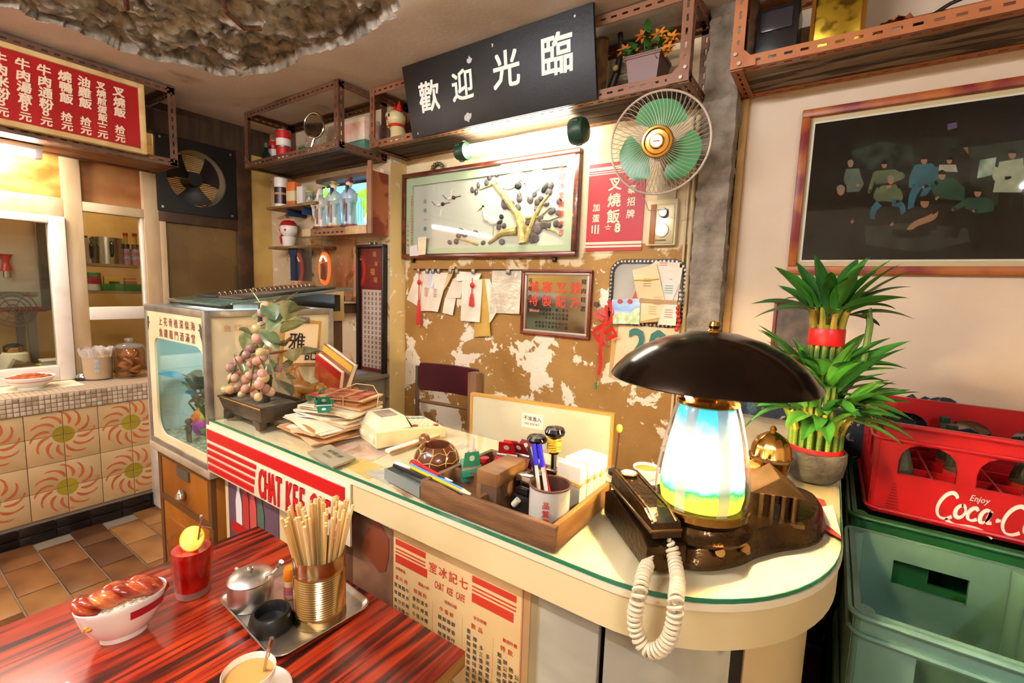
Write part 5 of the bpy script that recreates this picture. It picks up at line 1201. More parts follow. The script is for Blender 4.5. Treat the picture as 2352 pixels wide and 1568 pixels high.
flat('leaflet','yellow sheet under the counter glass beside the grey plaque','leaflet',mat('leaflet_yellow','#E2C46A',.5),[(780,1065),(830,1052),(905,1080),(845,1100)],zu+.0003)
flat('leaflet','grey sketch sheet under the glass in front of the tortoise','leaflet',mat('leaflet_grey','#BDB6A4',.5,col2='#D6CEB8',scale=22),[(835,1085),(905,1070),(960,1092),(890,1112)],zu+.0006)
flat('leaflet','torn rust-stained sheet under the glass near the wooden tray','leaflet',mat('leaflet_rust','#D8BC8E',.5,col2='#A86A40',scale=14,lo=.5,hi=.7),[(900,1118),(960,1105),(1000,1125),(935,1145)],zu+.0003)
flat('leaflet','pale newspaper cutting under the glass behind the tortoise','leaflet',mat('leaflet_pale','#E6D8B0',.5),[(985,1030),(1055,1008),(1110,1030),(1040,1055)],zu,mark=mat('ink_brown','#A8845C',.6))
t=flat('promo_leaflet','red and white leaflet with a yellow disc beside the brass lamp base','leaflet',mat('leaflet_red','#B23A30',.45),[(1835,1132),(1893,1148),(1934,1240),(1890,1215)],ZT,.001)
P=[PZ(x,y,ZT)-t.location for x,y in ((1885,1165),(1912,1160),(1932,1232),(1897,1205))]
G().slab([p+Vector((0,0,.0016)) for p in P],(0,0,1),.0004).obj('white_panel',m_paper,t); c=PZ(1848,1152,ZT)-t.location; G().cyl((c.x,c.y,.001),(c.x,c.y,.0018),.014,n=18).obj('yellow_disc',mat('leaflet_disc','#E2C01E',.5),t)
# grey plaque
P=[PZ(x,y,ZT) for x,y in ((706,1042),(757,1024),(817,1056),(765,1076))]; c=sum(P,Vector())/4; c.z=ZT
t=thing('plaque','grey engraved plaque lying flat on the counter glass','plaque',c)
G().slab([p-c+Vector((0,0,.006)) for p in P],(0,0,1),.006).obj('plate',mat('plaque_grey','#8E8266',.5,col2='#9C9074',scale=10),t)
ax=(P[2]-P[1]).normalized(); M=frameM((0,0,.0066),ax,Vector((0,0,1)).cross(ax)); g=G(); text(g,'如不便之處',M@Matrix.Translation((0,.012,0)),.016,.01); text(g,'敬請原諒',M@Matrix.Translation((0,-.012,0)),.012,.0)
g.obj('engraving',mat('plaque_ink','#4E4636',.6),t,smooth=0,kind='stuff')
# ================================================================ on the counter, left to right
# ---- jade grape tree in a footed planter
px_=.295; py_=.165
base=Vector((-1.651,.848,ZT))
t=thing('jade_grape_tree','pink jade grape tree with green stone leaves in a black footed planter','ornament',base)
m_pot=mat('planter_bronze_black','#2C2620',.4,col2='#4A3C28',scale=14,bump=.2)
g=G(); 
def tap(x,y,z,sx,sy): return [(-x*sx,-y*sy,z),(x*sx,-y*sy,z),(x*sx,y*sy,z),(-x*sx,y*sy,z)]
vs=tap(px_/2,py_/2,.025,.86,.84)+tap(px_/2,py_/2,.07,.97,.96)+tap(px_/2,py_/2,.076,1,1)+tap(px_/2,py_/2,.082,1,1)+tap(px_/2,py_/2,.082,.93,.91)+tap(px_/2,py_/2,.065,.92,.9)
fs=[(3,2,1,0)]
for k_ in range(5): fs+=[(4*k_+i,4*k_+(i+1)%4,4*k_+4+(i+1)%4,4*k_+4+i) for i in range(4)]
fs.append((20,21,22,23)); g.add(vs,fs); g.obj('planter',m_pot,t,smooth=0)
for sx in (-1,1):
    for sy in (-1,1): G().prism([(0,0),(sx*.0+.0,.03),(-sx*.05,.03),(-sx*.02,0)],-.012,.012,M=BACK(sx*px_*.42,sy*py_*.38,0)).obj('foot',m_pot,t)
G().tube([(-px_/2,-py_/2,.079),(px_/2,-py_/2,.079)],.0025,6).obj('gilt_edge',m_brass,t)
G().grid(lambda u,v:((u-.5)*px_*.9,(v-.5)*py_*.88,.070+.006*fbm(u*5,v*4,0,3)),14,10).obj('soil',mat('soil_grey','#5A4E3E',.9,bump=.5),t)
m_trunk=mat('jade_trunk','#2E2A22',.6); cxy=(.02,.0)
G().tube([(.02,0,.07),(.03,.01,.16),(.015,0,.25),(.0,.0,.34),(.005,.0,.42)],lambda u:.016-.010*u,8).obj('trunk',m_trunk,t)
G().tube([(.005,0,.42),(-.02,-.01,.455),(.0,-.02,.47)],.002,6).obj('tendril',mat('tendril_gold','#A8A45A',.4),t)
m_gr=[mat('jade_grape_%d'%i,c,.15,sss=.3,coat=.4) for i,c in enumerate(['#C48E78','#B89478','#B4A06A','#8E6A60','#CFA070'])]
bg=G().ball((0,0,0),(.0160,.0160,.0180),14,10); bp=[None]*5
rq=random.Random(11); s=.00165
def ingr(x,y,dy):   # photo pixel -> local, at depth offset dy behind the planter front
    return PY(x,y,base.y+dy)-base
gpx=[(528,895),(546,890),(565,870),(585,905),(607,897),(540,868),(520,842),(533,843),(541,855),(556,842),(575,836),(590,829),(572,862),(590,866),(605,885),(630,880),(618,900),(645,862),(640,842),(648,820),(632,815),(560,780),(580,775),(588,788),(600,765),(612,780),(575,800),(620,720),(614,705),(563,893),(595,912),(655,905),(640,905),(510,893),(555,908),(600,812),(612,800),(620,835),(566,815),(548,828),(532,868),(576,890),(640,832),(604,858),(585,850),(636,875),(600,748),(592,762),(608,758),(655,850)]
for i,(x,y) in enumerate(gpx):
    p=ingr(x,y,rq.uniform(-.085,-.01)); p.z=max(p.z,.095); p.x=min(max(p.x,-.142),.135); k_=rq.randrange(5); rot=(rq.uniform(-.6,.6),rq.uniform(-.6,.6),0); sc_=rq.uniform(.8,1.1)
    if bp[k_] is None: bp[k_]=bg.obj('grape',m_gr[k_],t,loc=p); bp[k_].rotation_euler=rot
    else: share(bp[k_],t,p,rot,(sc_,)*3)
m_jl=[mat('jade_leaf_%d'%i,c,.25,col2=c2,scale=20,coat=.3) for i,(c,c2) in enumerate((('#5E6E4A','#8A9464'),('#7E8656','#A8A870'),('#4A5A40','#6E7A54')))]
def leafmesh(L,Wd,fold=.2,curl=.15):
    g=G()
    def f(u,v):
        x=L*v; w_=Wd*(math.sin(PI*min(1,v*.96+.02))**.75)*(1+.06*math.sin(v*40)); q=(u-.5)*w_
        return (q,x,fold*abs(q)-curl*L*v*v)
    g.grid(f,4,8); return g
lg=leafmesh(.082,.056,.3,.2); lp=[None]*3
lv=[(650,715,40),(655,735,-30),(632,735,160),(622,762,120),(645,765,20),(655,795,-20),(640,800,200),(676,830,-20),(690,815,10),(600,800,150),(660,870,-60),(670,910,-80),(618,860,190),(560,860,200),(610,850,170),(585,735,100),(645,745,30),(668,840,0),(590,780,210),(560,805,160),(622,700,90),(665,720,10)]
for i,(x,y,az) in enumerate(lv):
    p=ingr(x,y,rq.uniform(-.09,-.03)); p.z=max(.1,p.z); p.x=max(p.x,-.07); k_=i%3; rot=(R(rq.uniform(20,70)),R(rq.uniform(-40,40)),R(az-90))
    if lp[k_] is None: lp[k_]=lg.obj('leaf',m_jl[k_],t,loc=p); lp[k_].rotation_euler=rot
    else: share(lp[k_],t,p,rot)
for (x0_,y0_),(x1_,y1_) in (((600,760),(525,880)),((610,780),(575,890)),((615,800),(640,890)),((610,800),(545,850)),((612,740),(585,790))):
    A=ingr(x0_,y0_,-.04); B=ingr(x1_,y1_,-.07); G().tube([A,(A+B)/2+Vector((0,-.01,.02)),B],.003,6).obj('stem',mat('jade_stem','#4E5A40',.5),t)
# ---- red folder-books and the carton with a carved horse
p=PY(735,872,1.12); p.z=ZT
t=thing('carton','open tan cardboard carton holding red books, beside the grape tree','box',(-1.665,1.135,ZT))
m_cart=mat('cardboard','#B98648',.7,col2='#A87538',scale=5)
bw,bd,bh=.20,.12,.075
for a,b_ in (((-bw/2,-bd/2,0),(bw/2,-bd/2+.004,bh)),((-bw/2,bd/2-.004,0),(bw/2,bd/2,bh)),((-bw/2,-bd/2,0),(-bw/2+.004,bd/2,bh)),((bw/2-.004,-bd/2,0),(bw/2,bd/2,bh)),((-bw/2,-bd/2,0),(bw/2,bd/2,.004))): G().span(a,b_).obj('wall',m_cart,t)
def book(label,c,rot,dims,cov,spine):
    t=thing('book',label,'book',c,rot=rot,group='books in the carton')
    L,T,H=dims
    G().box((0,-T/2+.001,0),(L,.002,H)).obj('cover',cov,t); G().box((0,T/2-.001,0),(L,.002,H)).obj('cover',cov,t)
    G().box((0,0,0),(L-.006,T-.004,H-.006)).obj('pages',m_paper,t); G().box((0,-T/2-.0002,H*.32),(L,.0015,H*.26)).obj('band',spine,t)
book('orange book with red band standing in the carton',(-1.63,1.105,1.135),(.12,R(20),0),(.17,.02,.11),mat('book_orange','#A8421A',.5,col2='#C2602A',scale=30),mat('book_red','#C01E1E',.45))
book('brown and cream long box leaning behind the orange book',(-1.64,1.15,1.165),(R(-6),R(20),0),(.20,.025,.10),mat('book_brown','#7A3A26',.5,col2='#D8B488',scale=5),mat('book_yellow','#D8A83A',.5))
# carved horse (front: towards the camera side)
h=Vector((-1.640,1.028,ZT)); t=thing('carved_horse','glossy carved wooden horse standing in front of the carton','figurine',h,rz=R(10))
m_horse=mat('horse_wood','#A8722E',.3,col2='#8A5820',scale=6,stretch=(1,4,4),coat=.3)
bm=[(-.055,0,.085,.026),(-.03,0,.088,.029),(0,0,.084,.027),(.03,0,.088,.03),(.055,0,.092,.028)]
g=G(); g.tube([b[:3] for b in bm],lambda u:.026+.004*math.cos(u*6.28),12); g.ball((-.057,0,.088),(.026,.026,.028),12,8); g.ball((.055,0,.09),(.024,.026,.028),12,8)
g.tube([(-.06,0,.10),(-.078,0,.128),(-.085,0,.150)],lambda u:.024-.009*u,10); g.tube([(-.083,0,.152),(-.10,0,.142),(-.118,0,.126)],lambda u:.017-.007*u,10)
for x,y,fx in ((-.06,.016,-.004),(-.055,-.016,.006),(.055,.017,.006),(.06,-.016,-.002)):
    g.tube([(x,y,.085),(x+fx*1.5,y,.055),(x-fx,y,.03),(x,y,.0)],lambda u:.0155-.008*u if u<.8 else .0095,8)
g.obj('body',m_horse,t)
for y in (-.008,.008): G().cyl((-.082,y,.160),(-.080,y*1.3,.176),.005,.001,n=6).obj('ear',m_horse,t)
G().tube([(.075,0,.105),(.092,0,.095),(.095,0,.06)],lambda u:.008-.004*u,8).obj('tail',m_horse,t)
# ---- piles of papers
m_pl=[mat('paper_pile_%d'%i,c,.75,col2=c2,scale=7) for i,(c,c2) in enumerate((('#E6D6B6','#DCC8A0'),('#D8B890','#C8A070'),('#C88E5C','#B4763E'),('#EADFCB','#E0D0B4'),('#C2A078','#A8825A')))]
def pile(name,label,c,n,dims,z0,th,rz,jit,seed,group=None,mats_=None,droop=.0):
    t=thing(name,label,'papers',c,rz,group=group); rq=random.Random(seed); z=0
    for i in range(n):
        L=dims[0]*rq.uniform(.86,1.04); D=dims[1]*rq.uniform(.85,1.03); h_=th*rq.uniform(.6,1.5); a=R(rq.uniform(-jit,jit)); ox,oy=rq.uniform(-.012,.012),rq.uniform(-.012,.012)
        M=Matrix.Translation((ox,oy,z))@Matrix.Rotation(a,4,'Z'); k_=rq.uniform(.3,1)*droop
        def f(u,v,zz): 
            e=max(abs(u-.5),abs(v-.5))*2; return (( u-.5)*L,(v-.5)*D,zz+k_*(e**3)*.012*math.sin(u*4+i))
        g=G(M); g.grid(lambda u,v:f(u,v,h_),8,6); nn=len(g.v); g.M=Matrix(); g.add([v-Vector((0,0,h_*.9)) for v in g.v[:]],[tuple(reversed(q)) for q in g.f[:]])
        rim=list(range(0,9))+[9*j+8 for j in range(1,7)]+list(range(9*6+7,9*6-1,-1))+[9*j for j in range(5,0,-1)]
        g.f+=[(rim[q],nn+rim[q],nn+rim[(q+1)%len(rim)],rim[(q+1)%len(rim)]) for q in range(len(rim))]; g.mi+=[0]*len(rim)
        g.obj('sheet',(mats_ or m_pl)[rq.randrange(len(mats_ or m_pl))],t,smooth=30); z+=h_
    return t,z
cA=PZ(785,1000,ZT)
tA,zA=pile('envelope_pile','loose pile of cream and manila envelopes at the bottom of the paper heap',(-1.370,.900,ZT),9,(.24,.165),0,.0042,R(-4),9,21,droop=1)
tB,zB=pile('newspaper_pile','white newspaper pile held by green clips on top of the envelopes',(-1.372,.965,ZT+zA+.001),8,(.245,.17),0,.0050,R(8),6,22,mats_=[m_pl[0],m_pl[3],m_pl[3],m_pl[1]],droop=.8)
tC,zC=pile('tied_bundle','bundle of red-edged notebooks tied with string on top of the newspapers',(-1.365,.99,ZT+zA+zB+.002),6,(.21,.12),0,.0055,R(16),4,23,mats_=[m_pl[1],m_pl[2],mat('notebook_red_edge','#8E2A22',.6,col2='#C28A5A',scale=30)],droop=.3)
m_string=mat('string_tan','#C8A070',.7)
for x in (-.03,.04): G().tube([(x,-.065,0),(x,-.067,zC+.003),(x+.004,0,zC+.008),(x,.065,zC+.003),(x,.066,0)],.0016,6).obj('string',m_string,tC)
G().tube([(-.03,0,zC+.006),(.02,.03,zC+.03),(.09,.03,zC+.03),(.125,.01,zC+.005),(.13,-.01,-.01)],.0016,6).obj('string',m_string,tC)
def bulldog(label,loc,rz,m,tilt=0,s=1.0,group='bulldog clips'):
    t=thing('bulldog_clip',label,'clip',loc,rot=(tilt,0,rz),group=group)
    L=.05*s
    G().prism([(-.5*L,0),(.5*L,0),(.42*L,.022*s),(-.42*L,.022*s)],-.0012,.0012,M=rotM('X',20)).obj('jaw',m,t)
    G().prism([(-.5*L,0),(.5*L,0),(.42*L,.022*s),(-.42*L,.022*s)],-.0012,.0012,M=Matrix.Translation((0,0,.016*s))@rotM('X',-20)).obj('jaw',m,t)
    for z,a in ((.009*s,55),(.009*s,-20)):
        M=Matrix.Translation((0,.022*s,z))@rotM('X',a)
        o=G().prism([(-.36*L,0),(.36*L,0),(.28*L,.032*s),(-.28*L,.032*s)],-.0012,.0012,M=M).obj('handle',m,t)
        G(M).cyl((0,.02*s,-.002),(0,.02*s,.002),.0055*s,n=10).obj('hole',mat('clip_hole','#C8B8A0',.5),o)
    G().cyl((-.4*L,.022*s,.008*s),(.4*L,.022*s,.008*s),.005*s,n=10).obj('spring',m_steel,t)
    return t
m_cg=mat('clip_green','#1E6A50',.35); m_cr=mat('clip_red','#B01A1C',.3)
zz=ZT+zA+zB+.006
bulldog('left green bulldog clip on the newspaper pile',(-1.462,.915,zz+.004),R(-60),m_cg,s=1.25); bulldog('right green bulldog clip on the newspaper pile',(-1.345,.892,zz+.006),R(-125),m_cg,s=1.25)
# ---- adding machine
t=thing('adding_machine','cream desk adding machine with raised printer hood','machine',(-1.150,1.05,ZT),rz=R(72))
m_mach=mat('machine_cream','#E4D2A4',.4,col2='#DCC896',scale=3); m_mach2=mat('machine_cream_light','#ECDCB4',.4)
g=G(); g.prism([(-.12,.0),(.12,0),(.12,.028),(-.02,.045),(-.12,.048)],-.085,.085,M=frameM((0,0,0),(1,0,0),(0,0,1))); g.obj('body',m_mach,t)
g=G(); vs=tap(.055,.07,.046,1,1)+tap(.055,.07,.082,.72,.8); vs=[(x-.055,y,z) for x,y,z in vs]; g.add(vs,[(3,2,1,0),(4,5,6,7)]+[(i,(i+1)%4,4+(i+1)%4,4+i) for i in range(4)]); o=g.obj('printer_hood',m_mach2,t,smooth=0)
G().box((-.058,0,.0825),(.055,.075,.003),.001).obj('paper_window',mat('window_taupe','#8A7864',.4,col2='#A8967E',scale=30,stretch=(8,1,1)),o)
G().prism([(-.004,.044),(.012,.042),(-.012,.078)],-.06,.06,M=frameM((0,0,0),(1,0,0),(0,0,1))).obj('display',m_blk,t)
kg=G().box((0,0,0),(.014,.013,.006),.002); kp={}
slope=math.atan2(-.017,.14)
for r in range(5):
    for c in range(5):
        x=.025+.019*r; y=-.05+.025*c; z=.0405-.1214*(x)+.0035; mk='r' if (r,c) in ((0,0),(4,0)) else ('g' if c==4 else 'w')
        if mk not in kp: kp[mk]=kg.obj('key',{'r':m_redink,'g':mat('key_grey','#8E8A94',.4),'w':m_mach2}[mk],t,loc=(x,y,z))
        else: share(kp[mk],t,(x,y,z))
for y in (-.05,.03): G().box((-.122,y,.022),(.006,.035,.02),.002).obj('latch',m_mach2,t)
# white slide rule in front of the machine
A=PZ(890,1040,ZT); B=PZ(1018,997,ZT); t=thing('ruler','long white ruler lying beside the adding machine','ruler',((A+B)/2),rz=math.atan2(B.y-A.y,B.x-A.x)); L=(B-A).length
G().box((0,0,.005),(L,.022,.010),.002).obj('body',mat('ruler_white','#EFE2C4',.4),t); G().box((.02,0,.011),(.03,.026,.004),.001).obj('cursor',m_glass,t); G().box((0,-.011,.003),(L,.003,.005)).obj('edge',mat('ruler_edge','#C27A3A',.5),t)
# ---- tortoise ashtray
p=PZ(968,1080,ZT); t=thing('tortoise_bowl','brown lacquered tortoise-shaped bowl with gold shell lines','bowl',(-.862,.915,ZT),rz=R(-25))
m_tor=mat('lacquer_brown','#4A2616',.2,col2='#5E3420',scale=8,coat=.5); R_=.062
G().lathe([(0,.004),(R_*.75,.004),(R_*.98,.018),(R_,.028),(R_*.92,.045),(R_*.72,.062),(R_*.58,.068),(R_*.52,.066),(R_*.5,.045),(R_*.45,.03),(0,.026)],n=28,sx=1.05).obj('shell',m_tor,t)
m_gl2=mat('line_gold','#C8A24A',.4)
def onshell(a,u):
    pr=[(R_*.985,.020),(R_*1.003,.028),(R_*.93,.0455),(R_*.73,.0625),(R_*.60,.068)]; k_=u*(len(pr)-1); i=min(int(k_),len(pr)-2); f=k_-i
    r=pr[i][0]+(pr[i+1][0]-pr[i][0])*f; z=pr[i][1]+(pr[i+1][1]-pr[i][1])*f; return (r*1.055*math.cos(a),r*1.006*math.sin(a),z+.0005)
for i in range(9):
    a=2*PI*i/9; g=G(); g.tube([onshell(a,.15),onshell(a+.0,.35),onshell(a+.12,.6),onshell(a+.05,.95)],.0011,5); g.tube([onshell(a,.35),onshell(a+.35,.28),onshell(a+.7,.35)],.0011,5); g.tube([onshell(a+.12,.6),onshell(a+.40,.7),onshell(a+.82,.6)],.0011,5); g.obj('gold_line',m_gl2,t)
g=G(); g.tube([(-.055,0,.022),(-.075,0,.034),(-.092,0,.046)],lambda u:.014,10); g.ball((-.098,0,.05),(.021,.017,.019),14,10); g.obj('head',mat('lacquer_amber','#7A4418',.2,coat=.5),t)
for y in (-.011,.011): G().ball((-.108,y,.056),.0035,8,6).obj('eye',m_blk,t)
for x,y in ((-.04,.05),(-.04,-.05),(.045,.045),(.045,-.045)): G().ball((x,y,.009),(.017,.014,.009),10,6).obj('foot',mat('lacquer_amber','#7A4418',.2,coat=.5),t)
# ---- grey pen dish with pens
t=thing('pen_dish','shallow grey metal pen dish half behind the wooden tray','dish',(-.835,.795,ZT),rz=R(-8))
bw,bd,bh=.15,.06,.028; m_gd=mat('metal_grey_green','#7C8078',.4)
for a,b_ in (((-bw/2,-bd/2,0),(bw/2,-bd/2+.004,bh)),((-bw/2,bd/2-.004,0),(bw/2,bd/2,bh)),((-bw/2,-bd/2,0),(-bw/2+.004,bd/2,bh)),((bw/2-.004,-bd/2,0),(bw/2,bd/2,bh)),((-bw/2,-bd/2,0),(bw/2,bd/2,.003))): G().span(a,b_).obj('wall',m_gd,t)
def pen(name,label,a,b,r,m,tip,cap=None,group='pens on the counter'):
    a=Vector(a);b=Vector(b); t=thing(name,label,'pen',a,group=group); d=b-a
    G().cyl((0,0,0),d*.88,r,n=10).obj('barrel',m,t); G().cyl(d*.88,d,r,.0012,n=10).obj('tip',tip,t)
    if cap: G().cyl(d*-.03,d*.28,r*1.2,n=10).obj('cap',cap,t)
m_pw=mat('pen_white','#E8E0D8',.3); m_pb=mat('pen_black','#17151A',.3)
pens=[('pencil','black pencil lying across the pen dish','black',(905,1068),(1062,1136),m_pb,m_pb,None),('pen','red ballpoint with white end in the pen dish','red',(912,1064),(1040,1105),mat('pen_red','#B22430',.3),m_pw,m_pw),('pencil','yellow pencil lying in the pen dish','yellow',(930,1066),(1080,1136),mat('pencil_yellow','#D8B418',.35),m_pl[0],None),('pencil','light blue pencil lying in the pen dish','blue',(945,1068),(1082,1134),mat('pencil_blue','#5A8ED8',.35),m_pl[0],None),('pen','bright red felt pen on top of the pencils','red2',(950,1060),(1018,1096),mat('pen_scarlet','#C81E28',.3),m_blk,mat('pen_scarlet','#C81E28',.3))]
for i,(nm,lb,k_,a,b_,m,tip,cap) in enumerate(pens):
    A=PZ(a[0],a[1],ZT+.035+.004*i); B=PZ(b_[0],b_[1],ZT+.050+.002*i); pen(nm,lb,A,B,.0042,m,tip,cap)
# ---- wooden desk tray
tx0,tx1,ty0,ty1=-.755,-.396,.748,1.022; t=thing('desk_tray','worn wooden desk tray full of stationery at the counter front','tray',((tx0+tx1)/2,(ty0+ty1)/2,ZT))
m_dt=mat('tray_wood','#7A5432',.55,col2='#5A3C22',scale=6,stretch=(1,6,6),bump=.15); hw=(tx1-tx0)/2; hd=(ty1-ty0)/2; th=.05
G().span((-hw,-hd,0),(hw,-hd+.012,th),.001).obj('front_board',m_dt,t); G().span((-hw,hd-.012,0),(hw,hd,th),.001).obj('back_board',m_dt,t)
G().span((-hw,-hd+.012,0),(-hw+.012,hd-.012,th),.001).obj('side_board',m_dt,t); G().span((hw-.012,-hd+.012,0),(hw,hd-.012,th),.001).obj('side_board',mat('tray_wood_warm','#9A6A34',.55,col2='#7E5226',scale=6,stretch=(6,1,6)),t)
G().span((-hw+.012,-hd+.012,0),(hw-.012,hd-.012,.005)).obj('bottom',m_dt,t)
G().span((-hw+.012,-.03,.005),(-.03,-.02,th-.002)).obj('divider',m_dt,t); G().span((-.03,-hd+.012,.005),(-.02,hd-.012,th-.006)).obj('divider',m_dt,t)
zi=ZT+.006
def tp(x,y,z=zi): return PZ(x,y,z)
# wooden block with cut-out
t=thing('wood_block','hollow wooden block standing in the desk tray','block',(-.600,.858,zi))
m_wb=mat('block_wood','#8A6034',.5,col2='#6E4826',scale=5,stretch=(1,5,1)); G().span((-.028,-.06,.055),(.028,.06,.088),.002).obj('top',m_wb,t); G().span((-.028,-.06,0),(-.016,.06,.055)).obj('side',m_wb,t); G().span((-.016,-.06,0),(.028,-.045,.055)).obj('front',mat('block_wood_dark','#5A4230',.5),t); G().span((-.016,.045,0),(.028,.06,.055)).obj('back',m_wb,t)
bulldog('green bulldog clip standing in the desk tray',(-.690,.865,zi+.02),R(60),m_cg,R(35),1.3)
bulldog('red bulldog clip standing tall in the desk tray',(-.655,.955,zi+.035),R(20),m_cr,R(60),1.35); bulldog('darker red bulldog clip at the back of the desk tray',(-.625,.975,zi+.04),R(0),mat('clip_dark_red','#7A1416',.3),R(65),1.3)
cylthing('glue_bottle','red glue bottle with a clear spout in the desk tray','bottle',(1085,1062),26,58,zi,[(0,.42,1,mat('glue_red','#C8281E',.3),'body'),(.42,.55,.55,mat('glue_neck','#E8C8B0',.3),'neck'),(.55,1,.32,mat('glue_spout','#F2DCC4',.3,alpha=.6),'spout')])
cylthing('ink_jar','small dark red ink jar beside the glue bottle','jar',(1112,1085),28,36,zi,[(0,.75,1,mat('ink_maroon_glass','#5A1014',.15),'body'),(.75,1,.8,m_cr,'lid')])
# numbering stamps
def stamp(label,loc,h,band,tilt=(0,0,0)):
    t=thing('hand_stamp',label,'stamp',loc,rot=tilt,group='hand stamps in the desk tray')
    G().box((0,0,h*.20),(.036,.028,h*.26),.003).obj('frame',m_chrome,t); G().box((0,0,h*.06),(.03,.022,h*.12),.002).obj('die',m_blk,t)
    G().cyl((0,0,h*.33),(0,0,h*.62),.007,n=12).obj('plunger',m_chrome,t)
    G().lathe([(0,h*.58),(.012,h*.58),(.0125,h*.72),(.014,h*.84),(.024,h*.88),(.026,h*.93),(.022,h*.98),(0,h)],n=20).obj('handle',mat('bakelite_black','#100D0C',.12,coat=.5),t)
    if band:
        g=G()
        for i in range(7): g.tube([(.0155*math.cos(2*PI*k_/14),.0155*math.sin(2*PI*k_/14),h*(.64+.03*i)+.002*math.sin(k_+i)) for k_ in range(14)],.0028,6,closed=True)
        g.obj('rubber_bands',mat('rubber_yellow','#D8A21E',.5),t,kind='stuff')
stamp('shorter black-knobbed hand stamp in the desk tray',(-.575,.968,zi),.135,False); stamp('taller black-knobbed hand stamp wound with yellow rubber bands',(-.535,.985,zi),.160,True)
t=thing('date_stamp','chromed date stamping machine in the desk tray','stamp',(-.535,.870,zi)); G().box((0,0,.018),(.05,.07,.036),.003).obj('base',m_blk,t); G().box((0,.0,.058),(.044,.045,.04),.004).obj('body',m_chrome,t); G().cyl((-.012,-.04,.015),(.0,-.04,.03),.007,n=10).obj('lever',mat('knob_ivory','#D8CCB0',.4),t); G().box((0,-.026,.045),(.03,.004,.012)).obj('number_window',m_blk,t)
# rusty pen can
t=thing('pen_can','small rusty white tin can holding pens','can',(-.460,.836,zi)); r=.043; h=.082
m_can=mat('can_white_worn','#B8B0A2',.5,col2='#7E6E5C',scale=16,lo=.52,hi=.7); m_rusty=mat('can_rust_inside','#5A3420',.6,col2='#3E2416',scale=10)
G().lathe([(0,0),(r,0),(r,h),(r*1.02,h+.001),(r*1.02,h+.004),(r*.96,h+.004)],n=32).obj('wall',m_can,t); G().lathe([(r*.96,h+.004),(r*.95,.003),(0,.003)],n=32,cap=False).obj('lining',m_rusty,t)
G().tube([(r*1.01*math.cos(2*PI*i/28),r*1.01*math.sin(2*PI*i/28),h+.003) for i in range(28)],.0025,6,closed=True).obj('rim',m_rusty,t)
g=G()
for i,ch in enumerate('品質優'):
    for k_,a in ((0,-PI/2+.35),(1,-PI/2-1.1)):
        n=Vector((math.cos(a),math.sin(a),0)); ux=Vector((-n.y,n.x,0)); M=frameM((n.x*(r+.0008),n.y*(r+.0008),.056-.018*i),ux,(0,0,1)); text(g,ch,M,.016,.02)
g.obj('red_lettering',m_redink,t,smooth=0,kind='stuff')
c=t.location
for i,(lb,a,b_,m,tip,cap) in enumerate((('blue ballpoint with cap leaning in the rusty can',(-.015,-.005,.012),(-.055,.02,.15),mat('pen_clear','#C8C0B4',.2),m_steel,mat('pen_blue','#2A24C8',.25)),('second blue ballpoint leaning beside it in the rusty can',(.01,-.01,.012),(-.032,.005,.158),mat('pen_clear','#C8C0B4',.2),m_steel,mat('pen_blue','#2A24C8',.25)),('black ballpoint leaning far left in the rusty can',(-.02,.012,.012),(-.075,.035,.135),m_pb,m_steel,m_pb),('red ballpoint behind the blue ones in the rusty can',(.0,.02,.012),(-.045,.03,.14),mat('pen_red','#B22430',.3),m_steel,mat('pen_red','#B22430',.3)))):
    pen('pen',lb,c+Vector(b_),c+Vector(a),.0042,m,tip,cap)
# bundles of order pads
pq=[((1278,1180),(-.450,.918),'nearest thick cream order pad bound with a rubber band'),((0,0),(-.446,.948),'second cream order pad in the row at the tray end'),((0,0),(-.442,.976),'third cream order pad in the row at the tray end'),((0,0),(-.438,1.0),'farthest cream order pad in the row at the tray end')]
m_pad=mat('pad_cream','#EBDDB8',.7,col2='#E0CDA0',scale=40,stretch=(20,1,1))
for i,(q,(x,y),lb) in enumerate(pq):
    t=thing('order_pad',lb,'pad',(x,y,zi),rz=R(-8),group='order pads at the tray end')
    h=.108 if i==0 else .112; G().box((0,0,h/2),(.062,.026,h),.001).obj('pages',m_pad,t); G().box((0,-.0135,h/2),(.062,.001,h)).obj('cover',mat('pad_cover','#E8D8BC',.6),t)
    g=G(); zb_=h*.70; g.tube([(-.032,-.015,zb_),(.032,-.015,zb_-.006),(.032,.014,zb_),(-.032,.014,zb_)],.0022,6,closed=True); g.tube([(-.032,-.015,zb_-.006),(.032,-.015,zb_-.010),(.032,.014,zb_-.005),(-.032,.014,zb_-.006)],.0020,6,closed=True); g.obj('rubber_band',mat('rubber_yellow','#D8A21E',.5),t)
# tea cup behind the phone
p=PZ(1480,1108,ZT); t=thing('tea_cup','small white cup of amber tea on a saucer behind the telephone','cup',(p.x-.0,p.y+.01,ZT)); G().lathe([(0,.003),(.032,.003),(.05,.010),(.052,.012),(.03,.007),(0,.006)],n=24).obj('saucer',tw,t); G().lathe([(0,.008),(.02,.008),(.03,.02),(.035,.04),(.034,.041),(.029,.02),(0,.012)],n=24).obj('bowl',tw,t); G().lathe([(0,.034),(.0325,.034)],n=24).obj('tea',mat('tea_amber','#A8702A',.1),t)
# incense-like stick standing behind the tray
p=PZ(1413,1088,ZT); t=thing('flag_stick','thin wooden stick with a yellow tip standing behind the telephone','stick',(p.x,p.y,ZT)); G().cyl((0,0,0),(0,0,.010),.02,n=14).obj('foot',m_blk,t); G().cyl((0,0,.01),(.004,0,.125),.0025,n=8).obj('stem',m_brownp,t); G().ball((.004,0,.13),(.009,.009,.012),10,8).obj('tip',mat('tip_yellow','#D8A83A',.5),t)
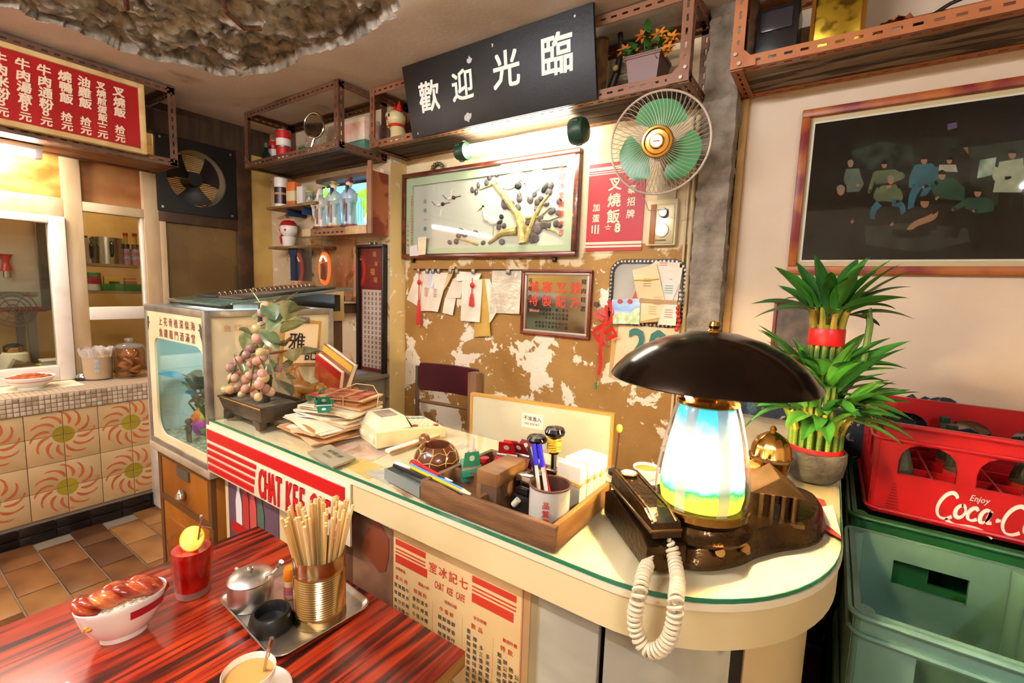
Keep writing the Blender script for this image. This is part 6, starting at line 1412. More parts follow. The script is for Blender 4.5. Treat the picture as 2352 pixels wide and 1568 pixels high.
# ================================================================ brass lamp set with telephone
m_brz=mat('bronze_dark','#3A2A1C',.22,metal=.85,col2='#5C4426',scale=12,bump=.15,bscale=90); m_brzl=mat('bronze_light','#7A5E38',.25,metal=.9,col2='#A8865A',scale=10)
m_gold=mat('lamp_gold','#C89A4E',.16,metal=1)
LX,LY=-.183,.950
t=thing('telephone_lamp','domed brass table lamp with glowing picture cylinder on an ornate telephone base','lamp',(LX,LY,ZT))
fp=[(1550,1225),(1552,1290),(1580,1308),(1640,1311),(1700,1299),(1740,1281),(1790,1268),(1850,1258),(1888,1240),(1894,1205),(1875,1172),(1822,1150),(1745,1120),(1690,1085),(1620,1090),(1570,1140)]
P=[PZ(x,y,ZT)-Vector((LX,LY,ZT)) for x,y in fp]; cen=sum(P,Vector())/len(P)
def smooth_poly(P,n=4):
    out=[];k_=len(P)
    for i in range(k_):
        p0,p1,p2,p3=P[i-1],P[i],P[(i+1)%k_],P[(i+2)%k_]
        for j in range(n):
            u=j/n; out.append(.5*((2*p1)+(p2-p0)*u+(2*p0-5*p1+4*p2-p3)*u*u+(3*p1-p0-3*p2+p3)*u**3))
    return out
SP=smooth_poly(P); n=len(SP)
g=G(); lev=[(1,0),(1.0,.012),(.965,.020),(.955,.034),(.90,.046),(.86,.050)]
vs=[]
for k_,z in lev: vs+=[(cen.x+(p.x-cen.x)*k_,cen.y+(p.y-cen.y)*k_,z+(.0025*fbm(p.x*60,p.y*60,z*80,2) if 0<z<.045 else 0)) for p in SP]
fs=[tuple(range(n-1,-1,-1)),tuple(range((len(lev)-1)*n,len(lev)*n))]
for k_ in range(len(lev)-1): fs+=[(k_*n+i,k_*n+(i+1)%n,(k_+1)*n+(i+1)%n,(k_+1)*n+i) for i in range(n)]
g.add(vs,fs); g.obj('base',m_brz,t)
for x,y in ((1655,1268),(1712,1258)):
    c=PZ(x,y,ZT+.040)-Vector((LX,LY,ZT)); G().cyl((c.x,c.y+.012,.030),(c.x,c.y-.004,.042),.0085,n=16).obj('button',m_gold,t)
G().lathe([(0,.045),(.095,.045),(.098,.052),(.085,.060),(.080,.070),(.088,.085),(.090,.096),(0,.097)],n=36).obj('lower_bowl',m_brz,t)
G().lathe([(.0895,.082),(.0915,.084),(.0915,.096),(.0895,.098)],n=36,closed=True).obj('gold_band',m_gold,t)
# picture cylinder: film lit from inside, ten clear ribs outside
fm=bpy.data.materials.new('lit_film'); fm.use_nodes=True; nt=fm.node_tree; b=nt.nodes['Principled BSDF']
tc=nt.nodes.new('ShaderNodeTexCoord'); sp=nt.nodes.new('ShaderNodeSeparateXYZ'); nz=nt.nodes.new('ShaderNodeTexNoise'); nz.inputs['Scale'].default_value=28; nz.inputs['Detail'].default_value=3
ad=nt.nodes.new('ShaderNodeMath'); ad.operation='MULTIPLY_ADD'; ad.inputs[1].default_value=.05
mr=nt.nodes.new('ShaderNodeMapRange'); mr.inputs['From Min'].default_value=.12; mr.inputs['From Max'].default_value=.31
rp_=nt.nodes.new('ShaderNodeValToRGB'); els=rp_.color_ramp.elements
els[0].position=0; els[0].color=lin('#E8E040'); els[1].position=1; els[1].color=lin('#3AA8E0')
for pos,c in ((.12,'#C8D83A'),(.2,'#2E9A58'),(.27,'#9CD8E0'),(.42,'#F4FCFF'),(.62,'#FFFFFF'),(.8,'#A8E0F8'),(.93,'#3AB0E0')): e=els.new(pos); e.color=lin(c)
nt.links.new(tc.outputs['Object'],sp.inputs[0]); nt.links.new(tc.outputs['Object'],nz.inputs['Vector']); nt.links.new(nz.outputs['Fac'],ad.inputs[0]); nt.links.new(sp.outputs[2],ad.inputs[2]); nt.links.new(ad.outputs[0],mr.inputs['Value']); nt.links.new(mr.outputs[0],rp_.inputs[0])
nt.links.new(rp_.outputs[0],b.inputs['Base Color']); nt.links.new(rp_.outputs[0],b.inputs['Emission Color']); b.inputs['Emission Strength'].default_value=LAMP_SHADE*.15
def lampr(z):   # barrel radius by height
    pts=[(.097,.082),(.12,.0865),(.16,.084),(.22,.074),(.27,.062),(.292,.055)]
    for (a,ra),(c,rc) in zip(pts,pts[1:]):
        if z<=c: return ra+(rc-ra)*(z-a)/(c-a)
    return .055
zs=[.098+.0194*i for i in range(11)]
G().lathe([(lampr(z)-.008,z) for z in zs],n=40).obj('picture_film',fm,t)
m_clr=gmat('lamp_clear_plastic','#FFFCF6',.05); m_ribm=gmat('lamp_rib','#F0DCC8',.15,.55)
g=G(); g.lathe([(lampr(z),z) for z in zs],n=20); g.f=[f for f in g.f if len(f)==4]; g.mi=[0]*len(g.f); g.obj('clear_shell',m_clr,t)
for k_ in range(7):
    a=R(-79)+2*PI*(k_+.53)/7; g=G(); w_=.010
    def f(u,v):
        z=.098+.194*v; r=lampr(z)+.0015; aa=a+(u-.5)*2*w_/r; return (r*math.cos(aa),r*math.sin(aa),z)
    g.grid(f,2,10); g.obj('rib',m_ribm,t)
G().lathe([(.055,.290),(.058,.293),(.056,.298),(.035,.305),(.030,.312),(.026,.314),(.028,.322),(.022,.330),(.010,.336),(.0,.336)],n=30).obj('brass_collar',m_gold,t)
for a in (2.4,3.5,-.5): G().tube([(.05*math.cos(a),.05*math.sin(a),.296),(.045*math.cos(a),.045*math.sin(a),.330),(.02*math.cos(a),.02*math.sin(a),.352)],.0055,8).obj('arm',m_gold,t)
prof=[(0,.432),(.045,.428),(.09,.415),(.13,.396),(.160,.374),(.180,.352),(.187,.340),(.185,.338),(.176,.348),(.125,.390),(.045,.420),(0,.424)]
G().lathe(prof,n=56).obj('shade',mat('shade_black_chrome','#2A221C',.16,metal=.9,col2='#3E3026',scale=5),t)
G().lathe([(0,.426),(.012,.426),(.012,.432),(.008,.436),(.011,.442),(.008,.450),(0,.452)],n=16).obj('finial',m_gold,t)
bulb=mat('bulb_glow','#FFE8B8',.3,emit=1900,ecol='#FFDCA0')
for a in (.3,2.4): G().ball((.085*math.cos(a),.085*math.sin(a),.325),(.014,.014,.018),12,8).obj('bulb',bulb,t)
# house and dome on the base (parts of the lamp set)
hp=PZ(1768,1185,ZT+.045)-Vector((LX,LY,ZT)); hp.z=.045
M=Matrix.Translation(hp+Vector((0,.02,0)))@rotM('Z',18)
g=G(M); g.span((-.042,-.035,0),(.042,.045,.055),.001); o=g.obj('house',m_brz,t)
g=G(M); g.prism([(-.050,.055),(.050,.055),(0,.092)],-.05,.042,M=frameM((0,0,0),(1,0,0),(0,0,1))); g.obj('house_roof',m_brzl,o)
for x in (-.030,-.010,.010,.030): G(M).cyl((x,-.042,.0),(x,-.042,.055),.0045,n=8).obj('column',m_brzl,o)
G(M).span((-.009,-.037,0),(.009,-.035,.035)).obj('door',m_blk,o); G(M).span((-.05,-.05,-.004),(.05,.05,.004)).obj('step',m_brzl,o)
dp=PZ(1765,1090,ZT+.045)-Vector((LX,LY,ZT))
c=(dp.x,dp.y+.01,.0); g=G()
n_=36; prof=[(.040,.045),(.046,.06),(.046,.085),(.050,.088),(.050,.094),(.045,.098),(.043,.118),(.034,.138),(.018,.152),(.006,.158),(.009,.164),(.004,.172),(0,.173)]
vs=[];
for r,z in prof:
    for i in range(n_):
        a=2*PI*i/n_; rr=r*(1+(.07*abs(math.sin(6*a)) if .06<z<.15 and not .085<z<.097 else 0)); vs.append((c[0]+rr*math.cos(a),c[1]+rr*math.sin(a),z))
fs=[(j*n_+i,j*n_+(i+1)%n_,(j+1)*n_+(i+1)%n_,(j+1)*n_+i) for j in range(len(prof)-1) for i in range(n_)]
g.add(vs,fs); g.obj('dome_jar',m_gold,t)
G().lathe([(.049,.086),(.052,.088),(.052,.094),(.049,.096)],c,n=30,closed=True).obj('dome_rim',m_brzl,t)
# telephone: cradle and handset lie along the left edge of the set
A=Vector((-.382,.965,ZT)); B=Vector((-.232,.803,ZT)); d=(B-A); L=d.length; rz=math.atan2(d.y,d.x)
t=thing('telephone','dark bronze telephone with handset lying on its cradle in front of the lamp','telephone',(A+B)/2+Vector((.024,.022,0)),rz=rz)
g=G(); hw=L/2
prof=[(-hw,0),(hw,0),(hw,.045),(hw-.03,.058),(-hw+.03,.068),(-hw,.05)]
g.prism(prof,-.038,.038,M=frameM((0,0,0),(1,0,0),(0,0,1))); g.obj('cradle',m_brz,t,smooth=0)
g=G(); g.prism([(-hw+.004,.0685),(-hw+.012,.105),(hw-.045,.098),(hw-.008,.086),(hw-.002,.060),(hw-.03,.060)],-.028,.028,M=frameM((0,0,0),(1,0,0),(0,0,1))); o=g.obj('handset',m_brz,t,smooth=0)
G().box((0,0,.072),(L*.96,.064,.008),.003).obj('cradle_rim',m_brzl,t)
G().lathe([(0,.1065),(.016,.1065),(.016,.109),(.013,.110),(0,.1095)],(-hw+.034,0,0),n=24).obj('dial_disc',mat('dial_ivory','#E8D2A8',.3),o)
G().tube([(-hw+.034+.017*math.cos(2*PI*i/20),.017*math.sin(2*PI*i/20),.1075) for i in range(20)],.0022,6,closed=True).obj('dial_ring',m_gold,o)
for y in (-.021,.021): G().tube([(-hw+.012,y,.1062),(hw-.045,y,.0995),(hw-.01,y,.087)],.0022,6).obj('edge_bead',m_brzl,o)
# coiled cord
m_cord=mat('cord_ivory','#D8C4A0',.4)
pts=[PZ(1527,1218,ZT+.07),PZ(1540,1245,ZT+.05),PZ(1550,1290,ZT+.025),PZ(1556,1335,ZT+.018)]+[PY(x,y,Yq) for x,y,Yq in ((1552,1380,.722),(1548,1425,.713),(1535,1468,.712),(1510,1493,.712),(1482,1488,.712),(1462,1452,.712),(1458,1410,.712),(1468,1365,.718))]+[PZ(1478,1320,ZT+.018),PZ(1490,1292,ZT+.022),PZ(1502,1268,ZT+.03)]
def catmull(P,n):
    out=[]
    for i in range(len(P)-1):
        p0,p1,p2,p3=P[max(i-1,0)],P[i],P[i+1],P[min(i+2,len(P)-1)]
        for j in range(n):
            u=j/n; out.append(.5*((2*p1)+(p2-p0)*u+(2*p0-5*p1+4*p2-p3)*u*u+(3*p1-p0-3*p2+p3)*u**3))
    out.append(P[-1]); return out
path=catmull(pts,60); LL=[0]
for a,b_ in zip(path,path[1:]): LL.append(LL[-1]+(b_-a).length)
tot=LL[-1]; turns=int(tot/.0088); N=turns*12; cp=[];j=0;u=None
for i in range(N+1):
    s_=tot*i/N
    while j<len(LL)-2 and LL[j+1]<s_: j+=1
    f=(s_-LL[j])/max(1e-9,LL[j+1]-LL[j]); p=path[j].lerp(path[j+1],f); dd=(path[j+1]-path[j]).normalized()
    if u is None: u,_=basis(dd)
    u=(u-dd*u.dot(dd)).normalized(); v=dd.cross(u); fr=i/N; rr=.0098*min(1,max(.1,(fr-.03)*22),max(.1,(.97-fr)*22)); a=2*PI*turns*fr
    cp.append(p+(u*math.cos(a)+v*math.sin(a))*rr)
c0=path[0].copy()
Mi=(Matrix.Translation(t.location)@Matrix.Rotation(rz,4,'Z')).inverted()
G().tube([Mi@p for p in cp],.0036,6).obj('coiled_cord',m_cord,t,label='cream coiled cord')
# ================================================================ lucky bamboo
bx,by=-.008,1.535
t=thing('lucky_bamboo','two-tier lucky bamboo with red ribbons in a round stone pot','plant',(bx,by,ZT))
m_stone=mat('pot_stone','#6E6656',.6,col2='#4A4238',scale=18,bump=.5,bscale=70)
G().lathe([(0,0),(.058,0),(.074,.02),(.079,.06),(.078,.082),(.072,.084),(.070,.07),(0,.066)],n=36).obj('pot',m_stone,t)
m_cane=mat('cane_green','#5E7A2A',.4,col2='#B89A3E',scale=10,lo=.5,hi=.8)
def ztier(y): return PY(1848,y,by).z-ZT
zr1=ztier(770); zr0=ztier(1035)
cg=G(); cg.cyl((0,0,0),(0,0,1),.0065,n=8); cpn=None
def canes(r,z0,z1,n):
    global cpn
    for i in range(n):
        a=2*PI*i/n
        if cpn is None: cpn=cg.obj('cane',m_cane,t,loc=(r*math.cos(a),r*math.sin(a),z0)); cpn.scale=(1,1,z1-z0)
        else: share(cpn,t,(r*math.cos(a),r*math.sin(a),z0),None,(1,1,z1-z0))
canes(.060,.06,.15,18); canes(.034,.06,zr1+.035,12); canes(.016,.06,zr1+.05,4)
m_rib=mat('ribbon_red','#C8161A',.35)
G().lathe([(.068,zr0-.015),(.069,zr0-.012),(.069,zr0+.022),(.068,zr0+.025),(.066,zr0+.022),(.066,zr0-.012)],n=28,closed=True).obj('ribbon',m_rib,t)
G().lathe([(.042,zr1-.022),(.043,zr1-.02),(.043,zr1+.022),(.042,zr1+.024),(.040,zr1+.022),(.040,zr1-.02)],n=24,closed=True).obj('ribbon',m_rib,t)
m_lv=[mat('bamboo_leaf_%d'%i,c,.35,col2=c2,scale=14,stretch=(6,1,1),sss=.0) for i,(c,c2) in enumerate((('#3E7A2C','#2E6422'),('#3E7E28','#2E661E'),('#2E6226','#235220'),('#568E34','#43792A')))]
def bleaf(L,Wd,curl):
    g=G()
    def f(u,v):
        w_=Wd*(math.sin(PI*min(1,.08+v*.92))**.8)*(1-.25*v); q=(u-.5)*w_; return (q,L*v*math.cos(curl*v*.8),.35*abs(q)+L*v*math.sin(.0)-curl*L*.55*v*v)
    g.grid(f,4,10); return g
lm=[bleaf(.165,.042,.35),bleaf(.135,.040,.6),bleaf(.115,.036,.25)]; lpz={}
rq=random.Random(17)
def leaves(z,r,n,el,lean=0):
    for i in range(n):
        a=2*PI*i/n+rq.uniform(-.25,.25); k_=rq.randrange(3); m=rq.randrange(4)
        e=R(rq.uniform(*el)); loc=(r*math.cos(a),r*math.sin(a),z+rq.uniform(-.012,.012)); rot=(e,rq.uniform(-.3,.3),a-PI/2); sc_=rq.uniform(.85,1.15)
        if (k_,m) not in lpz: lpz[(k_,m)]=lm[k_].obj('leaf',m_lv[m],t,loc=loc); o=lpz[(k_,m)]; o.rotation_euler=rot; o.scale=(sc_,)*3
        else: share(lpz[(k_,m)],t,loc,rot,(sc_,)*3)
m_sh=mat('shoot_yellow','#C89A2E',.45,col2='#8A9A34',scale=20)
def shoots(z,r,n):
    for i in range(n):
        a=2*PI*i/n+.2; G().tube([(r*math.cos(a),r*math.sin(a),z-.01),(1.15*r*math.cos(a),1.15*r*math.sin(a),z+.02),(1.4*r*math.cos(a),1.4*r*math.sin(a),z+.045)],lambda u:.0085-.003*u,6).obj('shoot',m_sh,t)
shoots(zr1+.035,.034,9); leaves(zr1+.075,.045,18,(35,75)); leaves(zr1+.085,.03,14,(55,85)); leaves(zr1+.07,.05,12,(0,30))
shoots(.15,.060,12); leaves(.185,.075,16,(0,40)); leaves(.20,.065,16,(30,70)); leaves(.19,.08,10,(-25,10)); leaves(.255,.045,20,(15,65)); leaves(.275,.04,18,(40,80)); leaves(.235,.06,16,(-10,35)); leaves(.30,.05,16,(20,60)); leaves(.22,.075,18,(10,45))
G().tube([(.075,.01,zr1+.06),(.085,.01,zr1+.08),(.092,.01,zr1+.04),(.088,.01,zr1-.06)],.008,8).obj('curled_cane',m_cane,t)
p=PZ(1715,1095,ZT); cylthing('red_tin','orange-red round tin behind the lamp','tin',(1718,1090),46,70,ZT,[(0,.9,1,mat('tin_orange_red','#C8401E',.35),'body'),(.9,1,1.02,mat('tin_gold_lid','#D8A860',.3,metal=.6),'lid')],Y=1.30)
# ================================================================ bottle crates at the right
def plate(g,x0,x1,y0,y1,z0,z1): g.span((x0,y0,z0),(x1,y1,z1),.002)
def crate(name,label,x0,x1,y0,y1,z0,z1,m,window=True,slot=None,t_=.012,group=None,cells=False):
    t=thing(name,label,'crate',((x0+x1)/2,(y0+y1)/2,z0),group=group); hx,hy,h=(x1-x0)/2,(y1-y0)/2,z1-z0
    # rounded wall: front/back/side walls with hand windows
    def wall(nm,M,half):
        g=G(M); zl,zh=h*.46,h*.80; rr=.02
        if window:
            n=3 if half>.2 else 2; ww=(2*half-.05)/n
            g.span((-half,0,0),(half,t_,zl)); g.span((-half,0,zh),(half,t_,h))
            for i in range(n+1):
                xx=-half+.025+ww*i; a=-half if i==0 else xx-.02; b_=half if i==n else xx+.02; g.span((a,0,zl),(b_,t_,zh))
            for i in range(n):   # arched corners of the openings
                for sx,xx in ((1,-half+.025+ww*i+.02*(1 if i else 1)),(-1,-half+.025+ww*(i+1)-.02)):
                    g.prism([(0,0),(sx*.045,0),(sx*.02,-.012),(sx*.006,-.03),(0,-.055)],0,t_,M=Matrix.Translation((xx,t_,zh))@rotM('X',90))
        else:
            if slot:
                zl,zh=h*slot[0],h*slot[1]; g.span((-half,0,0),(half,t_,zl)); g.span((-half,0,zh),(half,t_,h)); g.span((-half,0,zl),(-half*.45,t_,zh)); g.span((half*.45,0,zl),(half,t_,zh))
            else: g.span((-half,0,0),(half,t_,h))
        return g.obj(nm,m,t,smooth=30)
    wall('front_wall',Matrix.Translation((0,-hy,0)),hx-.012); wall('back_wall',Matrix.Translation((0,hy-t_,0)),hx-.012)
    wall('side_wall',Matrix.Translation((-hx+t_,0,0))@rotM('Z',90),hy-.012); wall('side_wall',Matrix.Translation((hx,0,0))@rotM('Z',90),hy-.012)
    for sx in (-1,1):
        for sy in (-1,1): G().cyl((sx*(hx-.018),sy*(hy-.018),0),(sx*(hx-.018),sy*(hy-.018),h),.0185,n=14).obj('corner_post',m,t)
    for z,e in ((h-.006,.008),(h*.82,.004),(0.012,.006)):
        P=[(hx+e-.02,hy+e),(hx+e,hy+e-.02)]; 
        rp_=rrect_xy(hx+e,hy+e,.03); G().tube([(x,y,z) for x,y in rp_],.006,6,closed=True).obj('rim',m,t)
    G().span((-hx+.01,-hy+.01,0),(hx-.01,hy-.01,.008)).obj('bottom',m,t)
    if cells:
        nx_,ny_=4,4
        for i in range(1,nx_): xx=-hx+2*hx*i/nx_; G().span((xx-.0025,-hy+t_,.008),(xx+.0025,hy-t_,h*.42)).obj('divider',m,t)
        for i in range(1,ny_): yy=-hy+2*hy*i/ny_; G().span((-hx+t_,yy-.0025,.008),(hx-t_,yy+.0025,h*.42)).obj('divider',m,t)
    return t
def rrect_xy(hx,hy,r,n=5):
    pts=[]
    for cx,cy,a0 in ((hx-r,hy-r,0),(-hx+r,hy-r,PI/2),(-hx+r,-hy+r,PI),(hx-r,-hy+r,1.5*PI)): pts+=[(cx+r*math.cos(a0+PI/2*i/n),cy+r*math.sin(a0+PI/2*i/n)) for i in range(n+1)]
    return pts
m_cred=mat('crate_red','#B8141A',.35,col2='#A01016',scale=3); m_cgrn=mat('crate_green','#1C5A2E',.4,col2='#164A26',scale=4); m_clg=mat('crate_pale_green','#6A907E',.45,col2='#4E7262',scale=4)
rx0,rx1,ry0,ry1,rz0,rz1=.142,.715,1.735,2.235,.872,1.148
tr_=crate('bottle_crate','red plastic bottle crate with white script lettering, on top of the stack',rx0,rx1,ry0,ry1,rz0,rz1,m_cred,True,cells=True)
# lettering on the front wall
def stroke_ribbon(g,pts,wf,M,n=10):
    P=catmull([Vector((x,y,0)) for x,y in pts],n); k_=len(P); top=[];bot=[]
    for i,p in enumerate(P):
        d=(P[min(i+1,k_-1)]-P[max(i-1,0)]); d=d.normalized() if d.length>0 else Vector((1,0,0)); nn=Vector((-d.y,d.x,0)); w_=wf(i/(k_-1)) if callable(wf) else wf
        top.append(M@(p+nn*w_)); bot.append(M@(p-nn*w_))
    g.add(top+bot,[(i,i+1,k_+i+1,k_+i) for i in range(k_-1)])
lw=.0055
def C_(x,y,s): return [(x+s*a,y+s*b) for a,b in ((.62,.80),(.52,.92),(.36,.95),(.17,.80),(.05,.52),(.06,.24),(.20,.05),(.42,.03),(.62,.14))]
def o_(x,y,s): return [(x+s*a,y+s*b) for a,b in ((.30,.55),(.16,.50),(.06,.32),(.10,.10),(.25,.03),(.40,.14),(.44,.36),(.34,.54),(.22,.52))]
def c_(x,y,s): return [(x+s*a,y+s*b) for a,b in ((.42,.45),(.30,.55),(.14,.46),(.06,.26),(.13,.07),(.30,.03),(.46,.12))]
def a_(x,y,s): return [[(x+s*a,y+s*b) for a,b in ((.40,.52),(.22,.55),(.08,.36),(.10,.10),(.24,.04),(.38,.22),(.42,.50))],[(x+s*a,y+s*b) for a,b in ((.43,.56),(.38,.25),(.42,.05),(.56,.10))]]
hx=(rx1-rx0)/2
Of=Vector(((rx0+rx1)/2,(ry0+ry1)/2,rz0))
a=PY(2145,1175,ry0)-Of; b_=PY(2352,1235,ry0)-Of
M=BACK(a.x,-(ry1-ry0)/2-.0012,a.z-.014)@Matrix(((.66,0.12,0,0),(0,.95,0,0),(0,0,1,0),(0,0,0,1)))
s_=.088
for nm,strokes in (('letter',[C_(0,0,s_)]),('letter',[o_(.056,.012,s_*.85)]),('letter',[c_(.094,.012,s_*.85)]),('letter',a_(.131,.012,s_*.85)),('letter',[[(.182,.03),(.196,.031)]]),('letter',[C_(.200,-.004,s_*1.05)]),('letter',[o_(.262,.010,s_*.85)]),('letter',[[(.302,.012),(.318,.05),(.322,.085),(.312,.09),(.306,.06),(.308,.02),(.322,.012)]]),('letter',a_(.330,.010,s_*.85)),('flourish',[[(.038,.002),(.07,-.012),(.12,-.008),(.16,-.012),(.19,-.026)]])):
    g=G()
    for st_ in strokes: stroke_ribbon(g,st_,(lambda u:.0062*(.45+.75*math.sin(PI*min(1,.1+u)))) if nm!='letter' else (lambda u:.0058*(.55+.6*abs(math.sin(PI*u*1.2+.3)))),M)
    g.obj(nm,mat('crate_print_white','#E6D8CC',.5),tr_,smooth=0)
g=G(); text(g,'Enjoy',M@Matrix.Translation((.118,.082,0)),.026,.02,skew=.15); g.obj('small_lettering',mat('crate_print_white','#E6D8CC',.5),tr_,smooth=0,kind='stuff')
g=G()
for i in range(9): bars(g,BACK(-hx+.055,-(ry1-ry0)/2-.001,.02+.009*i),[(-.016+.0016*i,0,.016-.0016*i,.004)])
g.obj('ribbing',mat('crate_red_dark','#7A0E12',.4),tr_,smooth=0,kind='stuff')
# bottles in it
m_bot=gmat('bottle_green_glass','#7E8A70',.05,.25); m_lbl=mat('bottle_label_red','#C02420',.4); m_cap=mat('bottle_neck_green','#26402C',.25)
def bottle(label,loc,first=[None]):
    if first[0] is None:
        t=thing('glass_bottle',label,'bottle',loc,group='glass bottles in the red crate')
        G().lathe([(0,0),(.028,0),(.030,.005),(.030,.05),(.0265,.07),(.030,.10),(.029,.125),(.018,.165),(.0125,.19),(.0125,.222),(0,.222)],n=18).obj('glass',m_bot,t)
        G().lathe([(.0302,.075),(.0300,.078),(.0303,.105),(.0295,.11)],n=18).obj('label',m_lbl,t); G().lathe([(.0135,.205),(.0145,.207),(.0145,.224),(.011,.226),(0,.226)],n=14).obj('mouth_ring',m_cap,t); first[0]=t
    else: dup(first[0],loc,rnd.uniform(0,6),label)
bw_=(rx1-rx0)/4; bd_=(ry1-ry0)/4
names=['nearest left','nearest second','nearest third','nearest right','second-row left','second-row second','second-row third','second-row right','third-row left','third-row second','third-row third','third-row right','back-row left','back-row second','back-row third','back-row right']
for j in range(4):
    for i in range(4):
        if (i,j) in ((2,2),(3,1),(1,0),(2,3)): continue
        bottle(names[j*4+i]+' glass bottle standing in the red crate',(rx0+bw_*(i+.5),ry0+bd_*(j+.5),rz0+.009))
# green crates beneath
for k_,lb in enumerate(('green crate directly under the red bottle crate','middle green crate of the back stack','bottom green crate of the back stack on the floor')):
    z1_=.868-.288*k_; crate('plastic_crate',lb,.105,.755,1.690,2.275,z1_-.286,z1_,m_cgrn,False,(.45,.65),group='green crates in the back stack')
for k_,lb in enumerate(('pale green crate with a hand slot, top of the front stack','pale green crate in the middle of the front stack','pale green crate on the floor under the front stack')):
    z1_=.838-.279*k_; crate('plastic_crate',lb,.098,.47,1.20,1.655,z1_-.277,z1_,m_clg,False,(.52,.78),group='pale green crates in the front stack')
# ================================================================ red laminate table
wm=bpy.data.materials.new('laminate_red_zebra'); wm.use_nodes=True; nt=wm.node_tree; b=nt.nodes['Principled BSDF']; Lk=nt.links.new
tc=nt.nodes.new('ShaderNodeTexCoord'); mp_=nt.nodes.new('ShaderNodeMapping'); mp_.inputs['Scale'].default_value=(52,2.4,1); mp_.inputs['Rotation'].default_value=(0,0,R(4))
n1=nt.nodes.new('ShaderNodeTexNoise'); n1.inputs['Scale'].default_value=1.0; n1.inputs['Detail'].default_value=3; n1.inputs['Distortion'].default_value=.6
r1=nt.nodes.new('ShaderNodeValToRGB'); e=r1.color_ramp.elements
e[0].position=.37; e[0].color=lin('#2A0F0A'); e[1].position=.50; e[1].color=lin('#86200E')
for p_,c in ((.44,'#5A160C'),(.56,'#A43012'),(.68,'#B43E18'),(.74,'#7E1E0E')): q=e.new(p_); q.color=lin(c)
Lk(tc.outputs['Object'],mp_.inputs[0]); Lk(mp_.outputs[0],n1.inputs['Vector']); Lk(n1.outputs['Fac'],r1.inputs[0]); Lk(r1.outputs[0],b.inputs['Base Color']); b.inputs['Roughness'].default_value=.28; b.inputs['Coat Weight'].default_value=.15
TZ=.75; tx0,tx1,ty0,ty1=-1.392,-.562,-.42,.692
t=thing('dining_table','red zebra-grain laminate table standing against the counter','table',((tx0+tx1)/2,(ty0+ty1)/2,0)); hx=(tx1-tx0)/2; hy=(ty1-ty0)/2
G().span((-hx,-hy,TZ-.004),(hx,hy,TZ),.0015).obj('table_top',wm,t)
G().span((-hx,-hy,TZ-.036),(hx,hy,TZ-.004),.002).obj('edge',mat('table_edge_wood','#B07A34',.5,col2='#8E5E26',scale=6,stretch=(1,1,8)),t)
for sx in (-1,1):
    for sy in (-1,1): G().cyl((sx*(hx-.06),sy*(hy-.08),0),(sx*(hx-.06),sy*(hy-.08),TZ-.036),.02,n=14).obj('leg',m_chrome,t)
    G().span((sx*(hx-.06)-.012,-hy+.08,TZ-.09),(sx*(hx-.06)+.012,hy-.08,TZ-.036)).obj('apron',m_brownp,t)
Z=TZ+.0005
# ---- oval bowl with barbecue pork on rice
bl=PZ(185,1420,TZ+.07); br=PZ(375,1340,TZ+.07); c=PZ(283,1425,TZ)
p0=PZ(165,1408,TZ+.085); p1=PZ(383,1333,TZ+.085); ax=(p1-p0); La=ax.length/2; rz=math.atan2(ax.y,ax.x); cc=(p0+p1)/2
t=thing('rice_bowl','oval white bowl with red band holding roast pork on rice','bowl',(cc.x,cc.y,Z),rz=rz)
sx=1; sy=.70; Hb=.084
m_por=mat('porcelain_white','#EFE6DA',.2,coat=.3)
prof=[(0,.004),(La*.45,.004),(La*.48,0),(La*.52,0),(La*.52,.010),(La*.70,.022),(La*.88,.048),(La*.97,.074),(La*1.0,Hb),(La*.985,Hb+.002),(La*.95,.078),(La*.80,.045),(La*.4,.025),(0,.022)]
G().lathe(prof,n=48,sy=sy).obj('bowl',m_por,t)
g=G(); nb=40
def band(u,v):
    a=-PI+.35+ (PI*.62)*u+PI*.42; r=La*(.905+.062*v)+.0008; return (r*math.cos(a),r*sy*math.sin(a),.053+.018*v)
g.grid(band,nb,3); g.obj('red_band',mat('glaze_red_band','#A81E2A',.25),t)
g=G(); a=-PI*.80; r=La*.93
for k_ in range(3): g.ball((r*math.cos(a+.06*(k_-1))*1.0,r*sy*math.sin(a+.06*(k_-1)),.054+.004*(k_==1)),(.006,.003,.004),8,6)
g.obj('painted_flower',mat('glaze_orange2','#D88A3A',.3),t)
m_rice=mat('rice_white','#EFE4CC',.5,col2='#E0CFA8',scale=60,bump=.9,bscale=160)
def rice(u,v):
    rr=math.sqrt(v)*.93; a=2*PI*u; return (La*rr*math.cos(a),La*rr*sy*math.sin(a),.066+.014*(1-rr*rr)+.004*fbm(rr*math.cos(a)*9,rr*math.sin(a)*7,2,3))
G().grid(rice,40,12).obj('rice',m_rice,t,kind='stuff')
m_pork=[mat('pork_glazed_%d'%i,c,.22,col2=c2,scale=26,bump=.3,bscale=50,coat=.5,lo=.4,hi=.62) for i,(c,c2) in enumerate((('#8E2412','#C2582A'),('#A03418','#D07C3C'),('#7A1C10','#A8401E')))]
rq=random.Random(8)
ns=9
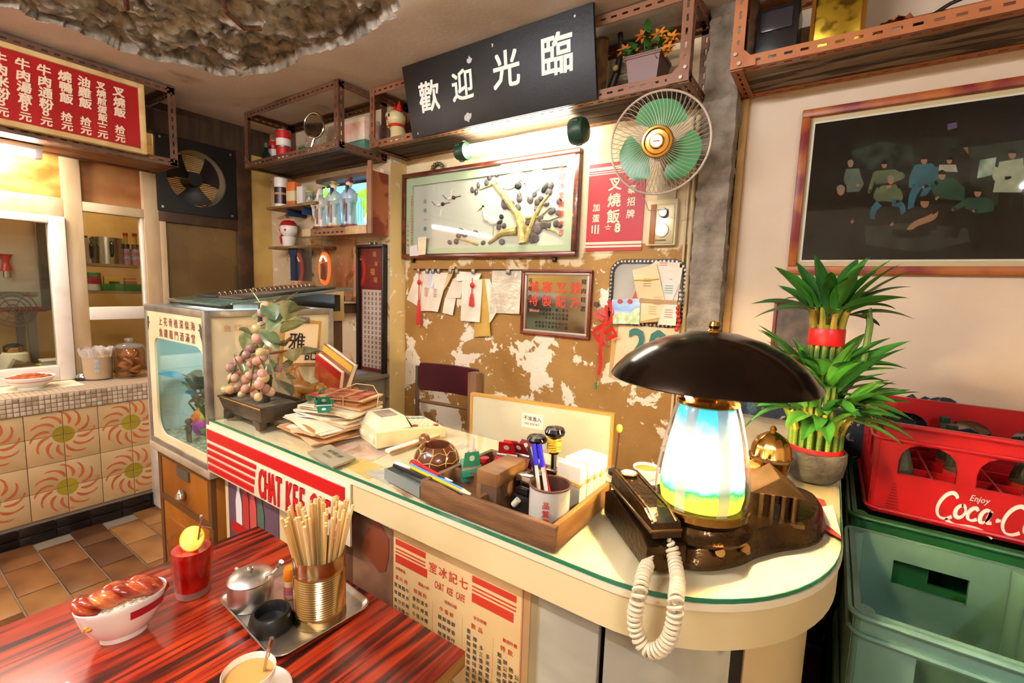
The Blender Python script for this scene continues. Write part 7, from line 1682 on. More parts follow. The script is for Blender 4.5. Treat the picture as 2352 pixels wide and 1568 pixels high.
for i in range(ns):
    u=i/(ns-1); x=-La*.70+La*1.38*u; y=.004*math.sin(i*2)+La*.05
    Lp,Wp,Tp=.082+.008*math.sin(i*1.7),.056+.006*rq.random(),.022
    g=G(Matrix.Translation((x,y,.085+.006*math.sin(PI*u)))@Matrix.Rotation(R(-58+rq.uniform(-8,8)),4,'Y')@Matrix.Rotation(R(rq.uniform(-14,14)),4,'Z'))
    def sl(a,v):
        th_=2*PI*a; q=PI*v; rr=math.sin(q)**.55; k_=1+.12*fbm(math.cos(th_)*2+i,math.sin(th_)*2,v,3)
        return (Tp*.5*2*math.cos(q)*.5+ .0, Wp*.50*rr*k_*math.cos(th_), Lp*.5*rr*k_*math.sin(th_)*.75)
    g.grid(sl,18,10); g.obj('pork_slice',m_pork[rq.randrange(3)],t,smooth=60)
# ---- iced tea with lemon
c=base_at(445,1380,TZ,.036); t=thing('iced_tea','tall glass of red iced tea with a lemon slice and a long spoon','drink',(c.x,c.y,Z))
rt,rb,Hg=.047,.036,.142
def sc_at(p): return (p-CAM).dot(fwd)/F_PX
m_gl=gmat('tumbler_glass','#FBF6F0'); m_tea=mat('iced_tea_red','#A00A08',.08,col2='#C8180E',scale=30,coat=.3)
G().lathe([(0,.0),(rb,0),(rb+.0006,.004),(rt,Hg),(rt-.0018,Hg),(rb-.0015,.018),(0,.016)],n=36).obj('tumbler',m_gl,t)
G().lathe([(0,.001),(rb-.002,.001),(rb-.002,.016),(0,.016)],n=30).obj('glass_foot',gmat('glass_foot_pink','#F0C8BC',.06,.25),t)
G().lathe([(0,.0175),(rb-.0022,.0175),(rt-.0075,Hg*.80),(0,Hg*.80)],n=36).obj('tea',m_tea,t)
m_lem=mat('lemon_flesh','#F0D84A',.35,col2='#F6E88A',scale=30); 
M=Matrix.Translation((.008,.0,Hg*.98))@rotM('Z',35)@rotM('X',68)
g=G(M); g.lathe([(0,-.0025),(.027,-.0025),(.027,.0025),(0,.0025)],n=28); o=g.obj('lemon_slice',m_lem,t); G(M).lathe([(.0262,-.003),(.0285,-.002),(.0285,.002),(.0262,.003)],n=28,closed=True).obj('lemon_rind',mat('lemon_rind','#E8C21E',.4),o)
m_ice=gmat('ice','#F0B8A0',.08,.05)
for x,y,z,a in ((-.012,-.008,Hg*.80,20),(-.018,.012,Hg*.79,50)): G().box((x,y,z),(.018,.018,.018),.004,M=Matrix.Rotation(R(a),3,'Z')@Matrix.Rotation(R(a),3,'X')).obj('ice_cube',m_ice,t)
G().tube([(-.015,0,.02),(.018,.006,.12),(.030,.012,.190)],.0022,8).obj('spoon',m_chrome,t); G().ball((.0305,.012,.193),(.003,.004,.009),8,6).obj('spoon_end',m_chrome,t)
# ---- steel tray
ct_=Vector((-.972,.562,0)); rz=R(-4); hw,hd=.146,.112
t=thing('steel_tray','small stainless steel serving tray on the red table','tray',(ct_.x,ct_.y,Z),rz=rz)
m_st=mat('stainless','#CFC9BE',.34,metal=1,col2='#B8B2A6',scale=30)
g=G(); rings=[(0.98,0),(.955,.0),(.94,.004),(.955,.004),(.985,.011),(1.0,.014),(1.0,.012)]
base_=rrect_xy(hw,hd,.03,6); n=len(base_); 
def ring(k_,z): return [(x*(1-(1-k_)*.09/ max(hw,.001) if False else k_),y*k_,z) for x,y in base_]
lv_=[(.90,.0),(.93,.001),(.965,.008),(.985,.012),(1.0,.0125),(1.0,.011),(.975,.008),(.94,-.0),(.93,-.0)]
lv_=[(.93,.0),(.985,.0095),(1.0,.010),(1.0,.012),(.983,.0115),(.925,.002)]
vs=[];
for k_,z in lv_: vs+=ring(k_,z)
fs=[tuple(range(n-1,-1,-1)),tuple(range((len(lv_)-1)*n,len(lv_)*n))]
for j in range(len(lv_)-1): fs+=[(j*n+i,j*n+(i+1)%n,(j+1)*n+(i+1)%n,(j+1)*n+i) for i in range(n)]
g.add(vs,fs); g.obj('pan',m_st,t); G().tube([(x,y,.0115) for x,y in base_],.0018,6,closed=True).obj('rim',m_st,t)
ZR=Z+.0025
# sugar pot
c=base_at(578,1410,ZR,.046); t=thing('sugar_pot','stainless sugar pot with lid, knob and spoon handle on the tray','pot',(c.x,c.y,ZR)); r=.047
G().lathe([(0,0),(r*.94,0),(r,.006),(r*1.02,.03),(r,.058),(r*.97,.062),(r*.93,.060),(r*.93,.006),(0,.004)],n=36).obj('body',m_st,t)
G().lathe([(r*1.03,.060),(r*1.04,.063),(r*.9,.070),(r*.4,.076),(0,.077)],n=36).obj('lid',m_st,t); G().lathe([(0,.076),(.004,.077),(.0075,.081),(.0075,.085),(.004,.088),(0,.0885)],n=16).obj('knob',m_chrome,t)
G().tube([(-r*.98,-.004,.058),(-r*1.18,-.006,.064),(-r*1.25,-.006,.061)],lambda u:.006-.002*u,8).obj('spout',m_st,t)
G().tube([(r*.6,.016,.066),(r*1.0,.024,.078),(r*1.35,.032,.098),(r*1.5,.035,.110)],lambda u:.0028+.003*u,8).obj('spoon_handle',m_chrome,t)
# ashtray
c=base_at(624,1468,ZR,.047); t=thing('ashtray','round black plastic ashtray on the tray in front of the sugar pot','ashtray',(c.x,c.y,ZR))
G().lathe([(0,.0),(.046,0),(.0465,.004),(.040,.030),(.037,.034),(.032,.034),(.029,.026),(.027,.014),(0,.013)],n=36).obj('bowl',mat('ashtray_black','#141311',.35),t)
for z in (.010,.015): 
    g=G(); g.grid(lambda u,v:((.0452-z*.18+.0004)*math.cos(-2.3+.35*u),(.0452-z*.18+.0004)*math.sin(-2.3+.35*u),z+.002*v),6,1); g.obj('green_mark',mat('mark_green','#3AA84A',.5),t)
# pepper bottle
c=base_at(668,1378,ZR,.015); t=thing('shaker','small orange-capped toothpick bottle behind the chopstick can','bottle',(c.x,c.y,ZR))
G().lathe([(0,0),(.014,0),(.015,.003),(.015,.045),(0,.045)],n=18).obj('body',mat('shaker_clear','#E8C8A0',.2,col2='#D8702A',scale=30),t); G().lathe([(.0152,.012),(.0153,.032)],n=18).obj('label',mat('shaker_label','#C85A2A',.4,col2='#5A4A9A',scale=50),t); G().lathe([(0,.045),(.0145,.045),(.015,.048),(.015,.066),(.012,.074),(0,.075)],n=18).obj('cap',mat('cap_orange','#E87A14',.35),t)
# chopstick can
c=base_at(736,1449,ZR,.055); t=thing('chopstick_can','ribbed shiny food can full of bamboo chopsticks','can',(c.x,c.y,ZR)); cloc=t.location.copy(); r=.055; h=.150
prof=[(0,0),(r*1.02,0),(r*1.02,.004),(r,.007),(r,.018)]
for i in range(18): z=.022+.0052*i; prof+=[(r*.975,z),(r*1.005,z+.0026)]
prof+=[(r*.985,.118),(r,.122),(r,h-.003),(r*1.02,h-.002),(r*1.02,h+.001),(r*.96,h),(r*.95,.01),(0,.008)]
G().lathe(prof,n=44).obj('can_wall',mat('can_tinplate','#C0A878',.18,metal=1,col2='#A08450',scale=5),t)
m_chop=[mat('chopstick_%d'%i,c,.5,col2=c2,scale=8,stretch=(4,4,.4)) for i,(c,c2) in enumerate((('#DDB878','#CFA560'),('#D6AE6C','#C89A56'),('#E6C68E','#DAB474')))]
chg=G(); chg.cyl((0,0,0),(0,0,.235),.0024,.0037,n=6); cpr=[None]*3; rq=random.Random(31); labels_done=set()
where=['at the left edge of the can','in the left half of the can','in the middle of the can','in the right half of the can','at the right edge of the can']
for i in range(70):
    a=rq.uniform(0,2*PI); q=r*.86*math.sqrt(rq.random()); bx_,by_=.45*q*math.cos(a),.45*q*math.sin(a)
    tx,ty=q*1.0*math.cos(a)*1.55+rq.uniform(-.008,.008),q*math.sin(a)*1.55+rq.uniform(-.008,.008)
    k_=rq.randrange(3); dz=.235; e=Vector((tx-bx_,ty-by_,dz)).to_track_quat('Z','Y').to_euler(); loc=cloc+Vector((bx_,by_,.0105+rq.uniform(0,.012)))
    if cpr[k_] is None: o=cpr[k_]=chg.obj('chopstick',m_chop[k_],None,loc=loc)
    else: o=share(cpr[k_],None,loc)
    o.rotation_euler=e; tag(o,'plain bamboo chopstick standing in the ribbed can','chopstick','chopsticks in the ribbed can')
# milk tea
c=PZ(572,1552,TZ+.055); t=thing('milk_tea','white cup of milk tea on a saucer at the table front','cup',(c.x,c.y,Z))
G().lathe([(0,.004),(.03,.004),(.032,0),(.036,0),(.036,.004),(.065,.014),(.069,.016),(.066,.018),(.036,.008),(0,.008)],n=40).obj('saucer',m_por,t)
G().lathe([(0,.010),(.024,.010),(.024,.013),(.034,.024),(.041,.045),(.0435,.066),(.0425,.067),(.039,.046),(.03,.028),(0,.02)],n=40).obj('cup',m_por,t)
G().lathe([(0,.055),(.0405,.055)],n=36).obj('tea_surface',mat('milk_tea','#C8924E',.15,col2='#D2A05E',scale=6),t)
G().tube([(.042,-.006,.058),(.060,-.010,.055),(.062,-.010,.035),(.040,-.006,.028)],.0045,8).obj('handle',m_por,t)
G().tube([(.0,.02,.02),(.016,.022,.075),(.03,.026,.125)],lambda u:.002+.0022*u,8).obj('spoon',m_chrome,t)
# ================================================================ fish tank on its cabinet
X0,X1,Ya,Yb_,z0,z1=-2.357,-1.808,.735,1.25,.80,1.385
t=thing('fish_tank','aluminium-framed cream fish tank with rounded window and red verse','tank',((X0+X1)/2,(Ya+Yb_)/2,z0)); hx=(X1-X0)/2; hy=(Yb_-Ya)/2; h=z1-z0
m_alu=mat('aluminium_worn','#A8A094',.35,metal=.7,col2='#8C8478',scale=14); m_tc=mat('tank_cream','#DCCBA0',.45,col2='#CFBB8C',scale=4)
e_=.022
for sx in (-1,1):
    for sy in (-1,1): G().span((sx*hx-sx*e_,sy*hy-sy*e_,0),(sx*hx,sy*hy,h),.002).obj('frame_post',m_alu,t)
for z in (0,h-.025):
    for sy in (-1,1): G().span((-hx,sy*hy-sy*e_,z),(hx,sy*hy,z+.025),.002).obj('frame_rail',m_alu,t)
    for sx in (-1,1): G().span((sx*hx-sx*e_,-hy,z),(sx*hx,hy,z+.025),.002).obj('frame_rail',m_alu,t)
# front panel with rounded window
wx0,wx1=PY(352,800,Ya).x-(X0+X1)/2,PY(468,800,Ya).x-(X0+X1)/2; wz0=PY(410,1015,Ya).z-z0; wz1=PY(410,787,Ya).z-z0
y_=-hy+.004; y2=y_+.008
for a,b_ in (((-hx+.012,.012),(wx0,h-.012)),((wx1,.012),(hx-.012,h-.012)),((wx0,.012),(wx1,wz0)),((wx0,wz1),(wx1,h-.012))): G().span((a[0],y_,a[1]),(b_[0],y2,b_[1])).obj('front_panel',m_tc,t)
for cx,cz,sx,sz,r_ in ((wx0,wz1,1,-1,.035),(wx1,wz1,-1,-1,.085),(wx0,wz0,1,1,.075),(wx1,wz0,-1,1,.03)):
    g=G(); pts=[(cx,cz)]+[(cx+sx*r_*(1-math.sin(PI/2*i/8)),cz+sz*r_*(1-math.cos(PI/2*i/8))) for i in range(9)]
    g.prism(pts,0,.0075,M=frameM((0,y2,0),(1,0,0),(0,0,1))); g.obj('window_corner',m_tc,t)
G().span((hx-.012,-hy+.01,.01),(hx-.006,hy-.01,h-.01)).obj('side_panel',m_tc,t); G().span((-hx+.006,-hy+.01,.01),(-hx+.012,hy-.01,h-.01)).obj('side_panel',mat('tank_wall_aqua','#C6DEDA',.4,col2='#B4D0CE',scale=2),t); G().span((-hx+.01,hy-.012,.01),(hx-.01,hy-.006,h-.01)).obj('back_panel',mat('tank_back_aqua','#D8ECE8',.5,col2='#C4E0DC',scale=2),t)
G().span((-hx+.01,-hy+.02,.01),(hx-.01,hy-.02,.04)).obj('gravel',mat('gravel_pale','#B8BCA8',.9,col2='#6E7A6A',scale=60,bump=1),t)
G().span((wx0-.01,-hy+.013,wz0-.01),(wx1+.01,-hy+.016,wz1+.01)).obj('window_glass',gmat('tank_glass','#F0FAF6'),t)
g=G(); text(g,'上花骨植深似海',BACK((wx0+wx1)/2+.0,-hy+.0032,h-.062),.036,.02,pitch=1.35); text(g,'魚躍龍門酒滿堂',BACK((wx0+wx1)/2+.0,-hy+.0032,h-.108),.036,.02,pitch=1.35); g.obj('verse',mat('verse_maroon','#7E3024',.5),t,smooth=0,kind='stuff')
def bird(cx,cz,s,fl):
    return [(cx+fl*s*a,cz+s*b) for a,b in ((-.1,.95),(.12,1),(.25,.85),(.35,.5),(.40,.1),(.55,-.55),(.35,-.6),(.25,-.2),(.05,.1),(-.05,.45),(-.28,.52),(-.02,.62),(-.05,.8))]
for cx,fl in ((-hx+.035,-1),(hx-.045,1)):
    g=G(); g.poly([(x,-hy+.0030,z) for x,z in bird(cx,h-.10,.052,fl)]); g.obj('bird_drawing',mat('ink_umber','#4A362A',.6),t,smooth=0)
# tank lamp under the lid
G().cyl((-hx+.06,0.05,h-.05),(hx-.06,.05,h-.05),.012,n=10).obj('tank_lamp',mat('tank_lamp_glow','#DFF4FF',.4,emit=30,ecol='#DFF0FF'),t)
m_wl=[mat('tank_leaf_%d'%i,c,.35) for i,c in enumerate(('#1F5A3E','#3A7E8E','#5AA0B8','#24503A'))]
lgt=leafmesh(.13,.085,.25,.3); lpt={}; rq=random.Random(6)
for i in range(18):
    k_=i%4; loc=(rq.uniform(-.16,.08),rq.uniform(-.20,-.10),rq.uniform(.10,.27)); rot=(R(rq.uniform(10,70)),R(rq.uniform(-40,40)),rq.uniform(0,6.3))
    if k_ not in lpt: lpt[k_]=lgt.obj('plant_leaf',m_wl[k_],t,loc=loc); lpt[k_].rotation_euler=rot
    else: share(lpt[k_],t,loc,rot)
    G().tube([(loc[0],loc[1],loc[2]),(loc[0]*.7,loc[1]*.7+.02,.04)],.004,6).obj('plant_stem',m_wl[0],t)
# faded side lettering and handle on the side panel
g=G(); M=frameM((hx-.0054,0,0),(0,1,0),(0,0,1)); text(g,'七記冰室',M@Matrix.Translation((.1,h-.06,0)),.03,.01,pitch=1.3); text(g,'魚缸七記',M@Matrix.Translation((-.12,h-.065,0)),.028,.01,pitch=1.3); g.obj('faded_lettering',mat('print_faded_orange','#D89A6A',.6),t,smooth=0,kind='stuff')
g=G(); g.tube([(hx-.004,-.13,.41),(hx+.012,-.13,.41),(hx+.014,-.05,.415),(hx+.012,.05,.42),(hx-.004,.05,.42)],.006,8); g.obj('side_handle',m_chrome,t)
o=thing('toy_castle','bright orange and purple toy coral house inside the fish tank','ornament',(PZ(442,1000,z0+.041).x,PZ(442,1000,z0+.041).y+.03,z0+.041))
for i,(x,z,r,c) in enumerate(((0,.03,.035,'#8A2A9A'),(.03,.05,.03,'#C23AA0'),(-.025,.06,.03,'#D85A2A'),(.01,.085,.032,'#E2762A'),(.045,.085,.02,'#D8C83A'),(-.03,.03,.025,'#7A3AB8'),(.04,.03,.02,'#3A9A5A'))): G().ball((x,0,z),(r,r*.8,r),12,8).obj('coral_lump',mat('toy_'+c[1:],c,.4),o)
o=thing('toy_figure','small dark diver figure standing on the tank gravel','ornament',(PZ(448,1012,z0+.041).x,PZ(448,1012,z0+.041).y-.02,z0+.041)); g=G(); g.tube([(-.008,0,0),(-.006,0,.03),(0,0,.045),(0,0,.07)],lambda u:.007+.006*u,8); g.tube([(.008,0,0),(.006,0,.03),(0,0,.045)],.007,8); g.ball((0,0,.085),.013,10,8); g.tube([(-.005,0,.072),(-.022,-.004,.05)],.005,6); g.tube([(.005,0,.072),(.022,-.004,.05)],.005,6); g.obj('body',mat('toy_grey','#3A4048',.5),o)
# glass sheet and ring-bound album on the tank
A=[PZ(x,y,z1+.03) for x,y in ((348,690),(480,703),(662,662),(520,652))]
cc=Vector(((X0+X1)/2,(Ya+Yb_)/2,z1))
t=thing('glass_sheet','thick tilted glass sheet lying on top of the fish tank','glass',cc); 
g=G(rotM('Y',0)); Mt=Matrix.Translation((-.01,.10,.052))@rotM('X',7)
G(Mt).box((0,0,0),(.50,.58,.008),.001).obj('sheet',mat('sheet_glass_green','#5A6E5E',.08,alpha=.75,coat=.4),t); G(Matrix.Translation((0,.33,.02))).box((0,0,0),(.4,.03,.075)).obj('prop',m_blk,t); G(Matrix.Translation((0,-.14,.008))).box((0,0,0),(.4,.03,.016)).obj('prop',m_blk,t)
Ma=Matrix.Translation((-.01,.12,.0615))@rotM('X',7)
t=thing('ring_album','black ring-bound album lying open on the glass sheet','album',cc)
G(Ma).box((-.105,0,.003),(.19,.42,.008),.001).obj('cover',mat('album_black','#1F1A16',.4,col2='#4A4036',scale=8),t); G(Ma).box((.105,0,.003),(.19,.42,.008),.001).obj('cover',mat('album_black','#1F1A16',.4,col2='#4A4036',scale=8),t); G(Ma).box((.105,-.02,.0078),(.16,.34,.001)).obj('page',mat('album_page','#6E6254',.4,col2='#3A342C',scale=6),t)
rg=None
for i in range(20):
    loc=Ma@Vector((0,-.20+.021*i,.006))
    if rg is None: rg=G().tube([(.013*math.cos(2*PI*k_/12),0,.013*math.sin(2*PI*k_/12)) for k_ in range(12)],.002,6,closed=True).obj('ring',mat('ring_copper','#B07A4A',.3,metal=1),t,loc=loc)
    else: share(rg,t,loc)
# clipboard sign with brush characters leaning on the tank side
p=PX(708,835,X1+.045)
t=thing('hanging_sign','small wood-edged paper with black brush characters clipped on the tank side','sign',(X1+.006,p.y-.02,p.z-.01),rot=(R(-6),0,0))
G().span((0,-.085,0),(.008,.085,.19),.001).obj('backing',mat('frame_pine','#B5863E',.5),t); G().span((.008,-.072,.012),(.0095,.072,.176)).obj('paper',mat('paper_peach2','#EAD0A8',.6),t)
g=G(); M=frameM((.0102,0,0),(0,1,0),(0,0,1)); text(g,'雅',M@Matrix.Translation((-.02,.10,0)),.075,.02); text(g,'記',M@Matrix.Translation((.045,.05,0)),.06,.02); g.obj('writing',m_blackink,t,smooth=0,kind='stuff')
G().box((.012,0,.19),(.014,.05,.025),.003).obj('clip',m_steel,t)
# wooden cabinet under the tank
t=thing('tank_cabinet','orange-brown wooden cabinet under the fish tank','cabinet',((X0+X1)/2,(Ya+Yb_)/2,0)); m_cab=mat('cabinet_wood','#9A5A14',.4,col2='#7E440E',scale=5,stretch=(1,1,.5)); m_cabd=mat('cabinet_wood_dark','#5E3A18',.5)
hx2=hx-.03; G().span((-hx2,-hy+.03,.05),(hx2,hy-.02,.775),.002).obj('body',m_cab,t); G().span((-hx2+.02,-hy+.05,0),(hx2-.02,hy-.05,.05)).obj('plinth',m_cabd,t)
o=G().span((-hx2+.03,-hy+.015,.58),(hx2-.03,-hy+.03,.745),.003).obj('drawer',m_cab,t)
d1=G().span((-hx2+.03,-hy+.015,.08),(hx2-.03,-hy+.03,.55),.003).obj('door',m_cab,t); G().span((-hx2+.09,-hy+.010,.14),(hx2-.09,-hy+.016,.49),.003).obj('door_panel',mat('cabinet_wood_red','#8A4E12',.4),d1)
for z in (.565,.757): G().span((-hx2,-hy+.012,z-.012),(hx2,-hy+.03,z+.012)).obj('rail',m_cabd,t)
for sx in (-1,1): G().span((sx*hx2-sx*.028,-hy+.012,.05),(sx*hx2,-hy+.03,.775)).obj('stile',m_cabd,t)
G().span((-.05,-hy+.008,.70),(.06,-hy+.015,.74)).obj('name_plate',mat('plate_tin','#6E6656',.4,metal=.6),o)
G().lathe([(0,.0),(.016,.004),(.020,.015),(.014,.035),(.006,.045),(0,.047)],(.005,-hy+.0,.61),n=18).obj('bell_pull',m_chrome,o)
G().span((-hx-.005,-hy-.005,.772),(hx+.005,hy+.005,.80),.003).obj('top_board',mat('plywood_edge','#A89478',.6,col2='#8A745A',scale=6),t)
# small wooden case behind the tank
p=PY(540,650,1.45); t=thing('wooden_case','small glass-fronted wooden case behind the fish tank','case',(-2.25,1.47,1.30)); G().span((-.13,-.06,0),(.13,.06,.16),.002).obj('body',mat('case_wood','#A88A58',.5),t); G().span((-.115,-.062,.015),(.115,-.06,.145)).obj('front_glass',mat('case_pane','#7E6A4A',.2),t)
t=thing('stand','narrow dark stand carrying the wooden case','stand',(-2.25,1.47,0)); G().span((-.12,-.055,0),(.12,.055,1.299)).obj('column',m_brownp,t)
# grey low cabinet below the scroll
t=thing('steel_cabinet','grey steel cabinet under the tall black-framed scroll','cabinet',(-2.72,1.95,0)); m_gs=mat('steel_grey_paint','#7E7462',.45,col2='#6A604E',scale=6); G().span((-.22,-.18,0),(.22,.18,.86),.003).obj('body',m_gs,t); G().span((-.24,-.19,.86),(.24,.19,.885),.002).obj('top',m_gs,t)
for x in (-.11,.11): o=G().span((x-.10,-.188,.06),(x+.10,-.18,.82),.002).obj('door',m_gs,t); G().cyl((x,-.189,.5),(x,-.20,.5),.01,n=10).obj('knob',m_steel,o)
sheet_=G().span((-.1,-.12,0),(.1,.10,.012)).obj('magazine',mat('magazine_blue','#8A8AA8',.5),None,loc=(-2.68,1.93,.886),label='thin blue magazine on the grey steel cabinet',cat='magazine')
cylthing('sauce_bottle','dark corked bottle on the grey steel cabinet','bottle',(775,835),22,82,.886,[(0,.55,1,mat('bottle_dark','#2A1E18',.15),'body'),(.55,.75,.6,mat('bottle_dark','#2A1E18',.15),'shoulder'),(.75,1,.35,mat('cork','#A8824E',.7),'cork')],Y=1.87)
# ================================================================ behind the counter
m_mar=mat('vinyl_maroon','#4A1218',.4,col2='#3A0E14',scale=5); m_ctube=mat('chair_tube','#9A9082',.25,metal=.9)
t=thing('armchair','maroon-backed metal and wood armchair behind the counter','chair',(-1.62,1.62,0),rz=R(8))
def pad(u,v):
    x=(u-.5)*.38; z=.93+ .15*v; return (x*(1-.06*(2*v-1)**2),.20+.03*(1-(2*u-1)**2)-.0,z)
g=G(); g.grid(pad,10,5); n_=len(g.v); g.add([v+Vector((0,.025,0)) for v in g.v[:]],[tuple(reversed(q)) for q in g.f[:]])
k_=11; rim=list(range(11))+[11*j+10 for j in range(1,6)]+list(range(11*5+9,11*5-1,-1))+[11*j for j in range(4,0,-1)]
g.f+=[(rim[i],n_+rim[i],n_+rim[(i+1)%len(rim)],rim[(i+1)%len(rim)]) for i in range(len(rim))]; g.mi+=[0]*len(rim); g.obj('backrest',m_mar,t,smooth=50)
G().box((0,-.02,.45),(.42,.42,.06),.02).obj('seat',m_mar,t)
for sx in (-1,1):
    G().tube([(sx*.205,.215,0),(sx*.205,.215,1.06)],.012,10).obj('rear_leg',m_ctube,t); G().tube([(sx*.205,-.2,0),(sx*.205,-.2,.64)],.012,10).obj('front_leg',m_ctube,t)
    G().box((sx*.205,.0,.66),(.05,.44,.03),.008).obj('arm',mat('arm_wood','#6E4424',.45),t)
G().tube([(-.205,.235,.86),(.205,.235,.86)],.010,8).obj('cross_bar',mat('bar_wood','#7A5230',.5),t)
A=PY(1083,902,1.46); Bp=PZ(1409,950,A.z); dv=Bp-A; L=dv.length
t=thing('barrier_board','tall pale board with wooden top edge blocking the passage behind the counter','board',(A.x,A.y,0),rz=math.atan2(dv.y,dv.x))
G().span((0,0,.02),(L,.016,A.z-.008)).obj('panel',mat('board_pale_green','#C8C0A2',.35,col2='#B4AC90',scale=3,coat=.2),t); G().span((-.004,-.003,A.z-.009),(L+.004,.019,A.z)).obj('top_edge',mat('board_edge','#B98A3E',.5),t)
for x in (-.004,L-.008): G().span((x,-.003,.0),(x+.012,.019,A.z-.009)).obj('side_edge',mat('board_edge','#B98A3E',.5),t)
nx_=L*.47; nz_=A.z-.075
o=G().span((nx_-.045,-.002,nz_-.028),(nx_+.045,0,nz_+.028)).obj('notice',mat('notice_white','#E6D6C4',.6),t)
g=G(); text(g,'不准進入',BACK(nx_,-.0026,nz_+.009),.019,.02); text(g,'NO ENTRY',BACK(nx_,-.0026,nz_-.012),.012,.02); g.obj('notice_print',m_blackink,t,smooth=0,kind='stuff')
p=PY(1092,855,1.60); t=thing('wood_post','square brown wooden post standing behind the pale board','post',(p.x,1.60,0)); G().span((-.024,-.024,0),(.024,.024,p.z),.003).obj('post',mat('post_wood','#7A5634',.6,col2='#5E4028',scale=6,stretch=(4,4,.5)),t)
# ================================================================ things on the racks
zr=2.3195
def tin(label,x,y,Y,n_,w=30,h=36):
    p=PY(x,y,Y); s=scl(p)
    for k_ in range(n_): cylthing('food_tin',label[k_],'tin',(x,y),w,h,zr+k_*h*s,[(0,.05,1.02,tst,'rim'),(.05,.48,1,tw,'label'),(.48,.94,1.0,tr,'label_band'),(.94,1,1.02,tst,'rim')],Y=Y,group='red and white tins on the corner rack')
tin(('lower front red and white tin in the corner rack','upper front red and white tin in the corner rack'),652,350,1.90,2,32,37)
tin(('lower left red and white tin, farther in the corner rack','upper left red and white tin, farther in the corner rack'),629,352,2.03,2,22,36)
tin(('single red and white tin behind the round mirror in the corner rack',),682,330,2.05,1,26,32)
boxthing('noodle_packet','green and yellow packet in the corner rack','packet',(698,318),22,48,.05,zr,2.06,[(0,.5,mat('packet_yellow','#C8A81E',.4),'lower_half'),(.5,1,mat('packet_green','#1E7A34',.4),'upper_half')])
p=PY(612,358,1.95); t=thing('dark_bottle','dark green bottle at the left end of the corner rack','bottle',(p.x,1.95,zr)); G().lathe([(0,0),(.03,0),(.032,.01),(.032,.11),(.014,.15),(.012,.2),(0,.2)],n=18).obj('glass',mat('bottle_dark_green','#14281A',.15),t); G().lathe([(.013,.17),(.0145,.172),(.0145,.205),(0,.206)],n=14).obj('cap',mat('cap_green','#2A6A3A',.4),t)
p=PY(722,325,1.92); t=thing('round_mirror','round chrome table mirror on the corner rack','mirror',(p.x,1.92,zr),rz=R(25)); t.scale=(1.35,)*3
g=G(MY); rm=.052; g.lathe([(0,-.004),(rm,-.004),(rm,.004),(0,.004)],n=32); g.v=[v+Vector((0,0,.16)) for v in g.v]; g.obj('mirror_disc',mat('mirror_face','#B8AEA0',.08,metal=1),t); G().tube([(rm*math.cos(2*PI*i/32),0,.16+rm*1.15*math.sin(2*PI*i/32)) for i in range(32)],.005,8,closed=True).obj('rim',m_chrome,t); G().tube([(0,.0,.10),(-.02,.0,.05),(-.055,-.02,.008)],.006,8).obj('stem',m_chrome,t); G().lathe([(0,0),(.04,0),(.036,.008),(0,.012)],n=20).obj('foot',m_blk,t)
t=thing('biscuit_box','pink floral biscuit box on the corner rack','box',(-2.66,2.05,zr+.085)); G().span((-.13,-.06,0),(.12,.06,.13),.003).obj('body',mat('box_pink','#D8A08E',.5,col2='#E8CDB4',scale=9),t); G().span((-.132,-.062,.115),(.122,.062,.14),.003).obj('lid',mat('box_cream','#DCC4A0',.5),t)
t=thing('tin_box','flat green tin box under the pink biscuit box','box',(-2.66,2.05,zr)); G().span((-.135,-.07,0),(.135,.07,.07),.003).obj('body',mat('tin_teal','#3E6A5A',.4,col2='#56806E',scale=8),t); G().span((-.137,-.072,.062),(.137,.072,.084),.003).obj('lid',mat('tin_teal2','#4A7866',.4),t)
# waving cat
p=PY(912,306,2.10); zk=2.3545
t=thing('waving_cat','cream waving cat figurine with red ears and collar on the long rack','figurine',(p.x,2.10,zk),rz=R(-25)); t.scale=(1.45,)*3; m_cat=mat('cat_cream','#D8C08A',.3,coat=.3)
g=G(); g.lathe([(0,0),(.042,0),(.05,.02),(.046,.06),(.034,.085),(0,.09)],n=20,sy=.85); g.ball((0,-.004,.118),(.044,.04,.038),18,12); g.tube([(-.036,-.01,.07),(-.058,-.016,.10),(-.056,-.02,.138)],lambda u:.013,10); g.ball((-.055,-.022,.145),(.018,.014,.017),12,8); g.obj('body',m_cat,t)
for sx in (-1,1):
    G().cyl((sx*.026,0,.145),(sx*.033,0,.185),.017,.002,n=10).obj('ear',m_rp,t); G().ball((sx*.017,-.040,.124),(.006,.004,.007),8,6).obj('eye',m_blk,t); G().ball((sx*.022,-.03,.008),(.014,.018,.010),10,6).obj('paw',m_cat,t)
G().ball((0,-.044,.113),(.005,.004,.004),8,6).obj('nose',m_rp,t); G().tube([(.034*math.cos(2*PI*i/20),.03*math.sin(2*PI*i/20)-.002,.088) for i in range(20)],.006,8,closed=True).obj('collar',m_rp,t); G().ball((0,-.036,.080),.009,10,8).obj('bell',m_brass,t); G().box((.015,-.044,.045),(.03,.008,.045),.003).obj('coin',mat('coin_brown','#4A3A26',.5),t)
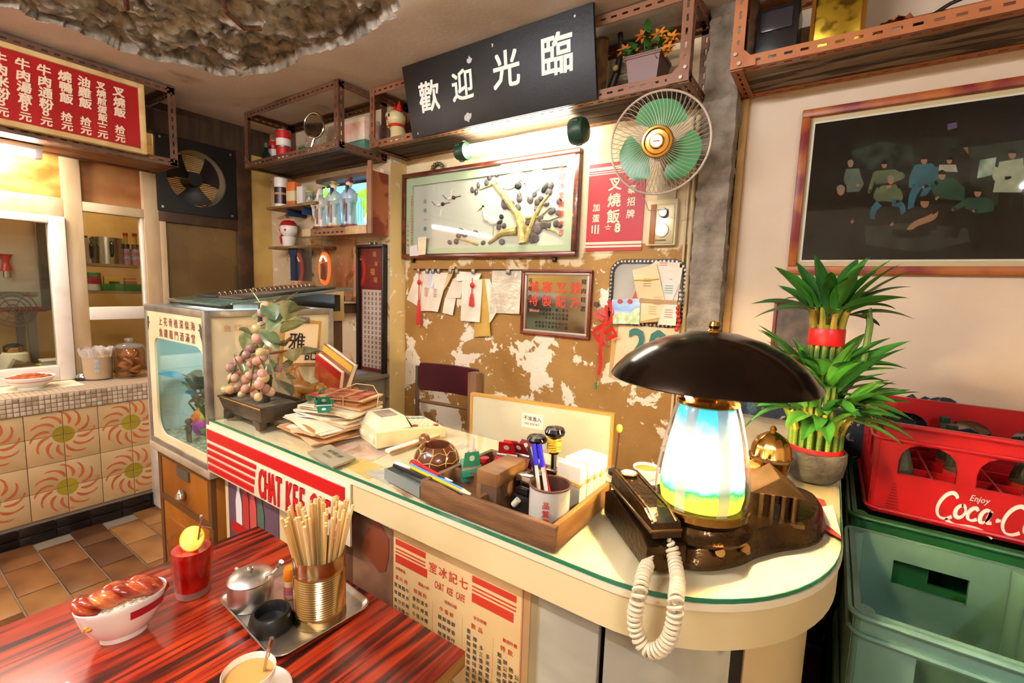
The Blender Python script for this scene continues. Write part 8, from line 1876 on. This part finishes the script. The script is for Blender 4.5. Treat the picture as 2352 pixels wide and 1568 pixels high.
# potted plant with orange paper flowers
p=PY(1487,178,2.09); t=thing('potted_flowers','square brown pot with green leaves and orange artificial flowers on the rack','plant',(p.x,2.09,zk)); s=scl(p); a=.075; b_=.055; hp=.15
g=G(); vs=[(-b_,-b_,0),(b_,-b_,0),(b_,b_,0),(-b_,b_,0),(-a,-a,hp),(a,-a,hp),(a,a,hp),(-a,a,hp),(-a*.88,-a*.88,hp),(a*.88,-a*.88,hp),(a*.88,a*.88,hp),(-a*.88,a*.88,hp),(-a*.8,-a*.8,hp-.02),(a*.8,-a*.8,hp-.02),(a*.8,a*.8,hp-.02),(-a*.8,a*.8,hp-.02)]
fs=[(3,2,1,0),(12,13,14,15)]+[(4*k_+i,4*k_+(i+1)%4,4*k_+4+(i+1)%4,4*k_+4+i) for k_ in range(3) for i in range(4)]; g.add(vs,fs); g.obj('pot',mat('pot_brown_plastic','#6E4A40',.45),t,smooth=0)
G().box((0,0,hp-.01),(2*a+.006,2*a+.006,.012),.002).obj('pot_rim',mat('pot_brown_plastic','#6E4A40',.45),t)
lgp=leafmesh(.06,.035,.2,.3); lpp={}; rq=random.Random(13); m_gl4=[mat('artificial_leaf_%d'%i,c,.45) for i,c in enumerate(('#2F6A2A','#3E7E34','#24581F'))]
for i in range(34):
    k_=i%3; aa=rq.uniform(0,6.28); rr=rq.uniform(0,.085); loc=(rr*math.cos(aa),rr*math.sin(aa)-.01,hp+rq.uniform(-.01,.09)); rot=(rq.uniform(-.5,1.2),rq.uniform(-.6,.6),aa-PI/2)
    if k_ not in lpp: lpp[k_]=lgp.obj('leaf',m_gl4[k_],t,loc=loc); lpp[k_].rotation_euler=rot
    else: share(lpp[k_],t,loc,rot)
pg=leafmesh(.036,.016,.2,.5); pmats=[mat('petal_orange','#D8821E',.5),mat('petal_amber','#B8601A',.5)]; pr=[None,None]
for fi,(fx,fz,cx_) in enumerate(((-.10,.20,1),(-.06,.165,1),(.05,.225,0),(.10,.20,0),(-.02,.24,1),(.085,.16,0))):
    G().tube([(fx*.4,0,hp),(fx*.8,-.01,(fz+hp)/2),(fx,-.015,fz)],.003,6).obj('flower_stem',m_gl4[0],t); G().ball((fx,-.02,fz),.012,10,8).obj('flower_centre',mat('flower_brown','#5A3414',.7),t)
    for k_ in range(12):
        rot=(R(25+25*(k_%2)),0,2*PI*k_/12); 
        e=(Matrix.Rotation(R(60),4,'X')@Matrix.Rotation(2*PI*k_/12,4,'Z')@Matrix.Rotation(R(25+25*(k_%2)),4,'X')).to_euler()
        if pr[cx_] is None: pr[cx_]=pg.obj('petal',pmats[cx_],t,loc=(fx,-.02,fz)); pr[cx_].rotation_euler=e
        else: share(pr[cx_],t,(fx,-.02,fz),e)
p=PY(1405,175,2.12); t=thing('gourd_stalk','dark curved stalk with a small round gourd on the long rack','ornament',(p.x,2.12,zk)); G().tube([(-.03,0,0),(-.005,0,.06),(.025,0,.14),(.04,0,.24),(.03,0,.31)],lambda u:.022-.010*u,10).obj('stalk',mat('stalk_dark','#241A14',.4),t); G().ball((.03,-.03,.15),.013,12,8).obj('gourd',mat('gourd_tan','#B08A4E',.5),t); G().tube([(-.06,0,.0),(-.05,0,.12),(-.05,-.01,.30)],lambda u:.02+.01*u,8).obj('dry_leaves',mat('dry_straw','#8A5E2A',.8,col2='#5E3C1A',scale=20),t)
zk2=2.3575
t=thing('gold_canister','tall speckled gold canister on the right rack','tin',(PY(1920,98,2.12).x,2.12,zk2)); G().span((-.075,-.05,0),(.075,.05,.30),.008).obj('body',mat('gold_foil','#B8982E',.25,metal=.9,col2='#6E5418',scale=20,lo=.5,hi=.62),t)
for x in (-.075,.075): G().span((x-.006,-.056,0),(x+.006,-.05,.30)).obj('edge_strip',m_gold,t)
t=thing('projector','black box-shaped appliance on the right rack','appliance',(PY(1785,108,2.13).x,2.13,zk2)); G().span((-.07,-.06,0),(.07,.08,.22),.006).obj('body',mat('appliance_black','#1C1814',.3),t); G().span((-.055,-.066,.13),(.05,-.06,.20),.002).obj('window',mat('appliance_window','#2E2C30',.1,coat=.6),t); G().span((-.10,-.04,0),(-.072,.04,.27),.002).obj('side_plate',m_brownp,t)
t=thing('dried_leaf','crumpled orange dried leaf lying on the right rack','leaf',(PY(2062,30,2.02).x,2.02,zk2)); g=G(); rq=random.Random(41); g.grid(lambda u,v:((u-.5)*.10,(v-.5)*.06,.022+.018*fbm(u*4,v*4,3,3)+.02*math.sin(u*3)),10,8); g.obj('blade',mat('leaf_rust','#A85A2A',.7,col2='#6E3414',scale=20),t); G().tube([(-.05,0,.02),(-.08,0,.005)],.002,6).obj('stalk',m_brownp,t)
t=thing('wooden_sledge','long flat wooden board with dark curved strip on the right rack','board',(PY(2230,20,2.03).x,2.06,zk2)); G().span((-.16,-.03,0),(.30,.05,.05),.004).obj('body',mat('sledge_wood','#8A5430',.5,col2='#6E4022',scale=5,stretch=(.6,4,4)),t); G().tube([(-.15,-.034,.005),(-.05,-.034,.06),(.1,-.034,.10),(.3,-.034,.12)],.006,8).obj('strip',m_blk,t)
# ================================================================ kitchen counter and kitchen
zk=.8305
o=G(); P=[PZ(x,y,zk) for x,y in ((-60,880),(165,872),(195,884),(110,893),(0,905),(-60,912))]; c=sum(P,Vector())/6; c.z=zk
G().slab([p-c+Vector((0,0,.002)) for p in P],(0,0,1),.002).obj('cloth',mat('cloth_cream','#E6D6B4',.8,col2='#D8C49C',scale=8),None,loc=c,label='cream cloth spread on the tiled kitchen counter',cat='cloth')
p=PZ(75,893,zk+.003); t=thing('noodle_bowl','white bowl of red beans and noodles on the kitchen counter cloth','bowl',(p.x-.04,p.y,zk+.003)); G().lathe([(0,.002),(.045,.002),(.05,0),(.055,0),(.055,.01),(.085,.03),(.108,.068),(.105,.070),(.08,.035),(0,.02)],n=36).obj('bowl',m_por,t); g=G(); g.grid(lambda u,v:(.098*math.sqrt(v)*math.cos(2*PI*u),.098*math.sqrt(v)*math.sin(2*PI*u),.062+.02*(1-v)+.006*fbm(8*math.sqrt(v)*math.cos(2*PI*u),8*math.sqrt(v)*math.sin(2*PI*u),1,3)),30,8); g.obj('topping',mat('beans_red','#8E2A14',.35,col2='#C8702E',scale=40,bump=.8,bscale=120),t,kind='stuff'); G().lathe([(.0905,.043),(.0965,.050),(.0975,.049),(.092,.042)],n=36,closed=True).obj('rim_band',mat('glaze_rose','#C8828A',.3),t)
p=PZ(192,872,zk); t=thing('call_bell','small chrome call bell on a black foot','bell',(p.x,p.y,zk)); G().lathe([(0,0),(.042,0),(.042,.012),(.038,.015),(0,.015)],n=24).obj('foot',m_blk,t); G().lathe([(.036,.018),(.034,.03),(.022,.044),(.006,.05),(0,.05)],n=24).obj('dome',m_chrome,t); G().cyl((0,0,.05),(0,0,.06),.005,n=8).obj('button',m_chrome,t)
p=PZ(236,872,zk); t=thing('plastic_tub','clear plastic tub of pale powder lined with a bag','jar',(p.x-.05,p.y-.008,zk)); t.scale=(.9,)*3; G().lathe([(0,0),(.075,0),(.08,.01),(.088,.20),(.086,.20),(.078,.012),(0,.01)],n=32).obj('tub',gmat('tub_clear','#F4ECE0',.1,.12),t); G().lathe([(0,.012),(.077,.012),(.0835,.165),(0,.175)],n=32).obj('powder',mat('powder_tan','#DCC08A',.8,col2='#E6D0A4',scale=5),t); g=G(); n_=40
for k_ in range(2): g.grid(lambda u,v:((.084+.012*v+.006*math.sin(9*2*PI*u+k_))*math.cos(2*PI*u),(.084+.012*v+.006*math.sin(9*2*PI*u+k_))*math.sin(2*PI*u),.17+.05*v+.012*math.sin(7*2*PI*u+2*k_)),40,4)
g.obj('bag_liner',gmat('bag_clear','#F2EAE4',.15,.35),t)
g=G()
for i,(ch,a) in enumerate(zip('鮮奶粉',(0,0,0))):
    n=Vector((math.cos(-.3),math.sin(-.3),0)); ux=Vector((-n.y,n.x,0)); text(g,ch,frameM((n.x*.086,n.y*.086,.14-.035*i),ux,(0,0,1)),.028,.02)
g.obj('blue_lettering',mat('ink_pale_blue','#9AB4C8',.6),t,smooth=0,kind='stuff')
p=PZ(302,868,zk); t=thing('cookie_jar','glass jar of brown cookies with a glass lid','jar',(p.x-.05,p.y+.012,zk)); t.scale=(.92,)*3; G().lathe([(0,0),(.085,0),(.09,.01),(.09,.19),(.078,.215),(.076,.215),(.087,.188),(.087,.012),(0,.008)],n=32).obj('glass_wall',m_gl,t); G().lathe([(0,.213),(.082,.213),(.086,.222),(.07,.238),(.03,.248),(.018,.252),(.026,.268),(.022,.282),(0,.284)],n=30).obj('lid',gmat('lid_glass','#EDE8E0',.05,.12),t)
ck=G().lathe([(0,-.01),(.034,-.010),(.038,0),(.034,.010),(0,.012)],n=14); cp_=None; rq=random.Random(19); m_ck=mat('cookie_brown','#A8681E',.7,col2='#8A4E14',scale=20,bump=.4)
for i in range(26):
    a=rq.uniform(0,6.28); rr=.045*math.sqrt(rq.random()); loc=(rr*math.cos(a),rr*math.sin(a),.03+.0065*i); rot=(rq.uniform(-.9,.9),rq.uniform(-.9,.9),0)
    if cp_ is None: cp_=ck.obj('cookie',m_ck,t,loc=loc); cp_.rotation_euler=rot
    else: share(cp_,t,loc,rot)
p=PZ(330,868,zk); t=thing('soup_spoon','white porcelain soup spoon leaning beside the cookie jar','spoon',(XK-.05,p.y+.02,zk)); G().tube([(0,-.03,.14),(0,-.01,.07),(0,.015,.02),(0,.05,.012)],lambda u:.007+.012*max(0,u-.55)/.45,10).obj('spoon',m_por,t)
# kitchen interior, seen through the panes
m_kst=mat('kitchen_steel','#B0A898',.25,metal=.9,col2='#8A8274',scale=5); m_shk=mat('kitchen_shelf','#8A7654',.5)
def kshelf(label,y0,y1,z,x0=-4.55,x1=-4.25):
    t=thing('kitchen_shelf',label,'shelf',((x0+x1)/2,(y0+y1)/2,z-.02)); G().span((-(x1-x0)/2,-(y1-y0)/2,0),((x1-x0)/2,(y1-y0)/2,.02),.001).obj('board',m_shk,t)
    for sy in (-1,1): G().span((-(x1-x0)/2,sy*((y1-y0)/2-.03)-.01,-.12),(-(x1-x0)/2+.02,sy*((y1-y0)/2-.03)+.01,0)).obj('bracket',m_shk,t)
    G().span((-(x1-x0)/2-.76,-(y1-y0)/2,-.0),(-(x1-x0)/2,-(y1-y0)/2+.02,.02)).obj('wall_arm',m_shk,t)
kshelf('upper kitchen shelf with pots behind the window',.86,1.62,1.575); kshelf('lower kitchen shelf with jars behind the window',.86,1.62,1.385)
def ky(x,y,z): 
    d=ray(x,y); return PX(x,y,-4.38).y
def kcyl(name,label,cat,x,w,h,z,secs): 
    y=PX(x,600,-4.38).y; t=thing(name,label,cat,(-4.38,y,z)); s=(Vector((-4.38,y,z))-CAM).dot(fwd)/F_PX; r=w*s/2; H=h*s
    for za,zb_,k_,m,nm in secs: G().lathe([(0,za*H),(r*k_,za*H),(r*k_,zb_*H),(0,zb_*H)],n=22).obj(nm,m,t)
    return t,r,H
t,r,H=kcyl('water_kettle','tall steel kettle at the left of the upper kitchen shelf','kettle',200,34,62,1.5755,[(0,.82,1,m_kst,'body'),(.82,.92,.8,m_kst,'lid'),(.92,1,.2,m_blk,'knob')]); G().tube([(r*.9,.01,H*.7),(r*1.3,.015,H*.6),(r*1.2,.015,H*.25),(r*.9,.01,H*.2)],.008,8).obj('handle',m_blk,t)
t,r,H=kcyl('steel_pot','wide steel pot with black handle on the upper kitchen shelf','pot',248,56,58,1.5755,[(0,1,1,m_kst,'body'),(.97,1.02,1.03,m_kst,'rim')]); G().tube([(r*.95,.0,H*.85),(r*1.25,0,H*.75),(r*1.2,0,H*.4),(r*.95,0,H*.3)],.009,8).obj('handle',m_blk,t)
for x,c1,lb in ((291,'#3A2018','dark sauce bottle with red cap on the upper kitchen shelf'),(312,'#5A4438','second sauce bottle near the pane edge on the upper kitchen shelf')):
    kcyl('sauce_bottle',lb,'bottle',x,17,72,1.5755,[(0,.15,1,mat('label_pink','#C87A8A',.5),'base'),(.15,.5,1,mat('label_mix','#A8B0BC',.5,col2='#B0302A',scale=30),'label'),(.5,.65,.8,mat('b_'+c1[1:],c1,.2),'shoulder'),(.65,.9,.5,mat('neck_label','#B89A3A',.5),'neck'),(.9,1,.55,m_cr,'cap')])
kcyl('spice_jar','red and white jar with green lid on the lower kitchen shelf','jar',212,28,40,1.3855,[(0,.35,1,tw,'body'),(.35,.75,1.01,m_cr,'label'),(.75,1,.95,mat('lid_green','#2E8A3E',.4),'lid')])
y_=PX(275,650,-4.38).y; t=thing('green_basket','flat green plastic basket on the lower kitchen shelf','basket',(-4.38,y_,1.3855)); g=G(); vs=[(-.07,-.11,0),(.07,-.11,0),(.07,.11,0),(-.07,.11,0),(-.085,-.13,.05),(.085,-.13,.05),(.085,.13,.05),(-.085,.13,.05),(-.08,-.125,.05),(.08,-.125,.05),(.08,.125,.05),(-.08,.125,.05),(-.065,-.105,.005),(.065,-.105,.005),(.065,.105,.005),(-.065,.105,.005)]; g.add(vs,[(3,2,1,0),(12,13,14,15)]+[(4*k_+i,4*k_+(i+1)%4,4*k_+4+(i+1)%4,4*k_+4+i) for k_ in range(3) for i in range(4)]); g.obj('body',mat('basket_green','#3E7A2E',.4),t,smooth=0)
t=thing('yellow_box','yellow box with a dark emblem standing in the green basket','box',(-4.37,y_-.04,1.391)); G().span((-.02,-.055,0),(.02,.055,.095),.001).obj('body',mat('box_yellow','#D8A81E',.5),t); G().span((.0205,-.03,.03),(.0212,.03,.06)).obj('emblem',m_blackink,t)
t=thing('orange_pack','orange packet standing in the green basket','packet',(-4.38,y_+.06,1.391)); G().span((-.015,-.04,0),(.015,.04,.085),.002).obj('body',mat('pack_orange','#B8682E',.5),t); G().span((-.016,-.04,.065),(.016,.04,.075)).obj('seal',mat('pack_seal','#D8A06A',.5),t)
# steel machine behind the left sash
ya,yb=PX(0,600,-4.35).y-.3,PX(88,600,-4.35).y; t=thing('steam_cabinet','large stainless kitchen cabinet with red trim behind the sash window','appliance',(-4.55,(ya+yb)/2,1.27)); hy=(yb-ya)/2; G().span((-.2,-hy,0),(.2,hy,.60),.005).obj('body',mat('cabinet_satin_steel','#C8C0B2',.4,metal=.35),t); G().span((-.21,-hy-.01,-.03),(.215,hy+.02,.0),.002).obj('red_trim',mat('trim_red','#8E2A22',.4),t); G().span((.2,-hy+.05,.07),(.208,hy-.02,.10)).obj('control_strip',mat('strip_grey','#7E766A',.4),t); G().cyl((.208,hy-.06,.085),(.222,hy-.06,.085),.012,n=12).obj('knob',mat('knob_brown','#8A4E2E',.4),t); G().span((.2,hy+.0,-.02),(.24,hy+.04,.62)).obj('side_pipe',mat('pipe_dark','#4A4038',.4),t)
for sy in (-1,1): G().span((-.19,sy*(hy-.05)-.02,-.424),(-.15,sy*(hy-.05)+.02,-.03)).obj('leg',m_steel,t); G().span((.15,sy*(hy-.05)-.02,-.424),(.19,sy*(hy-.05)+.02,-.03)).obj('leg',m_steel,t)
y_=PX(12,590,-4.30).y; t=thing('red_grinder','small red hand grinder hung on the steel cabinet front','grinder',(-4.30,y_,1.50)); G().lathe([(0,.0),(.03,0),(.022,.03),(.016,.06),(.03,.10),(.04,.105),(0,.105)],n=18).obj('body',m_cr,t); G().lathe([(0,-.04),(.02,-.04),(.02,0),(0,0)],n=14).obj('foot',m_chrome,t); G().box((-.02,0,.03),(.03,.02,.08)).obj('mount',m_steel,t)
y_=PX(30,780,-4.22).y; t=thing('coffee_pot','cream enamel coffee pot with gold neck on the kitchen worktop','pot',(-4.22,y_,.846)); G().lathe([(0,0),(.075,0),(.078,.01),(.065,.14),(.05,.15),(0,.15)],n=26).obj('body',mat('enamel_cream','#D8CCB4',.3),t); G().lathe([(.045,.15),(.05,.155),(.048,.18),(.05,.185),(0,.186)],n=24).obj('neck',m_gold,t); G().tube([(-.0,-.06,.15),(0,-.10,.13),(0,-.095,.06),(0,-.068,.04)],.009,8).obj('handle',m_blk,t); G().lathe([(0,.185),(.05,.186),(.03,.20),(0,.205)],n=20).obj('lid',m_blk,t)
t=thing('kitchen_worktop','tiled kitchen worktop behind the window','worktop',(-4.30,.6,0)); G().span((-.24,-1.2,.80),(.24,.95,.845),.002).obj('slab',mat('worktop_grey','#9A8A72',.4),t); G().span((-.22,-1.18,0),(.22,.93,.80)).obj('base',m_kit,t)
y_=PX(40,830,-4.12).y; t=thing('steel_pan','tilted stainless gastronorm pan on the kitchen worktop','pan',(-4.12,y_,.85),rot=(R(-25),0,0)); m5=m_kst
for a,b_ in (((-.05,-.06,0.03),(.05,.06,.034)),((-.05,-.06,.034),(-.046,.06,.10)),((.046,-.06,.034),(.05,.06,.10)),((-.05,-.06,.034),(.05,-.056,.10)),((-.05,.056,.034),(.05,.06,.10))): G().span(a,b_).obj('wall',m5,t)
y_=PX(90,828,-4.10).y; t=thing('red_tub','red tub with yellow lid on the kitchen worktop','tub',(-4.10,y_,.846)); G().lathe([(0,0),(.05,0),(.055,.05),(0,.05)],n=20).obj('tub',m_cr,t); G(rotM('Y',12)).lathe([(0,.055),(.058,.055),(.058,.064),(0,.066)],n=20).obj('lid',mat('lid_bright_yellow','#E2D01E',.4),t)
y_=PX(115,810,-4.12).y; t=thing('glass_box','small clear box with a lid on the kitchen worktop','box',(-4.14,y_,.846)); G().span((-.04,-.045,0),(.04,.045,.09),.002).obj('body',gmat('plastic_frost','#E2DCD0',.1,.35),t); G().span((-.042,-.047,.09),(.042,.047,.10),.002).obj('lid',mat('plastic_lid','#E2DCD0',.3),t)
t=thing('wire_rack','round wire steaming rack hung under the steel cabinet','rack',(-4.32,PX(30,710,-4.32).y,PX(30,710,-4.32).z))
for rr in (.11,.085,.06,.03): G().tube([(0,rr*math.cos(2*PI*i/28),rr*math.sin(2*PI*i/28)) for i in range(28)],.003,6,closed=True).obj('ring',mat('wire_dark','#5A4A38',.5),t)
for k_ in range(3): G().tube([(0,.11*math.cos(k_*1.05),.11*math.sin(k_*1.05)),(0,-.11*math.cos(k_*1.05),-.11*math.sin(k_*1.05))],.003,6).obj('bar',mat('wire_dark','#5A4A38',.5),t)
# round lamp inside the kitchen
t=thing('kitchen_lamp','round yellow-white ceiling lamp inside the kitchen','lamp',(-4.7,.9,CZ-.11)); G().lathe([(0,0),(.12,.01),(.15,.04),(.15,.08),(0,.085)],n=28).obj('diffuser',mat('kitchen_lamp_glow','#FFE2A0',.4,emit=45,ecol='#FFE2B0'),t); G().lathe([(0,.085),(.16,.085),(.16,.109),(0,.109)],n=28).obj('plate',m_white,t)
bpy.data.objects.remove(_o)
